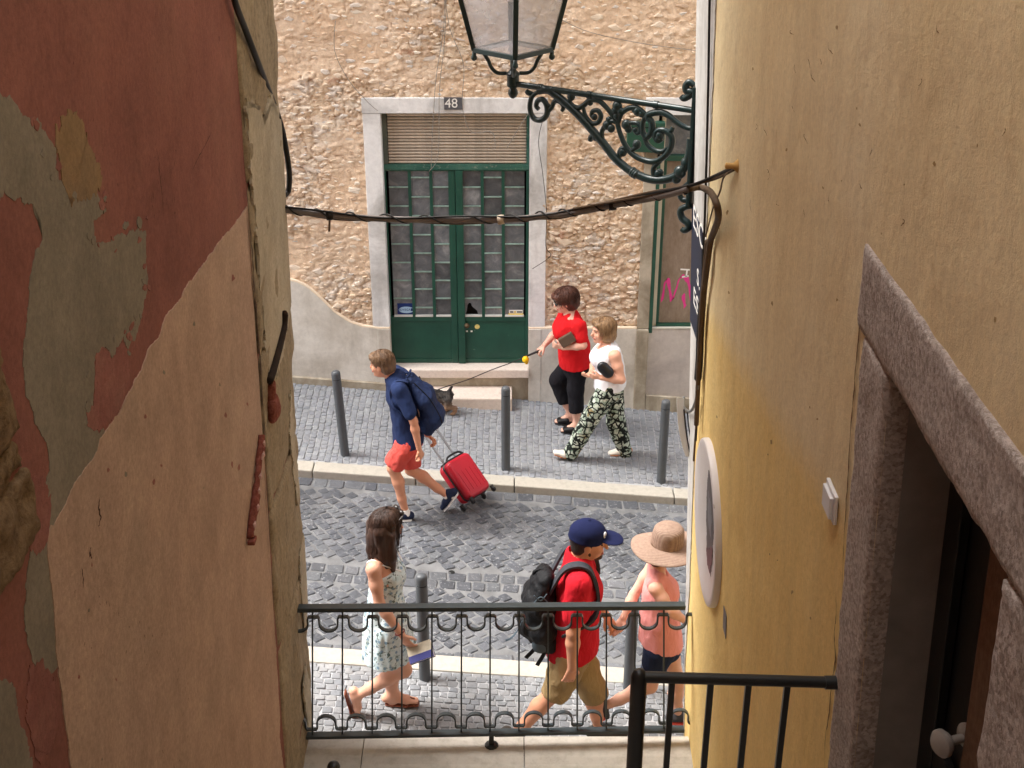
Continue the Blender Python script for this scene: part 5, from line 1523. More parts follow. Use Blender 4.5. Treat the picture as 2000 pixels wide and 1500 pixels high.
# ================================================================= cables
MAT['cable_grey'] = M('weathered_cable', srgb(120, 112, 108), 0.6, 0.3, 8, 0.2)
MAT['cable_black'] = M('black_cable', srgb(28, 26, 25), 0.5, 0.2, 10)
MAT['cable_brown'] = M('brown_cable', srgb(92, 74, 56), 0.7, 0.3, 12)
endL, endR = LW(548, 408), RW(1441, 326)
def cabpt(px, py):
    f = (px - 548) / (1441 - 548)
    return PY(px, py, endL.y + (endR.y - endL.y) * max(0, min(1, f)) ** 3 + 0.02)
main = [(549, 409), (600, 416), (660, 422), (720, 426), (790, 429), (860, 430), (940, 430), (1010, 428), (1060, 422), (1100, 418), (1150, 410), (1200, 400), (1250, 391), (1300, 381), (1345, 369)]
cab = empty('cable_bundle', endL, 'thick cable bundle wrapped in wire slung across the alley', 'cable')
cl = catmull([cabpt(*q) for q in main], 6)
MB().tube(cl, 0.0165, 10).build('cable', MAT['cable_grey'], cab, smooth=True)
MB().tube([p + Vector((0, -0.012, 0.017 + 0.008 * math.sin(i * 0.23))) for i, p in enumerate(cl)], 0.006, 8).build('wire', MAT['cable_black'], cab, smooth=True)
MB().tube([p + Vector((0, 0.01, -0.016 + 0.006 * math.sin(i * 0.31 + 1))) for i, p in enumerate(cl[:70])], 0.006, 8).build('wire', MAT['cable_brown'], cab, smooth=True)
sp = []
dens = catmull(cl[::3], 8)
for i, p in enumerate(dens):
    an = i * 0.36
    sp.append(p + Vector((0, math.cos(an) * 0.021, math.sin(an) * 0.021 + 0.004)))
MB().tube(sp, 0.0045, 6).build('wrapping_wire', MAT['cable_black'], cab, smooth=True)
for (px, py) in ((1196, 401), (978, 429), (644, 421)):
    p = cabpt(px, py); MB().lathe([(0.024, -0.018), (0.026, 0.0), (0.024, 0.018)], p, 10, (1, 0.05, 0.1)).build('tie', MAT['cable_black'] if px != 978 else M('tape', srgb(196, 180, 160), 0.7), cab, smooth=True)
MB().tube([cabpt(644, 424), cabpt(643, 452)], 0.006, 6).build('loose_end', MAT['cable_brown'], cab)
tail = [(1345, 369), (1368, 366), (1388, 376), (1400, 400), (1403, 425), (1396, 448), (1388, 470)]
MB().tube(catmull([cabpt(1345, 369)] + [RW(x, y, 0.05 + 0.03 * math.sin(i)) for i, (x, y) in enumerate(tail[1:])] + [RW(1382, 510, 0.03), RW(1375, 570, 0.025), RW(1370, 640, 0.025)], 6), 0.0155, 10).build('cable', MAT['cable_brown'], cab, smooth=True)
an1 = RW(1441, 324, 0.0)
for k, (dz, r) in enumerate(((0.0, 0.008), (0.014, 0.006), (-0.014, 0.006))):
    MB().tube(catmull([cabpt(1180 - 30 * k, 405 + 4 * k) + Vector((0, -.015, .02)), cabpt(1270, 384) + Vector((0, -.02, .022 + dz * .5)), cabpt(1350, 362), PY(1400, 342 + k * 3, endR.y + 0.25), an1 + Vector((-0.01, 0, dz))], 6), r, 8).build('stay_wire', MAT['cable_brown'] if k else MAT['cable_black'], cab, smooth=True)
MB().lathe([(0.0, -0.005), (0.014, 0.0), (0.012, 0.03), (0.03, 0.05)], an1 + Vector((-0.05, 0, 0)), 10, (1, 0, 0)).build('wall_anchor', M('anchor_putty', srgb(190, 150, 90), 0.9, 0.2), cab, smooth=True)
MB().tube(catmull([RW(1420, 338, 0.05), RW(1412, 350, 0.07), RW(1406, 375, 0.05), RW(1394, 402, 0.04), RW(1384, 440, 0.03), RW(1378, 462, 0.03)], 6), 0.004, 6).build('loose_wire', MAT['cable_brown'], cab, smooth=True)
# black cables running down the corner strip
dc = empty('down_cable', RW(1366, 700), 'dark cables running down the corner strip past the street sign', 'cable')
MB().tube(catmull([RW(x, y, 0.018) for x, y in ((1389, -120), (1386, 0), (1383, 180), (1378, 380), (1373, 520), (1368, 640), (1364, 760), (1359, 860))], 6), 0.006, 8).build('cable', MAT['cable_black'], dc, smooth=True)
MB().tube(catmull([RW(x, y, 0.03) for x, y in ((1382, 470), (1376, 540), (1371, 600), (1367, 680), (1363, 760), (1360, 830))], 6), 0.013, 8).build('cable', MAT['cable_brown'], dc, smooth=True)
MB().tube(catmull([RW(x, y, 0.026) for x, y in ((1372, 590), (1368, 640), (1366, 700), (1363, 740))], 6), 0.02, 8).build('cable', MAT['cable_black'], dc, smooth=True)
MB().tube(catmull([RW(x, y, 0.03) for x, y in ((1364, 740), (1362, 770), (1352, 800), (1342, 802), (1333, 790), (1336, 776))], 6), 0.008, 8).build('hook', M('galvanised', srgb(120, 122, 122), 0.4, 0.1, metal=0.7), dc, smooth=True)
MB().tube(catmull([RW(x, y, 0.02) for x, y in ((1360, 830), (1357, 870), (1355, 900))], 6), 0.006, 8).build('cable', MAT['cable_brown'], dc, smooth=True)
# white strap hanging from the hook
MAT['strap'] = M('white_webbing', srgb(232, 230, 224), 0.8, 0.06)
st_ = empty('white_strap', RW(1340, 790), 'white strap with dark stripes hanging from a hook at the corner', 'strap')
def ribbon(pxs, out, w, mat, name, parent):
    cl = catmull([PY(x, y, YC - 0.04 - out) for x, y in pxs], 5); mb = MB(); n = len(cl)
    up = [p + Vector((-w / 2, 0.004, 0)) for p in cl]; dn = [p + Vector((w / 2, -0.004, 0)) for p in cl]
    bk = [p + Vector((0, 0.008, 0)) for p in up + dn]
    mb.poly(up + dn + bk, [(i, i + 1, n + i + 1, n + i) for i in range(n - 1)] + [(2 * n + i, 3 * n + i, 3 * n + i + 1, 2 * n + i + 1) for i in range(n - 1)] + [(i, 2 * n + i, 2 * n + i + 1, i + 1) for i in range(n - 1)] + [(n + i, n + i + 1, 3 * n + i + 1, 3 * n + i) for i in range(n - 1)])
    mb.build(name, mat, parent, smooth=False)
ribbon(((1329, 778), (1330, 810), (1333, 840), (1339, 870), (1346, 892)), 0.0, 0.04, MAT['strap'], 'webbing', st_)
ribbon(((1336, 800), (1339, 830), (1343, 860), (1349, 890), (1353, 903)), 0.012, 0.008, MAT['cable_black'], 'stripe', st_)
ribbon(((1342, 802), (1345, 830), (1349, 860), (1353, 885), (1355, 900)), 0.012, 0.006, MAT['cable_black'], 'stripe', st_)
rc = PY(1355, 904, YC - 0.06)
MB().tube([rc + Vector((0.018 * math.cos(k / 14 * 2 * math.pi), 0, 0.018 * math.sin(k / 14 * 2 * math.pi))) for k in range(14)], 0.004, 6, closed=True).build('ring', M('brass_ring', srgb(150, 130, 90), 0.4, 0.1, metal=0.6), st_, smooth=True)
# black cable looping off the quoin on the left
bc = MB().tube(catmull([LW(448, -60, 0.03), LW(458, 0, 0.03), LW(480, 60, 0.035), LW(503, 120, 0.04), PY(528, 185, 6.45), PY(549, 245, 6.58), PY(560, 300, 6.62), PY(565, 340, 6.63), PY(564, 368, 6.63), PY(560, 378, 6.62), PY(552, 385, 6.57)], 8), 0.0145, 10).build('black_cable', MAT['cable_black'], None, smooth=True)
tag(bc, 'thick black cable looping off the stone quoin beside the maroon wall', 'cable')
# thin wires on the stone house
MAT['thinwire'] = M('thin_grey_wire', srgb(140, 134, 126), 0.6, 0.2)
wires = [[(868, -20), (866, 60), (852, 150), (845, 250), (842, 330)], [(872, -20), (868, 80), (858, 180), (856, 300), (838, 335)], [(866, -20), (880, 60), (905, 125), (903, 190), (906, 225), (922, 258), (960, 258), (968, 290)],
         [(655, 40), (654, 100), (680, 155), (714, 195), (738, 217)], [(1090, 35), (1150, 62), (1250, 84), (1362, 99)], [(1036, 216), (1010, 255), (990, 290)], [(1063, 225), (1052, 275), (1060, 340), (1068, 420), (1066, 480), (1075, 500), (1040, 525)]]
for k, w in enumerate(wires):
    o = MB().tube(catmull([PY(x, y, Y_WALL - 0.09) for x, y in w], 6), 0.0032, 5).build('thin_wire', MAT['thinwire'] if k < 6 else MAT['cable_black'], None, smooth=True)
    tag(o, ['loose grey wire hanging over the shutter from above, ending at the door head', 'second grey wire hanging over the shutter, bent at its foot', 'grey wire hanging past the number plate and sagging over the slats',
            'grey wire drooping to the corner of the door lintel', 'taut grey wire crossing the stone wall behind the lantern', 'short grey wire slanting across the shutter slats', 'dark wire trailing down the jamb beside the door'][k], 'wire')
# ================================================================= figures: smooth implicit bodies
class Sdf:
    def __init__(s, h=0.007): s.h, s.pr, s.cuts, s.subs, s.nz = h, [], [], [], None
    def cone(s, a, b, ra, rb=None, k=0.02): s.pr.append(('c', Vector(a), Vector(b), ra, ra if rb is None else rb, k)); return s
    def limb(s, pts, rs, k=0.02):
        for i in range(len(pts) - 1): s.cone(pts[i], pts[i + 1], rs[i], rs[i + 1], k)
        return s
    def ell(s, c, r, ax=None, k=0.02):
        ax = ax or (Vector((1, 0, 0)), Vector((0, 1, 0)), Vector((0, 0, 1)))
        s.pr.append(('e', Vector(c), r, ax, k)); return s
    def econe(s, a, b, ra, rb, fw=Vector((1, 0, 0)), k=0.03): s.pr.append(('x', Vector(a), Vector(b), ra, rb, Vector(fw), k)); return s
    def cut(s, p, n): s.cuts.append((Vector(p), Vector(n).normalized())); return s     # keeps the side n points away from
    def sub(s, kind, *a): s.subs.append((kind,) + a); return s
    @staticmethod
    def dist(pr, X, Y, Z):
        if pr[0] == 'c':
            _, a, b, ra, rb, k = pr
            d = b - a; L2 = max(d.length_squared, 1e-12)
            t = np.clip(((X - a.x) * d.x + (Y - a.y) * d.y + (Z - a.z) * d.z) / L2, 0, 1)
            return np.sqrt((X - a.x - t * d.x) ** 2 + (Y - a.y - t * d.y) ** 2 + (Z - a.z - t * d.z) ** 2) - (ra + (rb - ra) * t)
        if pr[0] == 'e':
            _, c, r, ax, k = pr
            q = [((X - c.x) * A.x + (Y - c.y) * A.y + (Z - c.z) * A.z) for A in ax]
            k0 = np.sqrt(sum((q[i] / r[i]) ** 2 for i in range(3))) + 1e-9
            k1 = np.sqrt(sum((q[i] / r[i] ** 2) ** 2 for i in range(3))) + 1e-9
            return k0 * (k0 - 1) / k1
        if pr[0] == 'x':
            _, a, b, ra, rb, fw, k = pr
            d = b - a; L = max(d.length, 1e-6); n = d / L
            f = (fw - n * fw.dot(n)).normalized(); l = n.cross(f)
            px, py, pz = X - a.x, Y - a.y, Z - a.z
            tt = (px * n.x + py * n.y + pz * n.z) / L
            t = np.clip(tt, 0, 1)
            u = px * f.x + py * f.y + pz * f.z; w = px * l.x + py * l.y + pz * l.z; v = (tt - t) * L
            rf = ra[0] + (rb[0] - ra[0]) * t; rl = ra[1] + (rb[1] - ra[1]) * t
            mn = np.minimum(rf, rl)
            k0 = np.sqrt((u / rf) ** 2 + (w / rl) ** 2 + (v / mn) ** 2) + 1e-9
            k1 = np.sqrt((u / rf ** 2) ** 2 + (w / rl ** 2) ** 2 + (v / mn ** 2) ** 2) + 1e-9
            return k0 * (k0 - 1) / k1
    @staticmethod
    def bounds(pr):
        if pr[0] == 'c': pts, r = [pr[1], pr[2]], max(pr[3], pr[4])
        elif pr[0] == 'e': pts, r = [pr[1]], max(pr[2])
        else: pts, r = [pr[1], pr[2]], max(max(pr[3]), max(pr[4]))
        lo = np.array([min(p[i] for p in pts) for i in range(3)]) - r
        hi = np.array([max(p[i] for p in pts) for i in range(3)]) + r
        return lo, hi
    def mesh(s, name, mat, parent=None):
        h = s.h
        B = [s.bounds(p) for p in s.pr]
        lo = np.min([b[0] for b in B], 0) - 3 * h - 0.01; hi = np.max([b[1] for b in B], 0) + 3 * h + 0.01
        n = np.ceil((hi - lo) / h).astype(int) + 1
        f = np.full(n, 0.1, np.float32)
        ax = [lo[i] + np.arange(n[i]) * h for i in range(3)]
        for p, (bl, bh) in zip(s.pr, B):
            k = p[-1]; pad = k + 3 * h
            i0 = np.maximum(((bl - pad - lo) / h).astype(int), 0); i1 = np.minimum(((bh + pad - lo) / h).astype(int) + 2, n)
            sl = tuple(slice(i0[i], i1[i]) for i in range(3))
            X, Y, Z = np.meshgrid(ax[0][sl[0]], ax[1][sl[1]], ax[2][sl[2]], indexing='ij', sparse=True)
            d = s.dist(p, X, Y, Z).astype(np.float32)
            a = f[sl]
            hh = np.clip(0.5 + 0.5 * (d - a) / k, 0, 1)
            f[sl] = d * (1 - hh) + a * hh - k * hh * (1 - hh)
        X, Y, Z = np.meshgrid(*ax, indexing='ij', sparse=True)
        if s.nz:
            amp, fr, seed = s.nz
            m = np.abs(f) < 0.035
            I = np.nonzero(m)
            f[m] += (amp * fbm(ax[0][I[0]] * fr[0], ax[1][I[1]] * fr[1], ax[2][I[2]] * fr[2], 3, seed)).astype(np.float32)
        for (p, nn) in s.cuts:
            f = np.maximum(f, ((X - p.x) * nn.x + (Y - p.y) * nn.y + (Z - p.z) * nn.z).astype(np.float32))
        for q in s.subs:
            f = np.maximum(f, -s.dist(q, X, Y, Z).astype(np.float32))
        V, F = nets(f, lo, h)
        if parent is not None:
            off = Vector((0, 0, 0)); p = parent
            while p is not None: off += Vector(p.location); p = p.parent
            return np_mesh(name, V, F, mat, parent, True, None, off)
        return np_mesh(name, V, F, mat, None, True)
def nets(f, lo, h):
    s = f < 0
    c = np.zeros(tuple(k - 1 for k in f.shape), np.uint8)
    sl = lambda a, n: slice(a, a + n - 1)
    for dx in (0, 1):
        for dy in (0, 1):
            for dz in (0, 1):
                c += s[sl(dx, f.shape[0]), sl(dy, f.shape[1]), sl(dz, f.shape[2])]
    I = np.stack(np.nonzero((c > 0) & (c < 8)), 1)
    idx = np.full(c.shape, -1, np.int32); idx[tuple(I.T)] = np.arange(len(I))
    acc = np.zeros((len(I), 3)); cnt = np.zeros(len(I))
    corners = [(a, b, d) for a in (0, 1) for b in (0, 1) for d in (0, 1)]
    for a in corners:
        for axis in range(3):
            if a[axis]: continue
            b = list(a); b[axis] = 1
            fa = f[tuple((I + a).T)].astype(float); fb = f[tuple((I + b).T)].astype(float)
            m = (fa < 0) != (fb < 0)
            t = np.where(m, fa / np.where(m, fa - fb, 1), 0)
            for i in range(3): acc[:, i] += m * (a[i] + (t if i == axis else 0))
            cnt += m
    V = lo + (I + acc / cnt[:, None]) * h
    Q = []
    for axis in range(3):
        u, w = (axis + 1) % 3, (axis + 2) % 3
        sa = [slice(None)] * 3; sb = [slice(None)] * 3
        sa[axis] = slice(0, -1); sb[axis] = slice(1, None)
        A, Bq = s[tuple(sa)], s[tuple(sb)]
        E = np.stack(np.nonzero(A != Bq), 1)
        E = E[(E[:, u] > 0) & (E[:, w] > 0) & (E[:, u] < f.shape[u] - 1) & (E[:, w] < f.shape[w] - 1)]
        fl = A[tuple(E.T)]
        q = []
        for (du, dw) in ((-1, -1), (0, -1), (0, 0), (-1, 0)):
            e = E.copy(); e[:, u] += du; e[:, w] += dw
            q.append(idx[tuple(e.T)])
        q = np.stack(q, 1)
        q[~fl] = q[~fl][:, ::-1]
        Q.append(q)
    return V, np.concatenate(Q)

XF, YF_, ZF = Vector((1, 0, 0)), Vector((0, 1, 0)), Vector((0, 0, 1))
def skin_mat(name, col):
    t = NT(name); v = t.coord('Object')
    n1 = t.noise(v, 7, 4, 0.6); n2 = t.noise(v, 120, 3, 0.6)
    c = t.ramp(n1, [(0.3, shade(col, 0.92)), (0.7, (min(1, col[0] * 1.06), col[1] * 1.03, col[2] * 1.02))])
    return t.done(c, 0.5, t.bump(n2, 0.08, 0.002), 0, 0.35)
def cloth(name, col, var=0.1, rough=0.9, bump=0.25, sc=5):
    t = NT(name); v = t.coord('Object')
    n1 = t.noise(v, sc, 4, 0.6); n2 = t.noise(v, 260, 2, 0.5); n3 = t.noise(t.coord('Object', (1, 1, 0.5)), 14, 4, 0.55, 1.2)
    c = t.ramp(n1, [(0.3, shade(col, 1 - var)), (0.7, shade(col, 1 + var))])
    return t.done(c, rough, t.bump(n2, 0.2, 0.001, t.bump(n3, bump * 1.8, 0.016)), 0, 0.2)
def hair_mat(name, c0, c1):
    t = NT(name); v = t.coord('Object', (1, 1, 0.12))
    n1 = t.noise(v, 70, 4, 0.6, 0.4); n2 = t.noise(v, 9, 3, 0.5)
    c = t.mix(0.5, t.ramp(n1, [(0.35, c0), (0.65, c1)]), t.ramp(n2, [(0.35, c0), (0.65, c1)]))
    return t.done(c, 0.45, t.bump(n1, 0.6, 0.006), 0, 0.4)
SK_TAN = skin_mat('tanned_skin', srgb(212, 152, 122))
SK_PALE = skin_mat('fair_skin', srgb(226, 172, 146))
SK_PINK = skin_mat('light_skin', srgb(230, 180, 158))
EYE = M('eye_dark', srgb(48, 34, 28), 0.25, 0.02, spec=0.5)
LIP = M('lips', srgb(176, 100, 90), 0.5, 0.05)

def headframe(c, sgn, yaw, pitch, roll=0.0):
    """yaw > 0 turns the face to the camera side, pitch > 0 looks down"""
    f = Vector((sgn * math.cos(yaw), -math.sin(yaw), 0))
    f = (f * math.cos(pitch) - ZF * math.sin(pitch)).normalized()
    u = (ZF - f * ZF.dot(f)).normalized()
    l = u.cross(f)
    return Vector(c), f, l, u
def add_head(S, HF, sc=1.0, nose=1.0):
    c, f, l, u = HF
    P_ = lambda a, b, d: c + (f * a + l * b + u * d) * sc
    r = lambda *a: tuple(x * sc for x in a)
    ax = (f, l, u)
    S.ell(P_(-0.012, 0, 0.03), r(0.098, 0.077, 0.092), ax, 0.02)
    S.ell(P_(0.022, 0, -0.03), r(0.072, 0.062, 0.088), ax, 0.02)
    S.ell(P_(0.035, 0, -0.078), r(0.045, 0.046, 0.035), ax, 0.02)
    S.ell(P_(0.072, 0, -0.096), r(0.020, 0.024, 0.018), ax, 0.015)
    S.cone(P_(0.090, 0, 0.012), P_(0.093 + 0.018 * nose, 0, -0.030), 0.009 * sc, 0.0125 * sc, 0.012)
    S.ell(P_(0.078, 0, 0.028), r(0.020, 0.048, 0.012), ax, 0.012)
    S.ell(P_(0.084, 0, -0.060), r(0.015, 0.025, 0.012), ax, 0.01)
    for q in (-1, 1):
        S.ell(P_(-0.006, q * 0.077, -0.012), r(0.021, 0.009, 0.031), ax, 0.006)
        S.ell(P_(0.058, q * 0.042, -0.028), r(0.025, 0.022, 0.022), ax, 0.02)
def hem_cut(S, p, d, r=0.105):
    d = Vector(d).normalized(); o1 = d.orthogonal().normalized(); S.sub('e', Vector(p) + d * 0.075, (0.062, r, r), (d, o1, d.cross(o1)), 0)
def face_bits(body, HF, sc, browmat, lips=True):
    c, f, l, u = HF
    P_ = lambda a, b, d: c + (f * a + l * b + u * d) * sc
    for q in (-1, 1):
        e = Sdf(0.004); e.ell(P_(0.080, q * 0.033, 0.006), (0.008 * sc, 0.011 * sc, 0.0055 * sc), (f, l, u), 0.004); e.mesh('eye', EYE, body)
        b = Sdf(0.004); b.cone(P_(0.092, q * 0.018, 0.028), P_(0.078, q * 0.052, 0.030), 0.006, 0.004, 0.004); b.mesh('eyebrow', browmat, body)
    if lips:
        b = Sdf(0.004); b.cone(P_(0.090, -0.020, -0.062), P_(0.090, 0.020, -0.062), 0.009 * sc, 0.009 * sc, 0.004); b.mesh('lips', LIP, body)
def add_hand(S, w, d, pn, th, curl=0.5, sc=1.0, spread=0.0):
    """w wrist, d towards the knuckles, pn out of the palm, th the thumb side"""
    d = Vector(d).normalized(); pn = Vector(pn); pn = (pn - d * pn.dot(d)).normalized(); th = Vector(th); th = (th - d * th.dot(d) - pn * th.dot(pn)).normalized()
    S.econe(w, w + d * 0.085 * sc, (0.017 * sc, 0.026 * sc), (0.014 * sc, 0.040 * sc), pn, 0.012)
    lens = (0.070, 0.080, 0.076, 0.062)
    for i in range(4):
        o = (1.5 - i) * 0.0205 * sc
        p = w + d * 0.085 * sc + th * o
        ang = 0.0; cu = curl if not hasattr(curl, '__len__') else curl[i]
        dirv = d + th * (1.5 - i) * spread
        for sgm, fr in enumerate((0.45, 0.32, 0.28)):
            ang += cu * (0.7, 0.9, 0.6)[sgm]
            q = p + (dirv.normalized() * math.cos(ang) + pn * math.sin(ang)) * lens[i] * sc * fr
            S.cone(p, q, 0.0098 * sc - 0.0008 * sgm, 0.0092 * sc - 0.0008 * sgm, 0.003)
            p = q
    p = w + d * 0.028 * sc + th * 0.030 * sc
    q = p + (d * 0.65 + th * 0.5 + pn * 0.35).normalized() * 0.042 * sc
    S.cone(p, q, 0.0135 * sc, 0.0115 * sc, 0.008)
    S.cone(q, q + (d * 0.85 + pn * (0.25 + 0.4 * (curl if not hasattr(curl, '__len__') else curl[0])) + th * 0.05).normalized() * 0.034 * sc, 0.0108 * sc, 0.009 * sc, 0.004)
def add_arm(S, sh, el, wr, r=1.0):
    m1 = sh.lerp(el, 0.45); m2 = el.lerp(wr, 0.3)
    S.limb([sh, m1, el], [0.052 * r, 0.046 * r, 0.037 * r], 0.025)
    S.limb([el, m2, wr], [0.037 * r, 0.040 * r, 0.0255 * r], 0.02)
def add_leg(S, hip, kn, an, r=1.0, back=Vector((0, 0, 0))):
    m1 = hip.lerp(kn, 0.5); m2 = kn.lerp(an, 0.32) + back * 0.012
    S.limb([hip, m1, kn], [0.085 * r, 0.070 * r, 0.054 * r], 0.03)
    S.limb([kn, m2, kn.lerp(an, 0.7), an], [0.052 * r, 0.055 * r, 0.040 * r, 0.033 * r], 0.025)
def add_foot(S, an, he, to, r=1.0, up=ZF):
    up = Vector(up)
    mid = he.lerp(to, 0.62)
    S.cone(an, he + up * 0.035, 0.034 * r, 0.032 * r, 0.02)
    S.econe(he + up * 0.030, mid + up * 0.022, (0.030 * r, 0.030 * r), (0.022 * r, 0.043 * r), up, 0.02)
    S.econe(mid + up * 0.022, to + up * 0.016 - (to - he).normalized() * 0.02, (0.022 * r, 0.043 * r), (0.015 * r, 0.036 * r), up, 0.02)
    S.cone(an, mid + up * 0.035, 0.033 * r, 0.02 * r, 0.03)
def add_shoe(S, an, he, to, r=1.0, up=ZF, collar=0.03):
    up = Vector(up); mid = he.lerp(to, 0.6)
    S.econe(he + up * 0.032, mid + up * 0.030, (0.040 * r, 0.036 * r), (0.032 * r, 0.049 * r), up, 0.02)
    S.econe(mid + up * 0.030, to + up * 0.022 - (to - he).normalized() * 0.025, (0.032 * r, 0.049 * r), (0.022 * r, 0.040 * r), up, 0.02)
    S.cone(he.lerp(to, 0.22) + up * 0.05, he.lerp(to, 0.18) + up * (0.05 + collar), 0.042 * r, 0.038 * r, 0.02)
def add_sole(S, he, to, r=1.0, up=ZF, th=0.012):
    up = Vector(up); mid = he.lerp(to, 0.6)
    S.econe(he + up * 0.006, mid + up * 0.006, (th, 0.040 * r), (th, 0.053 * r), up, 0.01)
    S.econe(mid + up * 0.006, to + up * 0.006 - (to - he).normalized() * 0.02, (th, 0.053 * r), (th, 0.043 * r), up, 0.01)
def ribbon3(pts, side, w, th, mat, name, parent):
    """flat band: side = direction across the band at each point (vector or list)"""
    n = len(pts); mb = MB()
    for i, p in enumerate(pts):
        p = Vector(p); tg = (Vector(pts[min(i + 1, n - 1)]) - Vector(pts[max(i - 1, 0)])).normalized()
        sd = Vector(side[i] if isinstance(side, list) else side); sd = (sd - tg * sd.dot(tg)).normalized(); nm = tg.cross(sd)
        for a, b in ((-1, -1), (1, -1), (1, 1), (-1, 1)): mb.v.append(tuple(p + sd * a * w / 2 + nm * b * th / 2))
    for i in range(n - 1):
        for k in range(4):
            l = (k + 1) % 4; mb.f.append((i * 4 + k, i * 4 + l, (i + 1) * 4 + l, (i + 1) * 4 + k))
    mb.f += [(3, 2, 1, 0), tuple((n - 1) * 4 + k for k in range(4))]
    return mb.build(name, mat, parent, smooth=False)

def strands(body, HF, rad, c0, n, mat, phi1, fringe, drop=0.0, seed=0, face=1.0, r=0.0028, lift=0.03, forward=0.0):
    """separate locks lying over the hair: from the crown down, stopping short over the face"""
    c, f, l, u = HF
    rg = random.Random(seed); mb = MB()
    C = c + f * c0[0] + u * c0[1]
    for k in range(n):
        al = rg.uniform(-math.pi, math.pi)
        p0 = rg.uniform(0.05, 0.7); pe = fringe if abs(al) < face else phi1
        pe *= rg.uniform(0.85, 1.08); o = 1.0 + rg.uniform(-0.02, lift); w1, w2 = rg.uniform(-0.25, 0.25), rg.uniform(0, 6)
        pts = []
        m = 9
        for i in range(m):
            q = p0 + (max(pe, p0 + 0.25) - p0) * i / (m - 1)
            a2 = al + w1 * i / m + 0.06 * math.sin(i * 1.3 + w2)
            qq = min(q, math.pi / 2)
            p = C + (f * math.cos(a2) * rad[0] * math.sin(qq) + l * math.sin(a2) * rad[1] * math.sin(qq) + u * math.cos(qq) * rad[2]) * o
            if q > math.pi / 2:
                p = p - u * (q - math.pi / 2) * (rad[2] + drop) - (f * math.cos(a2) * rad[0] + l * math.sin(a2) * rad[1]) * (0.10 if drop == 0 else 0.03) * (q - math.pi / 2) ** 2
            pts.append(p + f * forward * (i / m) ** 2)
        mb.tube(pts, [r * (1.0 - 0.75 * (i / (m - 1)) ** 2) for i in range(m)], 4, cap=False)
    return mb.build('hair_locks', mat, body, smooth=True, fix=False)
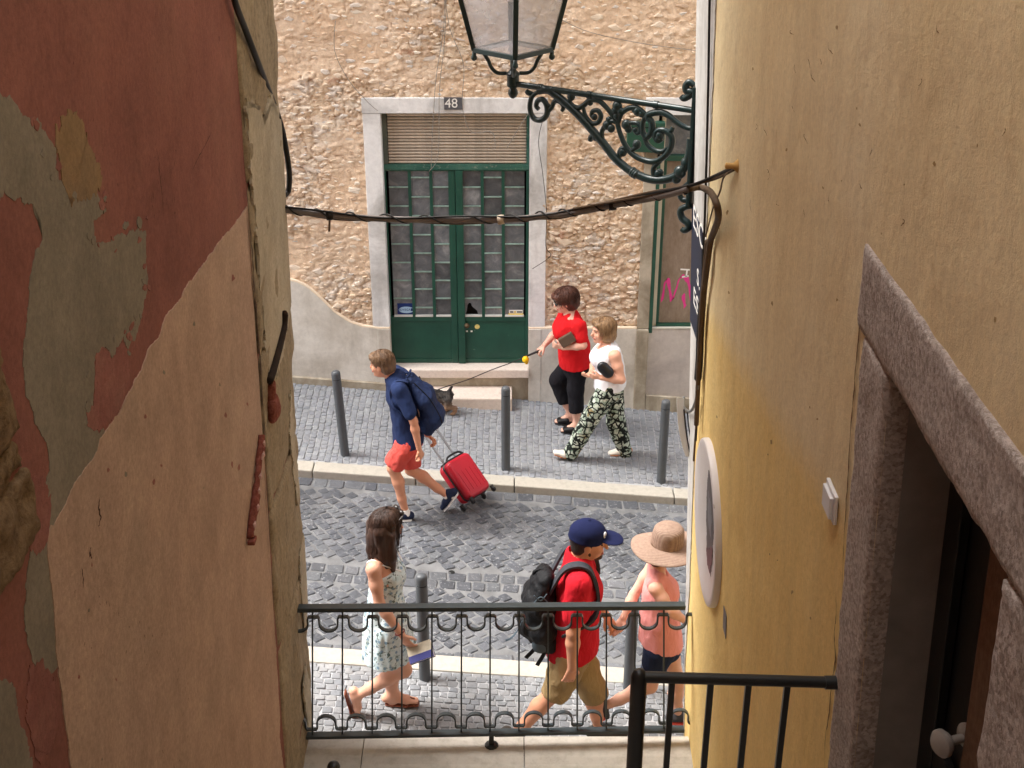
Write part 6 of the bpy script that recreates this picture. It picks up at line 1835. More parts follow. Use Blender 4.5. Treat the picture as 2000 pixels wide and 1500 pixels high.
# ================================================================= the boy with the red suitcase
def zmap(ox, oy, s): return lambda x, y, Y: PY(ox + x / s, oy + y / s, Y)
def boy():
    Zb = zmap(640, 660, 3.9475)
    Y0 = PG(792, 1016, ROAD_OFF).y + 0.10
    J = lambda x, y, dy=0.0: Zb(x, y, Y0 + dy)
    fw = Vector((-1, 0, 0))
    shN = J(555, 405, -0.165); shF = shN + Vector((-0.05, 0.33, 0.0))
    hipN = J(612, 800, -0.085); hipF = hipN + Vector((0.02, 0.17, 0))
    pel = hipN.lerp(hipF, 0.5) + ZF * 0.03; nk = shN.lerp(shF, 0.5) + Vector((-0.02, 0, 0.06)); ch = pel.lerp(nk, 0.68) + Vector((0.01, 0, 0)); wa = pel.lerp(nk, 0.32)
    HF = headframe(J(418, 205, 0.0), -1, -0.35, 0.12)
    elN, wrN = J(662, 640, -0.22), J(703, 850, -0.21)
    elF, wrF = J(690, 560, 0.24), J(765, 745, 0.16)
    knN, anN = J(502, 1000, -0.09), J(600, 1338, -0.09)
    knF, anF = J(640, 1015, 0.09), J(930, 1218, 0.09)
    zN = gz(anN.x, ROAD_OFF)
    heN = Vector((anN.x + 0.045, anN.y, zN)); toN = Vector((anN.x - 0.185, anN.y - 0.01, zN))
    anN.z = max(anN.z, zN + 0.075)
    heF, toF = J(1003, 1205, 0.09), J(898, 1392, 0.09)
    toF.z = max(toF.z, gz(toF.x, ROAD_OFF) + 0.005)
    S = Sdf(0.007)
    S.econe(pel, wa, (0.095, 0.135), (0.085, 0.12), fw); S.econe(wa, ch, (0.085, 0.12), (0.10, 0.145), fw); S.econe(ch, nk - ZF * 0.05, (0.10, 0.145), (0.07, 0.11), fw)
    S.cone(shN, shF, 0.045, 0.045, 0.03)
    S.cone(nk - ZF * 0.03, HF[0] + HF[1] * -0.02 - HF[3] * 0.06, 0.052, 0.048, 0.02)
    add_head(S, HF, 0.95)
    add_arm(S, shN, elN, wrN, 0.9); add_arm(S, shF, elF, wrF, 0.9)
    add_hand(S, wrN, J(735, 930, -0.2) - wrN, fw + YF_ * 0.4, Vector((-0.7, -0.6, 0)), 0.75, 0.95)
    add_hand(S, wrF, J(785, 758, 0.16) - wrF + Vector((0.05, 0, -0.05)), Vector((-0.4, -0.5, -0.5)), -YF_, 1.0, 0.95)
    add_leg(S, hipN, knN, anN, 0.92, Vector((1, 0, 0))); add_leg(S, hipF, knF, anF, 0.92, Vector((0.3, 0, 1)))
    body = S.mesh('person', SK_TAN)
    tag(body, 'boy in navy polo and coral shorts striding along and towing a red suitcase', 'person')
    hb_ = hair_mat('light_brown_hair', srgb(82, 60, 44), srgb(124, 96, 70))
    face_bits(body, HF, 0.95, hb_)
    c, f, l, u = HF
    h = Sdf(0.006); h.ell(c - f * 0.018 + u * 0.038, (0.104, 0.084, 0.092), (f, l, u)); h.ell(c - f * 0.055 - u * 0.02, (0.06, 0.074, 0.075), (f, l, u), 0.03); h.ell(c + f * 0.06 + u * 0.075, (0.04, 0.06, 0.03), (f, l, u), 0.03)
    h.nz = (0.006, (40, 40, 20), 3)
    h.sub('e', c + f * 0.085 - u * 0.045, (0.075, 0.12, 0.092), (f, l, u), 0)
    for q in (-1, 1): h.sub('e', c + l * q * 0.085 - u * 0.03 + f * 0.005, (0.028, 0.03, 0.035), (f, l, u), 0)
    h.cut(c - u * 0.075 - f * 0.05, -u - f * 0.25)
    h.mesh('hair', hb_, body)
    strands(body, HF, (0.108, 0.088, 0.094), (-0.018, 0.038), 170, hb_, 1.75, 0.95, 0.0, 3, 1.0, 0.003, 0.05, 0.01)
    navy = cloth('navy_cotton', srgb(34, 48, 84), 0.12)
    s = Sdf(0.007)
    hem = pel - ZF * 0.085
    s.econe(hem, wa, (0.140, 0.178), (0.112, 0.150), fw, 0.03); s.econe(wa, ch, (0.108, 0.148), (0.120, 0.165), fw, 0.03); s.econe(ch, nk - ZF * 0.045, (0.120, 0.165), (0.088, 0.125), fw, 0.03)
    s.cone(shN, shF, 0.060, 0.060, 0.03)
    for a, b in ((shN, elN), (shF, elF)): s.cone(a, a.lerp(b, 0.72), 0.066, 0.062, 0.03)
    s.nz = (0.008, (13, 13, 7), 5)
    s.cut(hem + ZF * 0.005, Vector((0.15, 0, -1)))
    for a, b in ((shN, elN), (shF, elF)): pass
    s.mesh('polo_shirt', navy, body)
    co = Sdf(0.006); co.cone(nk + Vector((0.0, 0, -0.035)), nk + Vector((-0.015, 0, 0.012)), 0.072, 0.060, 0.01); co.sub('c', nk + Vector((-0.02, 0, 0.03)), nk + Vector((-0.03, 0, 0.08)), 0.052, 0.06, 0); co.mesh('collar', navy, body)
    coral = cloth('coral_cotton', srgb(208, 86, 78), 0.12, bump=0.5)
    s = Sdf(0.007); s.econe(pel + ZF * 0.03, pel - ZF * 0.06, (0.112, 0.150), (0.118, 0.155), fw, 0.03)
    for hp, kn in ((hipN, knN), (hipF, knF)):
        e = hp.lerp(kn, 0.62); e = hp.lerp(kn, 0.80); s.cone(hp - ZF * 0.02, e, 0.094, 0.092, 0.03); hem_cut(s, e, kn - hp)
    s.nz = (0.009, (16, 16, 9), 8)
    s.mesh('shorts', coral, body)
    shoe = cloth('navy_canvas', srgb(36, 46, 70), 0.1, 0.85); white = M('white_rubber', srgb(230, 228, 224), 0.6, 0.05); sock = cloth('white_sock', srgb(235, 232, 228), 0.05)
    upF = (toF - heF).cross(YF_).normalized()
    if upF.dot(anF - heF) < 0: upF = -upF
    for an, he, to, up in ((anN, heN, toN, ZF), (anF, heF, toF, upF)):
        a = Sdf(0.006); add_shoe(a, an, he + up * 0.012, to + up * 0.012, 0.92, up, 0.015); a.mesh('shoe', shoe, body)
        a = Sdf(0.005); add_sole(a, he, to, 0.95, up, 0.011); a.mesh('shoe_sole', white, body)
        a = Sdf(0.006); a.cone(an.lerp(he, 0.3), an + (an - he) * 0.08, 0.039, 0.037, 0.01); a.mesh('sock', sock, body)
    # backpack
    bp = cloth('navy_nylon', srgb(32, 46, 80), 0.15, 0.7, 0.5)
    s = Sdf(0.007)
    q1, q2, q3, q4 = J(640, 320, 0.0), J(740, 450, 0.0), J(805, 590, 0.0), J(770, 660, 0.0)
    s.econe(q1, q2, (0.045, 0.10), (0.085, 0.15), fw, 0.04); s.econe(q2, q3, (0.085, 0.15), (0.10, 0.155), fw, 0.04); s.econe(q3, q4, (0.10, 0.155), (0.085, 0.14), fw, 0.04)
    s.nz = (0.011, (13, 10, 9), 12)
    bag = s.mesh('backpack', bp); tag(bag, "soft navy backpack on the boy's back", 'backpack')
    for sd in (-1, 1):
        a = (shN if sd < 0 else shF); ins = Vector((0, -sd * 0.045, 0))
        pts = catmull([q1 + Vector((-0.03, sd * 0.07, 0.02)), a + ins + Vector((0.05, 0, 0.062)), a + ins + Vector((-0.02, 0, 0.068)), a + ins + Vector((-0.075, 0, 0.0)), a + ins + Vector((-0.075, 0, -0.10)), a + ins + Vector((-0.02, sd * 0.045, -0.19)), q3 + Vector((-0.10, sd * 0.13, 0.0))], 6)
        ribbon3(pts, YF_, 0.05, 0.012, bp, 'strap', bag)
    pts = catmull([q1 + Vector((-0.02, -0.03, 0.03)), q1 + Vector((0.0, -0.03, 0.075)), q1 + Vector((0.0, 0.03, 0.075)), q1 + Vector((-0.02, 0.03, 0.03))], 5)
    MB().tube(pts, 0.008, 8).build('grab_loop', bp, bag, smooth=True)
    ribbon3(catmull([q1 + Vector((0.03, -0.085, 0.01)), q2 + Vector((0.05, -0.125, 0.05)), q3 + Vector((0.07, -0.13, 0.06)), q3 + Vector((0.09, -0.12, -0.02))], 6), (0.6, -0.3, 0.6), 0.008, 0.004, MAT['black'], 'zip', bag)
    # suitcase
    L = Vector((-0.566, 0.47, 0.678)).normalized(); W = Vector((0.64, 0.77, 0)).normalized(); N = -L.cross(W).normalized()
    if N.z < 0: N = -N
    B = PG(925, 988, ROAD_OFF) + ZF * 0.03
    lw, ll, lt = 0.29, 0.39, 0.18
    C = B + L * (ll / 2 + 0.03) + N * (lt / 2)
    red = M('red_shell', srgb(168, 20, 40), 0.4, 0.08, 4, 0.05, 90, spec=0.5); blk = M('black_plastic', srgb(26, 26, 28), 0.5, 0.1, spec=0.4)
    st = empty('suitcase', C, 'red hard shell suitcase with black trim towed by the boy', 'suitcase')
    def shell(n0, n1, w, l, nm, mat, bev=0.05):
        bm = bmesh.new(); bmesh.ops.create_cube(bm, size=1.0)
        for v in bm.verts: v.co = Vector((v.co.x * w, v.co.y * l, (n0 + n1) / 2 + v.co.z * (n1 - n0)))
        es = [e for e in bm.edges if abs(e.verts[0].co.z - e.verts[1].co.z) > 1e-5]
        bmesh.ops.bevel(bm, geom=es, offset=bev, segments=5, affect='EDGES', profile=0.5)
        es = [e for e in bm.edges if all(abs(v.co.z - (n1 if abs(n1) > abs(n0) else n0)) < 1e-5 for v in e.verts) and len(e.link_faces) == 2 and e.calc_face_angle(0) > 0.5]
        bmesh.ops.bevel(bm, geom=es, offset=min(0.03, abs(n1 - n0) * 0.45), segments=4, affect='EDGES', profile=0.5)
        for v in bm.verts: v.co = W * v.co.x + L * v.co.y + N * v.co.z
        bmesh.ops.recalc_face_normals(bm, faces=bm.faces)
        me = bpy.data.meshes.new(nm); bm.to_mesh(me); bm.free()
        return link(nm, me, st, mat, True)
    def at(w, l, n): return C + W * w + L * l + N * n
    shell(0.008, lt / 2, lw, ll, 'shell', red); shell(-lt / 2, -0.008, lw, ll, 'shell', red); shell(-0.012, 0.012, lw + 0.012, ll + 0.012, 'seam', blk)
    for k in (-0.10, -0.05, 0.0, 0.05, 0.10):
        MB().bar(at(k, -ll / 2 + 0.06, lt / 2 + 0.001), at(k, ll / 2 - 0.13, lt / 2 + 0.001), 0.012, 0.006, up=N).build('rib', red, st, bevel=0.002)
    MB().bar(at(-0.11, ll / 2 + 0.0, 0.0), at(0.11, ll / 2 + 0.0, 0.0), 0.13, 0.03, up=L).build('handle_well', blk, st, bevel=0.01)
    MB().tube(catmull([at(-0.10, ll / 2 + 0.015, 0.05), at(-0.06, ll / 2 + 0.04, 0.05), at(0.06, ll / 2 + 0.04, 0.05), at(0.10, ll / 2 + 0.015, 0.05)], 5), 0.010, 8).build('carry_handle', blk, st, smooth=True)
    for l_ in (0.14, -0.02, -0.15):
        MB().bar(at(lw / 2 + 0.012, l_ - 0.03, 0.0), at(lw / 2 + 0.012, l_ + 0.03, 0.0), 0.05, 0.018, up=W).build('latch', blk, st, bevel=0.004)
    MB().tube(catmull([at(lw / 2 + 0.012, -0.12, 0.0), at(lw / 2 + 0.035, -0.09, 0.0), at(lw / 2 + 0.035, 0.09, 0.0), at(lw / 2 + 0.012, 0.12, 0.0)], 5), 0.009, 8).build('side_handle', blk, st, smooth=True)
    chrome = M('aluminium_tube', srgb(150, 152, 156), 0.35, 0.03, metal=0.8, spec=0.5)
    grip = []
    for k, pe in ((-0.078, Zb(728, 862, Y0 + 0.10)), (0.078, Zb(783, 752, Y0 + 0.24))):
        b_ = at(k, ll / 2 + 0.005, -0.03)
        e_ = b_ + L * 0.40
        MB().tube([b_ - L * 0.05, e_], 0.011, 10).build('handle_tube', chrome, st, smooth=True, auto=0.9)
        grip.append(e_)
    MB().tube([grip[0] - W * 0.02, grip[0] + L * 0.012, grip[1] + L * 0.012, grip[1] + W * 0.02], 0.0155, 10).build('grip', blk, st, smooth=True)
    for w_ in (-0.14, 0.14):
        for n_ in (-0.085, 0.085):
            c_ = at(w_, -ll / 2 - 0.028, n_)
            MB().tube([at(w_, -ll / 2 + 0.01, n_), at(w_, -ll / 2 - 0.018, n_)], 0.018, 10).build('wheel_fork', blk, st, smooth=True, auto=0.9)
            MB().lathe([(0.0, -0.012), (0.02, -0.012), (0.026, -0.006), (0.026, 0.006), (0.02, 0.012), (0.0, 0.012)], c_, 14, W).build('wheel', blk, st, smooth=True, auto=0.8)
    return grip
GRIP = boy()

# ================================================================= two women across the street
def woman_red():
    Zb = zmap(1000, 540, 3.9475)
    Y0 = PG(1112, 838).y + 0.02
    J = lambda x, y, dy=0.0: Zb(x, y, Y0 + dy)
    fw = Vector((-1, 0, 0))
    shN = J(512, 385, -0.175); shF = shN + Vector((-0.10, 0.35, 0.0))
    hipN = J(505, 700, -0.09); hipF = hipN + Vector((-0.02, 0.18, 0))
    pel = hipN.lerp(hipF, 0.5) + ZF * 0.05; nk = shN.lerp(shF, 0.5) + Vector((-0.02, 0, 0.075)); ch = pel.lerp(nk, 0.66) + Vector((-0.03, 0, 0)); wa = pel.lerp(nk, 0.30) + Vector((-0.01, 0, 0))
    HF = headframe(J(408, 190, 0.0), -1, 0.10, 0.22)
    elN, wrN = J(548, 530, -0.23), J(395, 548, -0.20)
    elF, wrF = J(335, 435, 0.22), J(250, 530, 0.16)
    knF, anF = J(350, 800, 0.09), J(450, 1062, 0.09)
    knN, anN = J(490, 870, -0.09), J(498, 1145, -0.09)
    S = Sdf(0.007)
    S.econe(pel, wa, (0.115, 0.165), (0.105, 0.145), fw); S.econe(wa, ch, (0.105, 0.145), (0.12, 0.155), fw); S.econe(ch, nk - ZF * 0.05, (0.115, 0.15), (0.075, 0.12), fw)
    S.cone(shN, shF, 0.05, 0.05, 0.03)
    S.cone(nk - ZF * 0.03, HF[0] - HF[1] * 0.025 - HF[3] * 0.06, 0.055, 0.05, 0.02)
    add_head(S, HF, 0.96)
    add_arm(S, shN, elN, wrN, 1.0); add_arm(S, shF, elF, wrF, 0.95)
    add_hand(S, wrN, J(330, 535, -0.19) - wrN, ZF * 0.4 + YF_, ZF, 0.9, 0.92)
    add_hand(S, wrF, J(205, 572, 0.14) - wrF, Vector((0.2, 0.2, -1)), -YF_, 0.9, 0.92)
    add_leg(S, hipN, knN, anN, 1.0, Vector((1, 0, 0))); add_leg(S, hipF, knF, anF, 1.0, Vector((1, 0, 0)))
    feet = []
    for an in (anN, anF):
        z = gz(an.x); he = Vector((an.x + 0.05, an.y, z + 0.03)); to = Vector((an.x - 0.165, an.y - 0.005, z + 0.018))
        an.z = max(an.z, z + 0.10); add_foot(S, an, he, to, 0.92); feet.append((an, he, to))
    body = S.mesh('person', SK_PINK)
    tag(body, 'woman in red top and black cropped trousers walking a small dog', 'person')
    hm = hair_mat('auburn_hair', srgb(52, 30, 24), srgb(98, 58, 42))
    face_bits(body, HF, 0.96, hm)
    c, f, l, u = HF
    h = Sdf(0.006); h.ell(c - f * 0.02 + u * 0.045, (0.122, 0.105, 0.095), (f, l, u)); h.ell(c - f * 0.06 - u * 0.025, (0.085, 0.10, 0.085), (f, l, u), 0.03); h.ell(c + f * 0.075 + u * 0.07, (0.045, 0.075, 0.03), (f, l, u), 0.03)
    h.nz = (0.009, (22, 22, 14), 4)
    h.sub('e', c + f * 0.095 - u * 0.05, (0.085, 0.085, 0.095), (f, l, u), 0)
    h.cut(c - u * 0.10, -u + f * 0.4)
    h.mesh('hair', hm, body)
    strands(body, HF, (0.126, 0.109, 0.098), (-0.02, 0.045), 190, hm, 2.35, 1.0, 0.0, 5, 0.85, 0.0032, 0.07)
    blk = M('sunglass_black', srgb(22, 20, 20), 0.2, 0.05, spec=0.5)
    g = Sdf(0.004)
    for q in (-1, 1):
        g.ell(c + f * 0.095 + l * q * 0.034 + u * 0.004, (0.008, 0.028, 0.022), (f, l, u), 0.004); g.cone(c + f * 0.09 + l * q * 0.06 + u * 0.012, c + f * 0.0 + l * q * 0.083 + u * 0.012, 0.005, 0.005, 0.004)
    g.cone(c + f * 0.10 - l * 0.02 + u * 0.012, c + f * 0.10 + l * 0.02 + u * 0.012, 0.005, 0.005, 0.004)
    g.mesh('sunglasses', blk, body)
    red = cloth('red_jersey', srgb(208, 28, 34), 0.1, bump=0.4)
    s = Sdf(0.007); hem = pel - ZF * 0.06
    s.econe(hem, wa, (0.165, 0.205), (0.148, 0.180), fw, 0.03); s.econe(wa, ch, (0.145, 0.178), (0.150, 0.175), fw, 0.03); s.econe(ch, nk - ZF * 0.05, (0.140, 0.170), (0.085, 0.125), fw, 0.03)
    s.cone(shN, shF, 0.064, 0.064, 0.03); s.ell(ch + Vector((-0.09, 0, -0.02)), (0.075, 0.13, 0.075), None, 0.05)
    for a, b in ((shN, elN), (shF, elF)): s.cone(a, a.lerp(b, 0.6), 0.072, 0.068, 0.03)
    s.nz = (0.010, (12, 12, 8), 15); s.cut(hem + ZF * 0.01, Vector((0.1, 0, -1)))
    s.sub('e', nk + Vector((-0.055, 0, 0.055)), (0.095, 0.082, 0.085), (XF, YF_, ZF), 0)
    s.mesh('top', red, body)
    blkc = cloth('black_trousers', srgb(28, 27, 32), 0.15, bump=0.4)
    s = Sdf(0.007); s.econe(pel + ZF * 0.02, pel - ZF * 0.08, (0.135, 0.178), (0.135, 0.175), fw, 0.03)
    for hp, kn, an in ((hipN, knN, anN), (hipF, knF, anF)): s.limb([hp, kn, kn.lerp(an, 0.55)], [0.105, 0.082, 0.074], 0.03); hem_cut(s, kn.lerp(an, 0.55), an - kn, 0.09)
    s.nz = (0.006, (12, 12, 7), 18)
    s.mesh('trousers', blkc, body)
    lea = M('black_leather', srgb(24, 24, 26), 0.45, 0.1)
    for an, he, to in feet:
        a = Sdf(0.005); add_sole(a, he - ZF * 0.022, to - ZF * 0.014, 0.95, ZF, 0.014)
        mid = he.lerp(to, 0.62) + ZF * 0.03
        a.econe(mid + Vector((0.045, 0, 0.0)), mid - Vector((0.03, 0, 0.006)), (0.036, 0.052), (0.026, 0.049), ZF, 0.01)
        a.mesh('sandal', lea, body)
    # brown clutch under the near arm
    pc = J(425, 488, -0.235)
    w_ = MB(); e1 = (Vector((-0.55, 0.05, 0.85))).normalized(); e2 = Vector((0.85, 0.0, 0.55)).normalized(); n_ = -YF_
    bm = []
    for sN in (-0.022, 0.022):
        for a, b in ((-0.075, -0.05), (0.075, -0.05), (0.075, 0.05), (-0.075, 0.05)): bm.append(pc + e2 * a + e1 * b + n_ * sN)
    o = w_.hexa(bm).build('clutch_bag', M('brown_leather', srgb(98, 80, 66), 0.55, 0.15), None, bevel=0.008)
    tag(o, "brown leather clutch tucked under the red topped woman's arm", 'bag')
    # dog lead with its handle and yellow bag holder
    hnd = J(212, 572, 0.13)
    Yd = PG(890, 808).y
    dogtop = zmap(640, 660, 3.9475)(858, 395, Yd)
    lead = empty('dog_lead', hnd, 'dark dog lead with a yellow ball shaped bag holder', 'lead')
    lm = M('dark_webbing', srgb(50, 44, 42), 0.7, 0.15)
    m1 = J(20, 655, 0.12)
    MB().tube([J(245, 560, 0.13), hnd, J(110, 615, 0.13)], [0.012, 0.013, 0.010], 8).build('handle', lm, lead, smooth=True)
    MB().tube(catmull([J(110, 615, 0.13), m1, m1.lerp(dogtop, 0.3), m1.lerp(dogtop, 0.62) - ZF * 0.012, dogtop, dogtop + Vector((-0.10, 0, -0.07))], 5), 0.0052, 6).build('strap', lm, lead, smooth=True)
    y_ = M('yellow_plastic', srgb(246, 196, 24), 0.45, 0.08)
    a = Sdf(0.005); yc = J(105, 640, 0.10); a.ell(yc, (0.034, 0.034, 0.036), None, 0.01); a.ell(yc + Vector((0.008, 0, -0.032)), (0.018, 0.018, 0.02), None, 0.015); a.mesh('bag_holder', y_, lead)
    MB().tube([yc + ZF * 0.03, J(112, 612, 0.13)], 0.004, 6).build('clip', M('orange_clip', srgb(204, 110, 50), 0.5), lead)
    return dogtop
DOGTOP = woman_red()

def woman_white():
    Zb = zmap(1000, 540, 3.9475)
    Y0 = PG(1165, 895).y + 0.02
    J = lambda x, y, dy=0.0: Zb(x, y, Y0 + dy)
    fw = Vector((-1, 0, 0))
    shN = J(792, 612, -0.165); shF = shN + Vector((-0.07, 0.33, 0.0))
    hipN = J(752, 865, -0.085); hipF = hipN + Vector((0.03, 0.17, 0))
    pel = hipN.lerp(hipF, 0.5) + ZF * 0.05; nk = shN.lerp(shF, 0.5) + Vector((-0.015, 0, 0.07)); ch = pel.lerp(nk, 0.64) + Vector((-0.02, 0, 0)); wa = pel.lerp(nk, 0.30)
    HF = headframe(J(700, 418, 0.0), -1, 0.30, 0.02)
    elN, wrN = J(842, 795, -0.22), J(690, 778, -0.23)
    elF, wrF = J(640, 660, 0.20), J(610, 745, 0.05)
    knN, anN = J(600, 1100, -0.08), J(452, 1362, -0.08)
    knF, anF = J(800, 1120, 0.09), J(872, 1352, 0.09)
    S = Sdf(0.007)
    S.econe(pel, wa, (0.11, 0.16), (0.10, 0.14), fw); S.econe(wa, ch, (0.10, 0.14), (0.115, 0.15), fw); S.econe(ch, nk - ZF * 0.05, (0.11, 0.145), (0.07, 0.115), fw)
    S.cone(shN, shF, 0.05, 0.05, 0.03)
    S.cone(nk - ZF * 0.03, HF[0] - HF[1] * 0.02 - HF[3] * 0.06, 0.054, 0.05, 0.02)
    add_head(S, HF, 0.98)
    add_arm(S, shN, elN, wrN, 1.05); add_arm(S, shF, elF, wrF, 0.95)
    add_hand(S, wrN, J(600, 770, -0.21) - wrN, ZF * 0.5 + YF_, ZF * 0.8, 0.7, 0.92)
    add_hand(S, wrF, J(590, 765, 0.0) - wrF + Vector((-0.03, -0.02, 0)), ZF, -YF_, 0.7, 0.9)
    add_leg(S, hipN, knN, anN, 0.95); add_leg(S, hipF, knF, anF, 0.95)
    body = S.mesh('person', SK_PALE)
    tag(body, 'blonde woman in white sleeveless top and black and white patterned trousers', 'person')
    hm = hair_mat('blonde_hair', srgb(98, 72, 48), srgb(170, 136, 98))
    face_bits(body, HF, 0.98, hm)
    c, f, l, u = HF
    h = Sdf(0.006); h.ell(c - f * 0.02 + u * 0.045, (0.110, 0.095, 0.085), (f, l, u)); h.ell(c - f * 0.055 - u * 0.04, (0.08, 0.10, 0.085), (f, l, u), 0.03); h.ell(c - f * 0.01 - u * 0.04, (0.05, 0.10, 0.075), (f, l, u), 0.03); h.ell(c + f * 0.06 + u * 0.08, (0.04, 0.07, 0.03), (f, l, u), 0.03)
    h.nz = (0.008, (24, 24, 10), 6)
    h.sub('e', c + f * 0.10 - u * 0.045, (0.09, 0.088, 0.112), (f, l, u), 0)
    h.cut(c - u * 0.115, -u + f * 0.2)
    h.mesh('hair', hm, body)
    strands(body, HF, (0.113, 0.098, 0.089), (-0.02, 0.045), 190, hm, 2.6, 1.0, 0.0, 7, 0.8, 0.0032, 0.05)
    wh = cloth('white_jersey', srgb(236, 236, 240), 0.03, bump=0.4)
    s = Sdf(0.007); hem = pel - ZF * 0.06
    s.econe(hem, wa, (0.158, 0.198), (0.134, 0.167), fw, 0.03); s.econe(wa, ch, (0.132, 0.165), (0.138, 0.165), fw, 0.03); s.econe(ch, nk - ZF * 0.06, (0.13, 0.16), (0.08, 0.13), fw, 0.03)
    s.ell(ch + Vector((-0.085, 0, -0.02)), (0.075, 0.125, 0.07), None, 0.05)
    s.cone(shN + Vector((0, 0.04, 0.01)), shF + Vector((0, -0.04, 0.01)), 0.058, 0.058, 0.03)
    s.nz = (0.008, (12, 12, 8), 25); s.cut(hem + ZF * 0.005, Vector((0.15, 0, -1)))
    s.sub('e', nk + Vector((-0.06, 0, 0.03)), (0.095, 0.095, 0.115), (XF, YF_, ZF), 0)
    for q, sh in ((-1, shN), (1, shF)): s.sub('e', sh + Vector((0, q * 0.06, -0.04)), (0.08, 0.075, 0.115), (XF, YF_, ZF), 0)
    s.sub('c', hem + Vector((-0.01, -0.19, -0.03)), hem + Vector((-0.0, -0.18, 0.035)), 0.04, 0.004, 0)
    s.mesh('top', wh, body)
    t = NT('patterned_trousers'); v = t.coord('Object')
    mp = t.n('ShaderNodeTexNoise'); mp.inputs['Scale'].default_value = 9; t.l(v, mp.inputs['Vector'])
    vv = t.n('ShaderNodeVectorMath', operation='ADD'); sc_ = t.n('ShaderNodeVectorMath', operation='SCALE'); sc_.inputs['Scale'].default_value = 0.10
    t.l(mp.outputs['Color'], sc_.inputs[0]); t.l(v, vv.inputs[0]); t.l(sc_.outputs[0], vv.inputs[1])
    vo = t.n('ShaderNodeTexVoronoi', feature='DISTANCE_TO_EDGE'); vo.inputs['Scale'].default_value = 15; t.l(vv.outputs[0], vo.inputs['Vector'])
    vc = t.n('ShaderNodeTexVoronoi'); vc.inputs['Scale'].default_value = 13; t.l(vv.outputs[0], vc.inputs['Vector'])
    base = t.ramp(t.noise(v, 22, 4, 0.7), [(0.36, srgb(112, 134, 118)), (0.5, srgb(176, 188, 172)), (0.62, srgb(214, 218, 206))])
    base = t.mix(t.ramp(t.noise(v, 10, 3, 0.6), [(0.6, (0, 0, 0)), (0.66, (0.8, 0.8, 0.8))]), base, srgb(130, 104, 50))
    colr = t.mix(t.ramp(vo.outputs['Distance'], [(0.07, (0, 0, 0)), (0.13, (1, 1, 1))]), srgb(24, 28, 26), base)
    colr = t.mix(t.ramp(t.noise(v, 16, 3, 0.6), [(0.56, (0, 0, 0)), (0.6, (1, 1, 1))]), colr, srgb(28, 34, 30))
    pm = t.done(colr, 0.85, None, 0, 0.2)
    s = Sdf(0.007); s.econe(pel + ZF * 0.02, pel - ZF * 0.08, (0.130, 0.170), (0.130, 0.168), fw, 0.03)
    for hp, kn, an in ((hipN, knN, anN), (hipF, knF, anF)): s.limb([hp, kn, kn.lerp(an, 0.5), an - ZF * 0.0], [0.108, 0.088, 0.078, 0.070], 0.03)
    s.nz = (0.007, (11, 11, 6), 28)
    s.mesh('trousers', pm, body)
    le = M('tan_white_leather', srgb(232, 226, 216), 0.5, 0.05); tan = M('tan_leather', srgb(176, 116, 76), 0.55, 0.12)
    heN, toN = J(462, 1412, -0.08), J(315, 1352, -0.10)
    heN.z = max(heN.z, gz(heN.x) + 0.002); toN = heN + Vector((-0.19, -0.015, 0.075))
    zF = gz(anF.x); heF = Vector((anF.x + 0.04, anF.y, zF + 0.02)); toF = Vector((anF.x - 0.165, anF.y, zF))
    for he, to in ((heN, toN), (heF, toF)):
        up = (to - he).cross(YF_).normalized(); up = up if up.z > 0 else -up
        a = Sdf(0.005); mid = he.lerp(to, 0.5)
        a.econe(he + up * 0.032, mid + up * 0.03, (0.034, 0.034), (0.03, 0.044), up, 0.02); a.econe(mid + up * 0.03, to + up * 0.02 - (to - he).normalized() * 0.02, (0.03, 0.044), (0.02, 0.036), up, 0.02); a.mesh('shoe', tan if False else le, body)
        a = Sdf(0.005); a.econe(he + up * 0.036, he.lerp(to, 0.42) + up * 0.034, (0.036, 0.037), (0.034, 0.046), up, 0.01); a.mesh('shoe_heel_panel', tan, body)
        a = Sdf(0.005); add_sole(a, he, to, 0.9, up, 0.009); a.mesh('shoe_sole', tan, body)
    # black clutch
    a = Sdf(0.006); pc = J(722, 718, -0.245); e1 = Vector((0.45, 0, -0.89)).normalized(); e2 = Vector((0.89, 0, 0.45)).normalized()
    a.ell(pc, (0.078, 0.050, 0.030), (e1, e2, YF_), 0.01); a.ell(pc - e1 * 0.035 - e2 * 0.02, (0.05, 0.045, 0.03), (e1, e2, YF_), 0.03); a.ell(pc + e1 * 0.04 + e2 * 0.01, (0.05, 0.05, 0.03), (e1, e2, YF_), 0.03)
    bag = a.mesh('clutch_bag', M('black_leather_clutch', srgb(22, 24, 28), 0.3, 0.1, spec=0.5)); tag(bag, "black leather clutch held under the blonde woman's bare arm", 'bag')
woman_white()

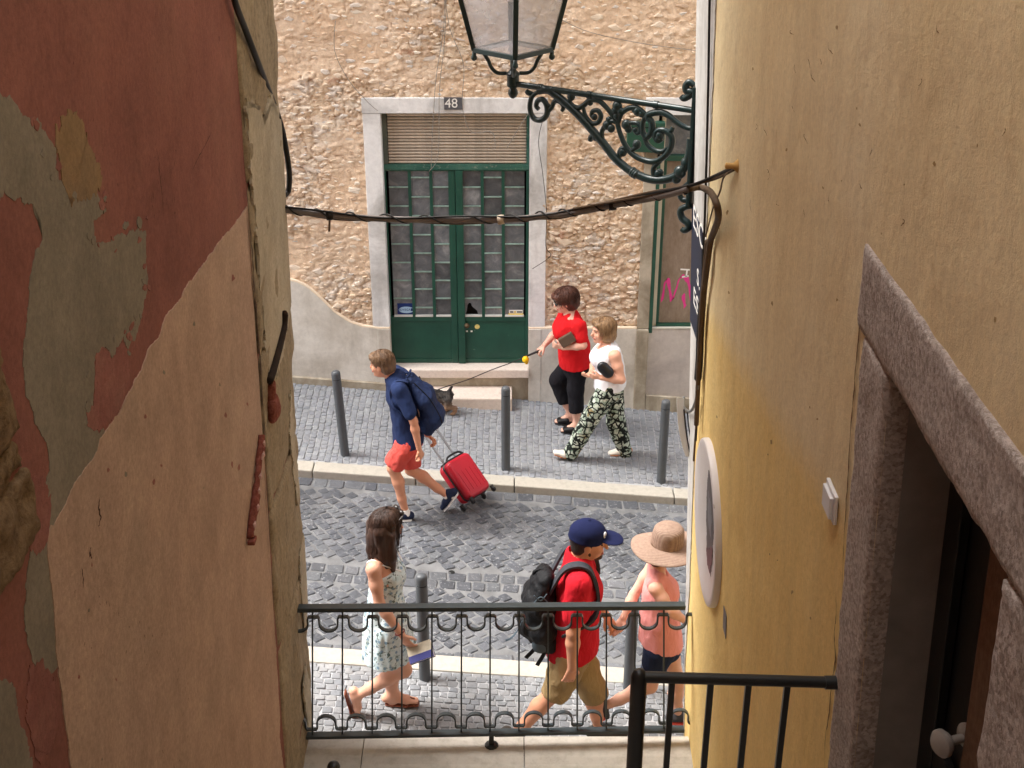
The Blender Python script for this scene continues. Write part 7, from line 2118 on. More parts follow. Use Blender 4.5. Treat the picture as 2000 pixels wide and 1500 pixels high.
# ================================================================= the woman in the floral dress
def woman_dress():
    Zb = zmap(640, 980, 3.408)
    Y0 = PG(775, 1394).y + 0.03
    J = lambda x, y, dy=0.0: Zb(x, y, Y0 + dy)
    fw = Vector((1, 0, 0))
    shN = J(305, 450, -0.155); shF = shN + Vector((0.06, 0.31, 0.0))
    hipN = J(385, 880, -0.085); hipF = hipN + Vector((0.02, 0.17, 0.0))
    pel = hipN.lerp(hipF, 0.5) + ZF * 0.04; nk = shN.lerp(shF, 0.5) + Vector((0.005, 0, 0.06)); ch = pel.lerp(nk, 0.66) + Vector((0.02, 0, 0)); wa = pel.lerp(nk, 0.34)
    HF = headframe(J(398, 165, 0.0), 1, -0.55, 0.10)
    elN, wrN = J(345, 680, -0.20), J(490, 880, -0.22)
    elF, wrF = J(420, 650, 0.19), J(425, 800, 0.17)
    knN, anN = J(508, 1118, -0.07), J(192, 1292, -0.07)
    knF, anF = J(432, 1112, 0.07), J(432, 1338, 0.07)
    S = Sdf(0.0065)
    S.econe(pel, wa, (0.10, 0.150), (0.085, 0.115), fw); S.econe(wa, ch, (0.085, 0.115), (0.095, 0.130), fw); S.econe(ch, nk - ZF * 0.05, (0.095, 0.130), (0.06, 0.11), fw)
    S.cone(shN, shF, 0.042, 0.042, 0.03)
    S.cone(nk - ZF * 0.03, HF[0] - HF[1] * 0.02 - HF[3] * 0.06, 0.048, 0.045, 0.02)
    add_head(S, HF, 0.95)
    add_arm(S, shN, elN, wrN, 0.92); add_arm(S, shF, elF, wrF, 0.9)
    add_hand(S, wrN, J(560, 985, -0.225) - wrN, Vector((0.3, 0.8, 0.3)), Vector((0.7, 0.1, 0.4)), 0.45, 0.95)
    add_hand(S, wrF, Vector((0.15, 0, -0.95)), -YF_, fw, 0.4, 0.95)
    add_leg(S, hipN, knN, anN, 0.98, Vector((0, 0, 0.7))); add_leg(S, hipF, knF, anF, 0.98, Vector((-1, 0, 0)))
    zF = gz(anF.x); heF = Vector((anF.x - 0.045, anF.y, zF + 0.022)); toF = Vector((anF.x + 0.19, anF.y - 0.005, zF + 0.016)); anF.z = max(anF.z, zF + 0.09)
    heN, toN = J(128, 1268, -0.07), J(182, 1440, -0.07)
    upN = (toN - heN).cross(YF_).normalized()
    if upN.dot(anN - heN) < 0: upN = -upN
    add_foot(S, anF, heF, toF, 0.92); add_foot(S, anN, heN + upN * 0.015, toN + upN * 0.012, 0.92, upN)
    body = S.mesh('person', SK_PALE)
    tag(body, 'woman in a short pale blue floral sundress with long dark hair carrying a book', 'person')
    hm = hair_mat('dark_brown_hair', srgb(38, 26, 22), srgb(84, 60, 48))
    face_bits(body, HF, 0.95, hm)
    c, f, l, u = HF
    h = Sdf(0.006); h.ell(c - f * 0.015 + u * 0.04, (0.112, 0.092, 0.092), (f, l, u)); h.ell(c - f * 0.05 - u * 0.05, (0.075, 0.088, 0.09), (f, l, u), 0.03)
    for k, (dx, dy, top, bot, r0, r1) in enumerate(((-0.05, -0.07, 0, -0.25, 0.05, 0.022), (-0.02, -0.085, 0, -0.30, 0.042, 0.018), (-0.08, -0.03, 0, -0.24, 0.05, 0.02), (0.03, -0.085, -0.02, -0.29, 0.032, 0.012), (-0.09, 0.03, 0, -0.22, 0.05, 0.02), (-0.05, 0.07, 0, -0.22, 0.045, 0.02), (-0.1, -0.06, -0.05, -0.2, 0.03, 0.012))):
        a = c + Vector((dx, dy, top)); b = c + Vector((dx * 1.15 - 0.0, dy * 0.95, bot)); h.cone(a, a.lerp(b, 0.6), r0, r0 * 0.85, 0.03); h.cone(a.lerp(b, 0.6), b, r0 * 0.85, r1, 0.02)
    h.nz = (0.007, (26, 26, 6), 31)
    h.sub('e', c + f * 0.10 - u * 0.035, (0.085, 0.078, 0.10), (f, l, u), 0)
    h.mesh('hair', hm, body)
    strands(body, HF, (0.114, 0.094, 0.094), (-0.015, 0.04), 230, hm, 3.0, 1.2, 0.09, 9, 0.75, 0.003, 0.03)
    g = Sdf(0.004)
    for q in (-1, 1):
        g.ell(c + f * 0.075 + l * q * 0.036 + u * 0.105, (0.016, 0.03, 0.02), (f, l, u), 0.004); g.cone(c + f * 0.075 + l * q * 0.066 + u * 0.10, c - f * 0.02 + l * q * 0.095 + u * 0.03, 0.005, 0.005, 0.004)
    g.cone(c + f * 0.085 - l * 0.03 + u * 0.112, c + f * 0.085 + l * 0.03 + u * 0.112, 0.005, 0.005, 0.004)
    g.mesh('sunglasses', M('dark_tortoise', srgb(34, 26, 22), 0.25, 0.1, spec=0.5), body)
    t = NT('floral_cotton'); v = t.coord('Object')
    n1 = t.noise(v, 30, 4, 0.65, 0.5); n2 = t.noise(v, 34, 3, 0.6, 0.8); n3 = t.noise(v, 12, 3, 0.5)
    vo = t.n('ShaderNodeTexVoronoi'); vo.inputs['Scale'].default_value = 26; t.l(v, vo.inputs['Vector'])
    colr = t.ramp(n1, [(0.3, srgb(196, 220, 226)), (0.6, srgb(226, 238, 240))])
    colr = t.mix(t.ramp(vo.outputs['Distance'], [(0.24, (0.85,) * 3), (0.36, (0, 0, 0))]), colr, srgb(120, 158, 186))
    colr = t.mix(t.ramp(n2, [(0.56, (0, 0, 0)), (0.62, (0.9,) * 3)]), colr, srgb(84, 104, 100))
    colr = t.mix(t.ramp(n3, [(0.6, (0, 0, 0)), (0.68, (0.5,) * 3)]), colr, srgb(110, 116, 84))
    n5 = t.noise(t.coord('Object', (1, 1, 0.25)), 14, 3, 0.5)
    dm = t.done(colr, 0.85, t.bump(n5, 0.5, 0.012), 0, 0.2)
    s = Sdf(0.007); hem = pel + Vector((0.0, 0, -0.235))
    s.econe(hem - ZF * 0.03, pel - ZF * 0.02, (0.195, 0.230), (0.155, 0.190), fw, 0.03); s.econe(pel - ZF * 0.02, wa + ZF * 0.02, (0.155, 0.190), (0.108, 0.140), fw, 0.03); s.econe(wa, ch + ZF * 0.02, (0.108, 0.140), (0.115, 0.145), fw, 0.03)
    s.ell(ch + Vector((0.065, -0.05, -0.005)), (0.06, 0.06, 0.06), None, 0.03); s.ell(ch + Vector((0.065, 0.05, -0.005)), (0.06, 0.06, 0.06), None, 0.03)
    s.nz = (0.012, (16, 16, 2.5), 35)
    s.cut(hem, Vector((0.08, 0.05, -1))); s.cut(ch + ZF * 0.055, Vector((-0.35, 0, 1)))
    dress = s.mesh('dress', dm, body)
    wst = cloth('white_lace', srgb(240, 240, 238), 0.03)
    for sd, sh in ((-1, shN), (1, shF)):
        i_ = Vector((0, -sd * 0.035, 0))
        ribbon3(catmull([ch + Vector((-0.10, sd * 0.08, 0.03)), sh + i_ + Vector((-0.045, 0, 0.02)), sh + i_ + Vector((0.0, 0, 0.046)), sh + i_ + Vector((0.045, 0, 0.015)), ch + Vector((0.105, sd * 0.06, 0.06))], 6), YF_, 0.013, 0.005, wst, 'dress_strap', body)
    lea = M('brown_sandal', srgb(120, 66, 46), 0.55, 0.15)
    for he, to, up, an in ((heF, toF, ZF, anF), (heN, toN, upN, anN)):
        a = Sdf(0.005); add_sole(a, he - up * 0.018, to - up * 0.012 + (to - he).normalized() * 0.01, 0.92, up, 0.008)
        mid = he.lerp(to, 0.66); sd = YF_
        a.limb([mid - sd * 0.045 + up * 0.004, mid + up * 0.045, mid + sd * 0.045 + up * 0.004], [0.006] * 3, 0.003)
        m3 = he.lerp(to, 0.84); a.limb([m3 - sd * 0.04 + up * 0.004, m3 + up * 0.034, m3 + sd * 0.04 + up * 0.004], [0.006] * 3, 0.003)
        a.limb([m3 + up * 0.034, mid + up * 0.047, an + (to - he).normalized() * 0.035 + up * 0.0], [0.006] * 3, 0.003)
        m4 = an; d_ = (to - he).normalized()
        a.limb([m4 + d_ * 0.038, m4 + sd * 0.036, m4 - d_ * 0.036, m4 - sd * 0.036, m4 + d_ * 0.038], [0.006] * 5, 0.003)
        a.mesh('sandal', lea, body)
    MB().tube([wrN.lerp(elN, 0.06) + Vector((0.030 * math.cos(k / 12 * 2 * math.pi), 0.030 * math.sin(k / 12 * 2 * math.pi), 0.016 * math.cos(k / 12 * 2 * math.pi))) for k in range(12)], 0.004, 6, closed=True).build('bracelet', M('red_cord', srgb(120, 44, 40), 0.6), body, smooth=True)
    # the book
    cen = J(622, 1000, -0.235)
    e1 = (J(700, 960, -0.235) - J(560, 1010, -0.235)).normalized(); e2 = Vector((-0.30, -0.62, -0.72)); e2 = (e2 - e1 * e2.dot(e1)).normalized(); e3 = e1.cross(e2)
    bk = empty('book', cen, 'paperback book with cream and blue cover held by the woman in the dress', 'book')
    def slab(a0, a1, b0, b1, c0, c1, nm, mat, bv=0.001):
        p = [cen + e1 * a + e2 * b + e3 * c for c in (c0, c1) for a, b in ((a0, b0), (a1, b0), (a1, b1), (a0, b1))]
        return MB().hexa(p).build(nm, mat, bk, bevel=bv)
    slab(-0.085, 0.082, -0.055, 0.053, -0.014, 0.014, 'pages', M('paper_pages', srgb(232, 232, 236), 0.8, 0.04), 0)
    cov = M('book_blue', srgb(58, 60, 120), 0.5, 0.06); crm = M('book_cream', srgb(190, 180, 160), 0.55, 0.2, 30)
    sgn_ = 1 if e3.y < 0 else -1
    slab(-0.088, 0.085, -0.058, 0.010, sgn_ * 0.0145, sgn_ * 0.017, 'cover_panel', crm); slab(-0.088, 0.085, 0.0101, 0.058, sgn_ * 0.0145, sgn_ * 0.017, 'cover', cov); slab(-0.088, 0.085, -0.058, 0.058, -sgn_ * 0.017, -sgn_ * 0.0145, 'cover', cov)
    slab(-0.0885, -0.0855, -0.058, 0.058, -0.0142, 0.0142, 'spine', cov)
woman_dress()

# ================================================================= the man with the black rucksack
def man():
    Zb = zmap(980, 990, 3.408)
    Y0 = 6.98
    J = lambda x, y, dy=0.0: Zb(x, y, Y0 + dy)
    fw = Vector((1, 0, 0))
    shN = J(515, 520, -0.20); shF = shN + Vector((0.02, 0.40, 0.0))
    hipN = J(470, 985, -0.10); hipF = hipN + Vector((0.0, 0.20, 0.0))
    pel = hipN.lerp(hipF, 0.5) + ZF * 0.04; nk = shN.lerp(shF, 0.5) + Vector((-0.01, 0, 0.075)); ch = pel.lerp(nk, 0.66) + Vector((0.02, 0, 0)); wa = pel.lerp(nk, 0.32) + Vector((0.015, 0, 0))
    HF = headframe(J(578, 232, 0.0), 1, 0.05, 0.08)
    elN, wrN = J(475, 835, -0.27), J(468, 1070, -0.27)
    elF, wrF = J(600, 640, 0.26), J(690, 715, 0.22)
    knF, anF = J(612, 1240, 0.10), J(640, 1500, 0.10)
    knN, anN = J(362, 1220, -0.10), J(50, 1560, -0.10)
    zF = gz(anF.x); anF.z = zF + 0.095
    S = Sdf(0.007)
    S.econe(pel, wa, (0.115, 0.165), (0.105, 0.150), fw); S.econe(wa, ch, (0.105, 0.150), (0.12, 0.175), fw); S.econe(ch, nk - ZF * 0.05, (0.12, 0.175), (0.08, 0.13), fw)
    S.cone(shN, shF, 0.055, 0.055, 0.03)
    S.cone(nk - ZF * 0.03, HF[0] - HF[1] * 0.025 - HF[3] * 0.06, 0.066, 0.06, 0.02)
    add_head(S, HF, 1.03, 1.25)
    add_arm(S, shN, elN, wrN, 1.12); add_arm(S, shF, elF, wrF, 1.1)
    add_hand(S, wrN, J(440, 1180, -0.26) - wrN, Vector((-0.2, 1, 0)), fw, 0.4, 1.02)
    hp_ = J(745, 800, 0.20)
    add_hand(S, wrF, hp_ - wrF, Vector((-0.3, 0.3, -0.9)), -YF_ * 0.7 + ZF * 0.5, 0.45, 1.0)
    add_leg(S, hipN, knN, anN, 1.05, Vector((-1, 0, 0))); add_leg(S, hipF, knF, anF, 1.05, Vector((-0.5, 0, 0.7)))
    body = S.mesh('person', SK_TAN)
    tag(body, 'man in red t shirt, blue cap and khaki shorts wearing a black rucksack', 'person')
    hm = hair_mat('black_hair', srgb(22, 18, 18), srgb(48, 38, 34))
    face_bits(body, HF, 1.03, hm)
    c, f, l, u = HF
    h = Sdf(0.006); h.ell(c - f * 0.02 + u * 0.03, (0.107, 0.086, 0.095), (f, l, u)); h.ell(c - f * 0.06 - u * 0.035, (0.052, 0.076, 0.06), (f, l, u), 0.02)
    h.sub('e', c + f * 0.085 - u * 0.02, (0.082, 0.12, 0.12), (f, l, u), 0)
    for q in (-1, 1): h.sub('e', c + l * q * 0.09 - u * 0.02 - f * 0.004, (0.026, 0.03, 0.036), (f, l, u), 0)
    h.cut(c - u * 0.085, -u); h.mesh('hair', hm, body)
    bd = Sdf(0.005); bd.ell(c + f * 0.038 - u * 0.082, (0.050, 0.051, 0.038), (f, l, u)); bd.ell(c + f * 0.077 - u * 0.100, (0.022, 0.027, 0.020), (f, l, u)); bd.ell(c + f * 0.012 - u * 0.05, (0.03, 0.0655, 0.05), (f, l, u), 0.02)
    bd.sub('e', c + f * 0.085 - u * 0.01, (0.10, 0.1, 0.058), (f, l, u), 0); bd.sub('e', c + f * 0.10 - u * 0.062, (0.02, 0.022, 0.010), (f, l, u), 0)
    bd.mesh('beard', M('stubble', srgb(78, 56, 46), 0.9, 0.2, 60), body)
    capm = cloth('navy_twill', srgb(24, 31, 68), 0.08, bump=0.15)
    k = Sdf(0.006); k.ell(c - f * 0.012 + u * 0.070, (0.118, 0.098, 0.088), (f, l, u)); k.ell(c - f * 0.02 + u * 0.03, (0.116, 0.097, 0.05), (f, l, u), 0.02)
    k.cut(c + u * 0.022 - f * 0.02, -u - f * 0.10)
    cap = k.mesh('cap', capm, body)
    br = Sdf(0.005); br.ell(c + f * 0.135 + u * 0.045, (0.085, 0.088, 0.012), ((f - u * 0.10).normalized(), l, (u + f * 0.10).normalized()), 0.01)
    br.sub('e', c - f * 0.02 + u * 0.03, (0.112, 0.09, 0.09), (f, l, u), 0); br.mesh('peak', capm, cap)
    lg = Sdf(0.004); fc = c + f * 0.098 - l * -0.0 + u * 0.085
    lat = l if l.y < 0 else -l
    lg.ell(c + f * 0.092 + lat * 0.035 + u * 0.082, (0.010, 0.020, 0.024), ((f + lat * 0.4).normalized(), (lat - f * 0.4).normalized(), u), 0.004); lg.sub('e', c + f * 0.10 + lat * 0.037 + u * 0.078, (0.02, 0.010, 0.010), (f, lat, u), 0); lg.mesh('badge', M('white_embroidery', srgb(226, 226, 232), 0.8), cap)
    MB().lathe([(0.012, -0.004), (0.010, 0.006), (0.0, 0.008)], c - f * 0.012 + u * 0.156, 10, u).build('button', capm, cap, smooth=True)
    red = cloth('red_cotton', srgb(194, 28, 42), 0.1, bump=0.5)
    s = Sdf(0.007); hem = pel - ZF * 0.075
    s.econe(hem, wa, (0.172, 0.208), (0.152, 0.187), fw, 0.03); s.econe(wa, ch, (0.150, 0.185), (0.148, 0.198), fw, 0.03); s.econe(ch, nk - ZF * 0.05, (0.145, 0.195), (0.095, 0.14), fw, 0.03)
    s.cone(shN, shF, 0.072, 0.072, 0.03); s.cone(nk - ZF * 0.04, nk + Vector((-0.01, 0, 0.012)), 0.09, 0.075, 0.02)
    for a, b in ((shN, elN), (shF, elF)): s.limb([a, a.lerp(b, 0.5), a.lerp(b, 0.66)], [0.080, 0.082, 0.080], 0.03)
    s.nz = (0.008, (12, 12, 7), 45); s.cut(hem + ZF * 0.005, Vector((0.12, 0.0, -1)))
    s.sub('c', nk + Vector((0.0, 0, 0.02)), nk + Vector((0.03, 0, 0.12)), 0.062, 0.10, 0)
    s.mesh('t_shirt', red, body)
    kh = cloth('khaki_cotton', srgb(158, 134, 96), 0.08, bump=0.5)
    s = Sdf(0.007); s.econe(pel + ZF * 0.03, pel - ZF * 0.08, (0.138, 0.178), (0.14, 0.18), fw, 0.03)
    for hp, kn in ((hipN, knN), (hipF, knF)): s.limb([hp - ZF * 0.01, hp.lerp(kn, 0.55), hp.lerp(kn, 1.0)], [0.112, 0.106, 0.100], 0.03); hem_cut(s, hp.lerp(kn, 1.0), kn - hp, 0.12)
    s.nz = (0.010, (14, 14, 8), 48); s.mesh('shorts', kh, body)
    shm = cloth('dark_trainer', srgb(70, 66, 62), 0.1); sl = M('trainer_sole', srgb(200, 196, 188), 0.7)
    heF = Vector((anF.x - 0.05, anF.y, zF)); toF = Vector((anF.x + 0.21, anF.y, zF))
    zN = gz(anN.x); anN.z = max(anN.z, zN + 0.13); toN = Vector((anN.x + 0.14, anN.y, zN + 0.002)); heN = toN + Vector((-0.235, 0, 0.10))
    for he, to, an in ((heN, toN, anN), (heF, toF, anF)):
        up = (to - he).cross(YF_).normalized(); up = up if up.z > 0 else -up
        a = Sdf(0.006); add_shoe(a, an, he + up * 0.012, to + up * 0.012, 1.05, up, 0.03); a.mesh('shoe', shm, body)
        a = Sdf(0.006); add_sole(a, he, to, 1.05, up, 0.012); a.mesh('shoe_sole', sl, body)
    # rucksack
    bm_ = cloth('black_nylon', srgb(26, 27, 30), 0.2, 0.6, 0.5); gm = cloth('slate_nylon', srgb(84, 98, 108), 0.1, 0.6)
    s = Sdf(0.007)
    a0, a1, a2, a3 = J(265, 500, 0.0), J(255, 610, 0.0), J(270, 760, 0.0), J(305, 860, 0.0)
    s.econe(a0, a1, (0.075, 0.13), (0.115, 0.165), fw, 0.03); s.econe(a1, a2, (0.115, 0.165), (0.125, 0.17), fw, 0.03); s.econe(a2, a3, (0.125, 0.17), (0.095, 0.15), fw, 0.03)
    s.ell(a2 + Vector((-0.095, 0, 0.02)), (0.075, 0.115, 0.11), None, 0.02); s.ell(a0 + Vector((0.02, 0, 0.06)), (0.06, 0.11, 0.05), None, 0.03)
    s.nz = (0.014, (13, 11, 10), 52)
    bag = s.mesh('rucksack', bm_); tag(bag, "black rucksack with grey straps on the man's back", 'backpack')
    p_ = Sdf(0.006); p_.ell(a3 + Vector((-0.05, -0.135, 0.03)), (0.055, 0.025, 0.065), None, 0.01); p_.mesh('mesh_pocket', gm, bag)
    strap = cloth('grey_strap', srgb(62, 64, 70), 0.1, 0.8)
    for sd, a in ((-1, shN), (1, shF)):
        ins = Vector((0, -sd * 0.075, 0))
        pts = catmull([a0 + Vector((0.05, sd * 0.08, -0.02)), a + ins + Vector((-0.10, 0, 0.055)), a + ins + Vector((-0.02, 0, 0.098)), a + ins + Vector((0.055, 0, 0.078)), a + ins + Vector((0.098, 0, 0.0)), a + ins + Vector((0.125, sd * 0.03, -0.13)), a + ins + Vector((0.09, sd * 0.10, -0.24)), a2 + Vector((0.13, sd * 0.14, 0.0))], 6)
        ribbon3(pts, YF_, 0.062, 0.016, strap, 'shoulder_strap', bag)
        ribbon3(pts[24:34], YF_, 0.03, 0.024, bm_, 'strap_pad', bag)
    MB().tube(catmull([J(225, 470, 0.0), J(215, 435, 0.0), J(250, 418, 0.0), J(290, 422, 0.0), J(305, 470, 0.0)], 5), 0.012, 8).build('grab_handle', bm_, bag, smooth=True)
    for k_, pts in enumerate((((240, 925), (200, 965), (160, 1005)), ((300, 935), (275, 990), (235, 1055)))):
        ribbon3(catmull([J(x, y, -0.12) for x, y in pts], 5), (0.8, 0, 0.5), 0.026, 0.006, bm_, 'loose_strap', bag)
    ribbon3(catmull([J(x, y, -0.12) for x, y in ((135, 760), (100, 830), (60, 875), (25, 888))], 5), (0.4, 0.3, 0.9), 0.012, 0.004, gm, 'loose_strap', bag)
    for pts in (((215, 590), (260, 625), (300, 580)), ((215, 640), (260, 600), (310, 640))):
        MB().tube(catmull([J(x, y, -0.18) for x, y in pts], 5), 0.004, 6).build('bungee_cord', gm, bag, smooth=True)
    return hp_
MANHAND = man()

# ================================================================= the woman in the sun hat
def woman_hat():
    Zb = zmap(980, 990, 3.408)
    Y0 = 7.20
    J = lambda x, y, dy=0.0: Zb(x, y, Y0 + dy)
    fw = Vector((1, 0, 0))
    shN = J(1025, 545, -0.145); shF = shN + Vector((0.02, 0.29, 0.0))
    hipN = J(1040, 960, -0.085); hipF = hipN + Vector((0.05, 0.17, 0))
    pel = hipN.lerp(hipF, 0.5) + ZF * 0.05; nk = shN.lerp(shF, 0.5) + Vector((0.01, 0, 0.06)); ch = pel.lerp(nk, 0.66) + Vector((0.015, 0, 0)); wa = pel.lerp(nk, 0.32)
    HF = headframe(J(1100, 290, 0.02), 1, -0.2, 0.15)
    elN, wrN = J(1120, 690, -0.20), J(1225, 760, -0.16)
    elF, wrF = J(880, 585, 0.10), J(812, 735, 0.02)
    knN, anN = J(985, 1190, -0.07), J(705, 1318, -0.07)
    knF, anF = J(1170, 1170, 0.09), J(1165, 1392, 0.09)
    S = Sdf(0.007)
    S.econe(pel, wa, (0.10, 0.145), (0.085, 0.115), fw); S.econe(wa, ch, (0.085, 0.115), (0.095, 0.125), fw); S.econe(ch, nk - ZF * 0.05, (0.095, 0.125), (0.06, 0.10), fw)
    S.cone(shN, shF, 0.04, 0.04, 0.03); S.cone(nk - ZF * 0.03, HF[0] - HF[1] * 0.02 - HF[3] * 0.06, 0.046, 0.044, 0.02)
    add_head(S, HF, 0.95)
    add_arm(S, shN, elN, wrN, 0.88); add_arm(S, shF, elF, wrF, 0.88)
    add_hand(S, wrN, Vector((0.9, 0.1, -0.2)), YF_, ZF, 0.4, 0.92)
    add_hand(S, wrF, J(750, 835, 0.0) - wrF, Vector((-0.6, -0.5, 0.3)), -YF_, 0.45, 0.95)
    add_leg(S, hipN, knN, anN, 0.95, Vector((0, 0, 0.7))); add_leg(S, hipF, knF, anF, 0.95, Vector((-1, 0, 0)))
    body = S.mesh('person', SK_PINK)
    tag(body, 'woman in a wide brown sun hat, pink sleeveless blouse and denim shorts', 'person')
    hm = hair_mat('brown_hair', srgb(70, 48, 36), srgb(112, 82, 60)); face_bits(body, HF, 0.95, hm)
    c, f, l, u = HF
    h = Sdf(0.006); h.ell(c - f * 0.015 + u * 0.03, (0.108, 0.088, 0.09), (f, l, u)); h.ell(c - f * 0.06 - u * 0.05, (0.055, 0.07, 0.07), (f, l, u), 0.03); h.sub('e', c + f * 0.09 - u * 0.04, (0.085, 0.1, 0.11), (f, l, u), 0); h.mesh('hair', hm, body)
    # the hat: crown and a wavy brim
    hu = (ZF + Vector((0.06, -0.08, 0))).normalized()
    t = NT('woven_straw'); v = t.coord('Object')
    wv = t.n('ShaderNodeTexWave', wave_type='RINGS', rings_direction='Z'); wv.inputs['Scale'].default_value = 26; wv.inputs['Distortion'].default_value = 0.6; t.l(v, wv.inputs['Vector'])
    n1 = t.noise(v, 50, 3, 0.6)
    straw = t.done(t.mix(0.5, t.ramp(wv.outputs['Fac'], [(0.2, srgb(134, 110, 96)), (0.8, srgb(162, 138, 122))]), t.ramp(n1, [(0.3, srgb(132, 108, 94)), (0.7, srgb(166, 142, 126))])), 0.8, t.bump(wv.outputs['Fac'], 0.3, 0.004), 0, 0.2)
    hc = c + u * 0.055 - f * 0.01
    e1 = (Vector((1, 0, 0)) - hu * hu.x).normalized(); e2 = hu.cross(e1)
    hat = empty('sun_hat', (0, 0, 0)); hat.parent = body
    prof = [(0.104, 0.0), (0.103, 0.04), (0.100, 0.08), (0.094, 0.112), (0.078, 0.132), (0.045, 0.141), (0.0, 0.143)]
    m2 = MB(); nn = 40
    for r, z in prof:
        for k in range(nn):
            an = 2 * math.pi * k / nn; m2.v.append(tuple(hc + (e1 * math.cos(an) * 1.05 + e2 * math.sin(an) * 0.96) * r + hu * z))
    for i in range(len(prof) - 1):
        for k in range(nn): m2.f.append((i * nn + k, i * nn + (k + 1) % nn, (i + 1) * nn + (k + 1) % nn, (i + 1) * nn + k))
    m2.build('crown', straw, hat, smooth=True)
    m2 = MB(); rings = 9
    for side in (0, 1):
        for i in range(rings + 1):
            r = 0.100 + (0.225 - 0.100) * i / rings
            for k in range(nn):
                an = 2 * math.pi * k / nn; q = i / rings
                wob = 0.022 * math.sin(2 * an + 0.6) * q ** 1.5 + 0.012 * math.sin(3 * an) * q ** 2 - 0.045 * q ** 1.6 + 0.055 * max(0, math.cos(an + 0.75)) ** 3 * q ** 1.5
                m2.v.append(tuple(hc + (e1 * math.cos(an) * 1.05 + e2 * math.sin(an) * 0.96) * r + hu * (wob + 0.004 - 0.005 * side)))
    N_ = (rings + 1) * nn
    for i in range(rings):
        for k in range(nn):
            l_ = (k + 1) % nn
            m2.f.append((i * nn + k, i * nn + l_, (i + 1) * nn + l_, (i + 1) * nn + k)); m2.f.append((N_ + i * nn + k, N_ + (i + 1) * nn + k, N_ + (i + 1) * nn + l_, N_ + i * nn + l_))
    for k in range(nn):
        l_ = (k + 1) % nn; m2.f.append((rings * nn + k, rings * nn + l_, N_ + rings * nn + l_, N_ + rings * nn + k))
    m2.build('brim', straw, hat, smooth=True)
    pk = cloth('pink_chiffon', srgb(240, 162, 158), 0.06, bump=0.4)
    s = Sdf(0.007); hem = pel - ZF * 0.03
    s.econe(hem - ZF * 0.02, wa, (0.150, 0.185), (0.128, 0.155), fw, 0.03); s.econe(wa, ch, (0.128, 0.155), (0.122, 0.145), fw, 0.03); s.econe(ch, nk - ZF * 0.045, (0.118, 0.14), (0.070, 0.115), fw, 0.03)
    s.cone(shN + Vector((0, 0.035, 0.008)), shF + Vector((0, -0.035, 0.008)), 0.05, 0.05, 0.03); s.ell(ch + Vector((0.06, 0, 0)), (0.06, 0.11, 0.06), None, 0.04)
    s.nz = (0.009, (10, 10, 4), 65); s.cut(hem, Vector((-0.12, 0, -1)))
    for q, sh in ((-1, shN), (1, shF)): s.sub('e', sh + Vector((0.015, q * 0.05, -0.025)), (0.06, 0.058, 0.085), (XF, YF_, ZF), 0)
    s.sub('e', nk + Vector((0.05, 0, 0.05)), (0.075, 0.07, 0.10), (XF, YF_, ZF), 0)
    s.mesh('blouse', pk, body)
    dn = cloth('dark_denim', srgb(34, 44, 70), 0.15); cf = cloth('denim_cuff', srgb(112, 124, 146), 0.1)
    s = Sdf(0.007); s.econe(pel + ZF * 0.02, pel - ZF * 0.07, (0.118, 0.160), (0.118, 0.158), fw, 0.03)
    for hp, kn in ((hipN, knN), (hipF, knF)): s.cone(hp - ZF * 0.01, hp.lerp(kn, 0.30), 0.098, 0.094, 0.03)
    s.mesh('shorts', dn, body)
    for hp, kn in ((hipN, knN),):
        d_ = (kn - hp).normalized(); a = hp.lerp(kn, 0.52); MB().tube([a - d_ * 0.016, a + d_ * 0.016], [0.090, 0.089], 24).build('shorts_cuff', cf, body, smooth=True, auto=0.8)
    shm = cloth('charcoal_trainer', srgb(70, 72, 78), 0.1); rd = M('coral_sole', srgb(224, 90, 84), 0.7)
    zF = gz(anF.x); anF.z = max(anF.z, zF + 0.08); heF = Vector((anF.x - 0.05, anF.y, zF)); toF = Vector((anF.x + 0.19, anF.y, zF))
    toN = anN + Vector((-0.02, 0, -0.13)); heN = anN + Vector((-0.125, 0, 0.075))
    toN.z = max(toN.z, gz(toN.x) + 0.005)
    for he, to, an in ((heF, toF, anF), (heN, toN, anN)):
        up = (to - he).cross(YF_).normalized(); up = up if up.dot(an - he) > 0 else -up
        a = Sdf(0.006); add_shoe(a, an, he + up * 0.012, to + up * 0.012, 0.9, up, 0.02); a.mesh('shoe', shm, body)
        a = Sdf(0.006); add_sole(a, he, to, 0.92, up, 0.012); a.mesh('shoe_sole', rd, body)
        MB().tube([he.lerp(to, 0.5) + up * 0.066 - YF_ * 0.02, he.lerp(to, 0.55) + up * 0.066 + YF_ * 0.02], 0.008, 6).build('lace', rd, body)
woman_hat()

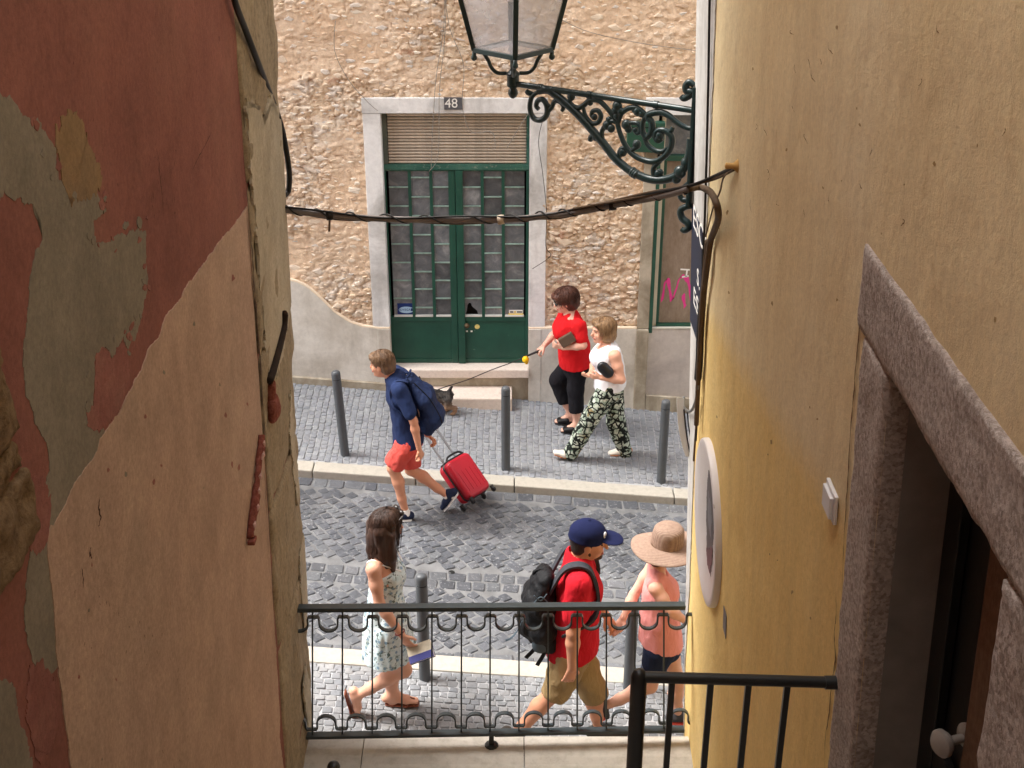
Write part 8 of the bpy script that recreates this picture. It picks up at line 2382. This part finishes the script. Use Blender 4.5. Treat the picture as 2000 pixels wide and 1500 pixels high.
# ================================================================= the dog
def dog():
    Zb = zmap(640, 660, 3.9475)
    Y0 = PG(888, 808).y
    g0 = PG(870, 808)
    J = lambda x, y, dy=0.0: Zb(x, y, Y0 + dy)
    rump, shd = J(925, 455), J(790, 450)
    shd.z = rump.z + 0.02
    ax = XF
    S = Sdf(0.006)
    S.econe(rump, rump.lerp(shd, 0.5) - ZF * 0.005, (0.062, 0.055), (0.058, 0.055), ZF, 0.03); S.econe(rump.lerp(shd, 0.5) - ZF * 0.005, shd, (0.060, 0.056), (0.072, 0.062), ZF, 0.03)
    hd = shd + Vector((-0.12, 0, 0.10))
    S.cone(shd + Vector((-0.02, 0, 0.02)), hd, 0.052, 0.042, 0.03); S.ell(hd, (0.055, 0.048, 0.048), None, 0.02); S.cone(hd + Vector((-0.03, 0, -0.012)), hd + Vector((-0.085, 0, -0.022)), 0.028, 0.018, 0.02)
    for q in (-1, 1): S.cone(hd + Vector((0.01, q * 0.032, 0.035)), hd + Vector((0.015, q * 0.042, 0.085)), 0.018, 0.005, 0.01)
    S.limb([rump + Vector((0.04, 0, 0.03)), J(938, 415), J(948, 388), J(955, 380)], [0.022, 0.018, 0.014, 0.008], 0.015)
    zg = lambda x: gz(x) + 0.012
    for (q, px, front) in ((-0.04, 975, 0), (0.04, 930, 0), (-0.04, 770, 1), (0.04, 800, 1)):
        pz = J(px, 575, q); pz.z = zg(pz.x)
        if front:
            sh = shd + Vector((-0.01, q, -0.03)); kn = Vector((pz.x + 0.0, pz.y, zg(pz.x) + 0.10)); S.limb([sh, kn, pz + ZF * 0.012], [0.034, 0.019, 0.016], 0.015)
        else:
            hp = rump + Vector((0.0, q, -0.015)); kn = Vector((hp.x - 0.03 + (px - 930) * 0.0006, hp.y, hp.z - 0.075)); hk = Vector((pz.x + 0.018, pz.y, zg(pz.x) + 0.075)); S.limb([hp, kn, hk, pz + ZF * 0.012], [0.050, 0.032, 0.018, 0.016], 0.015)
        S.ell(pz + Vector((-0.014, 0, 0.006)), (0.027, 0.018, 0.015), None, 0.01)
    S.nz = (0.008, (45, 45, 45), 71)
    t = NT('terrier_coat'); geo = t.n('ShaderNodeNewGeometry'); v = t.coord('Object', (1, 1, 1))
    sx = t.n('ShaderNodeSeparateXYZ'); t.l(geo.outputs['Position'], sx.inputs[0])
    n1 = t.noise(v, 40, 4, 0.7)
    hgt = t.math('ADD', t.math('ADD', sx.outputs['Z'], t.math('MULTIPLY', sx.outputs['X'], SL)), t.math('MULTIPLY', n1, 0.06))
    colr = t.ramp(hgt, [(0.10, srgb(186, 146, 112)), (0.17, srgb(130, 112, 98)), (0.22, srgb(52, 50, 50)), (0.6, srgb(34, 33, 34))])
    colr = t.mix(0.4, colr, t.ramp(n1, [(0.4, srgb(24, 24, 26)), (0.7, srgb(120, 112, 104))]))
    fur = t.done(colr, 0.9, t.bump(n1, 0.9, 0.01), 0, 0.2)
    o = S.mesh('dog', fur); tag(o, 'small black and tan terrier trotting on the pavement by the step', 'dog')
    e = Sdf(0.004)
    for q in (-1, 1): e.ell(hd + Vector((-0.045, q * 0.025, 0.012)), (0.007, 0.007, 0.007), None, 0.002)
    e.ell(hd + Vector((-0.10, 0, -0.018)), (0.010, 0.011, 0.009), None, 0.002); e.mesh('eyes_and_nose', MAT['black'], o)
    cm = M('red_collar', srgb(60, 52, 50), 0.6)
    nkc = shd + Vector((-0.05, 0, 0.045)); MB().tube([nkc + Vector((0.5 * 0.052 * math.cos(a), 0.052 * math.sin(a), 0.052 * math.cos(a))) for a in [k / 16 * 2 * math.pi for k in range(16)]], 0.007, 6, closed=True).build('collar', cm, o, smooth=True)
dog()
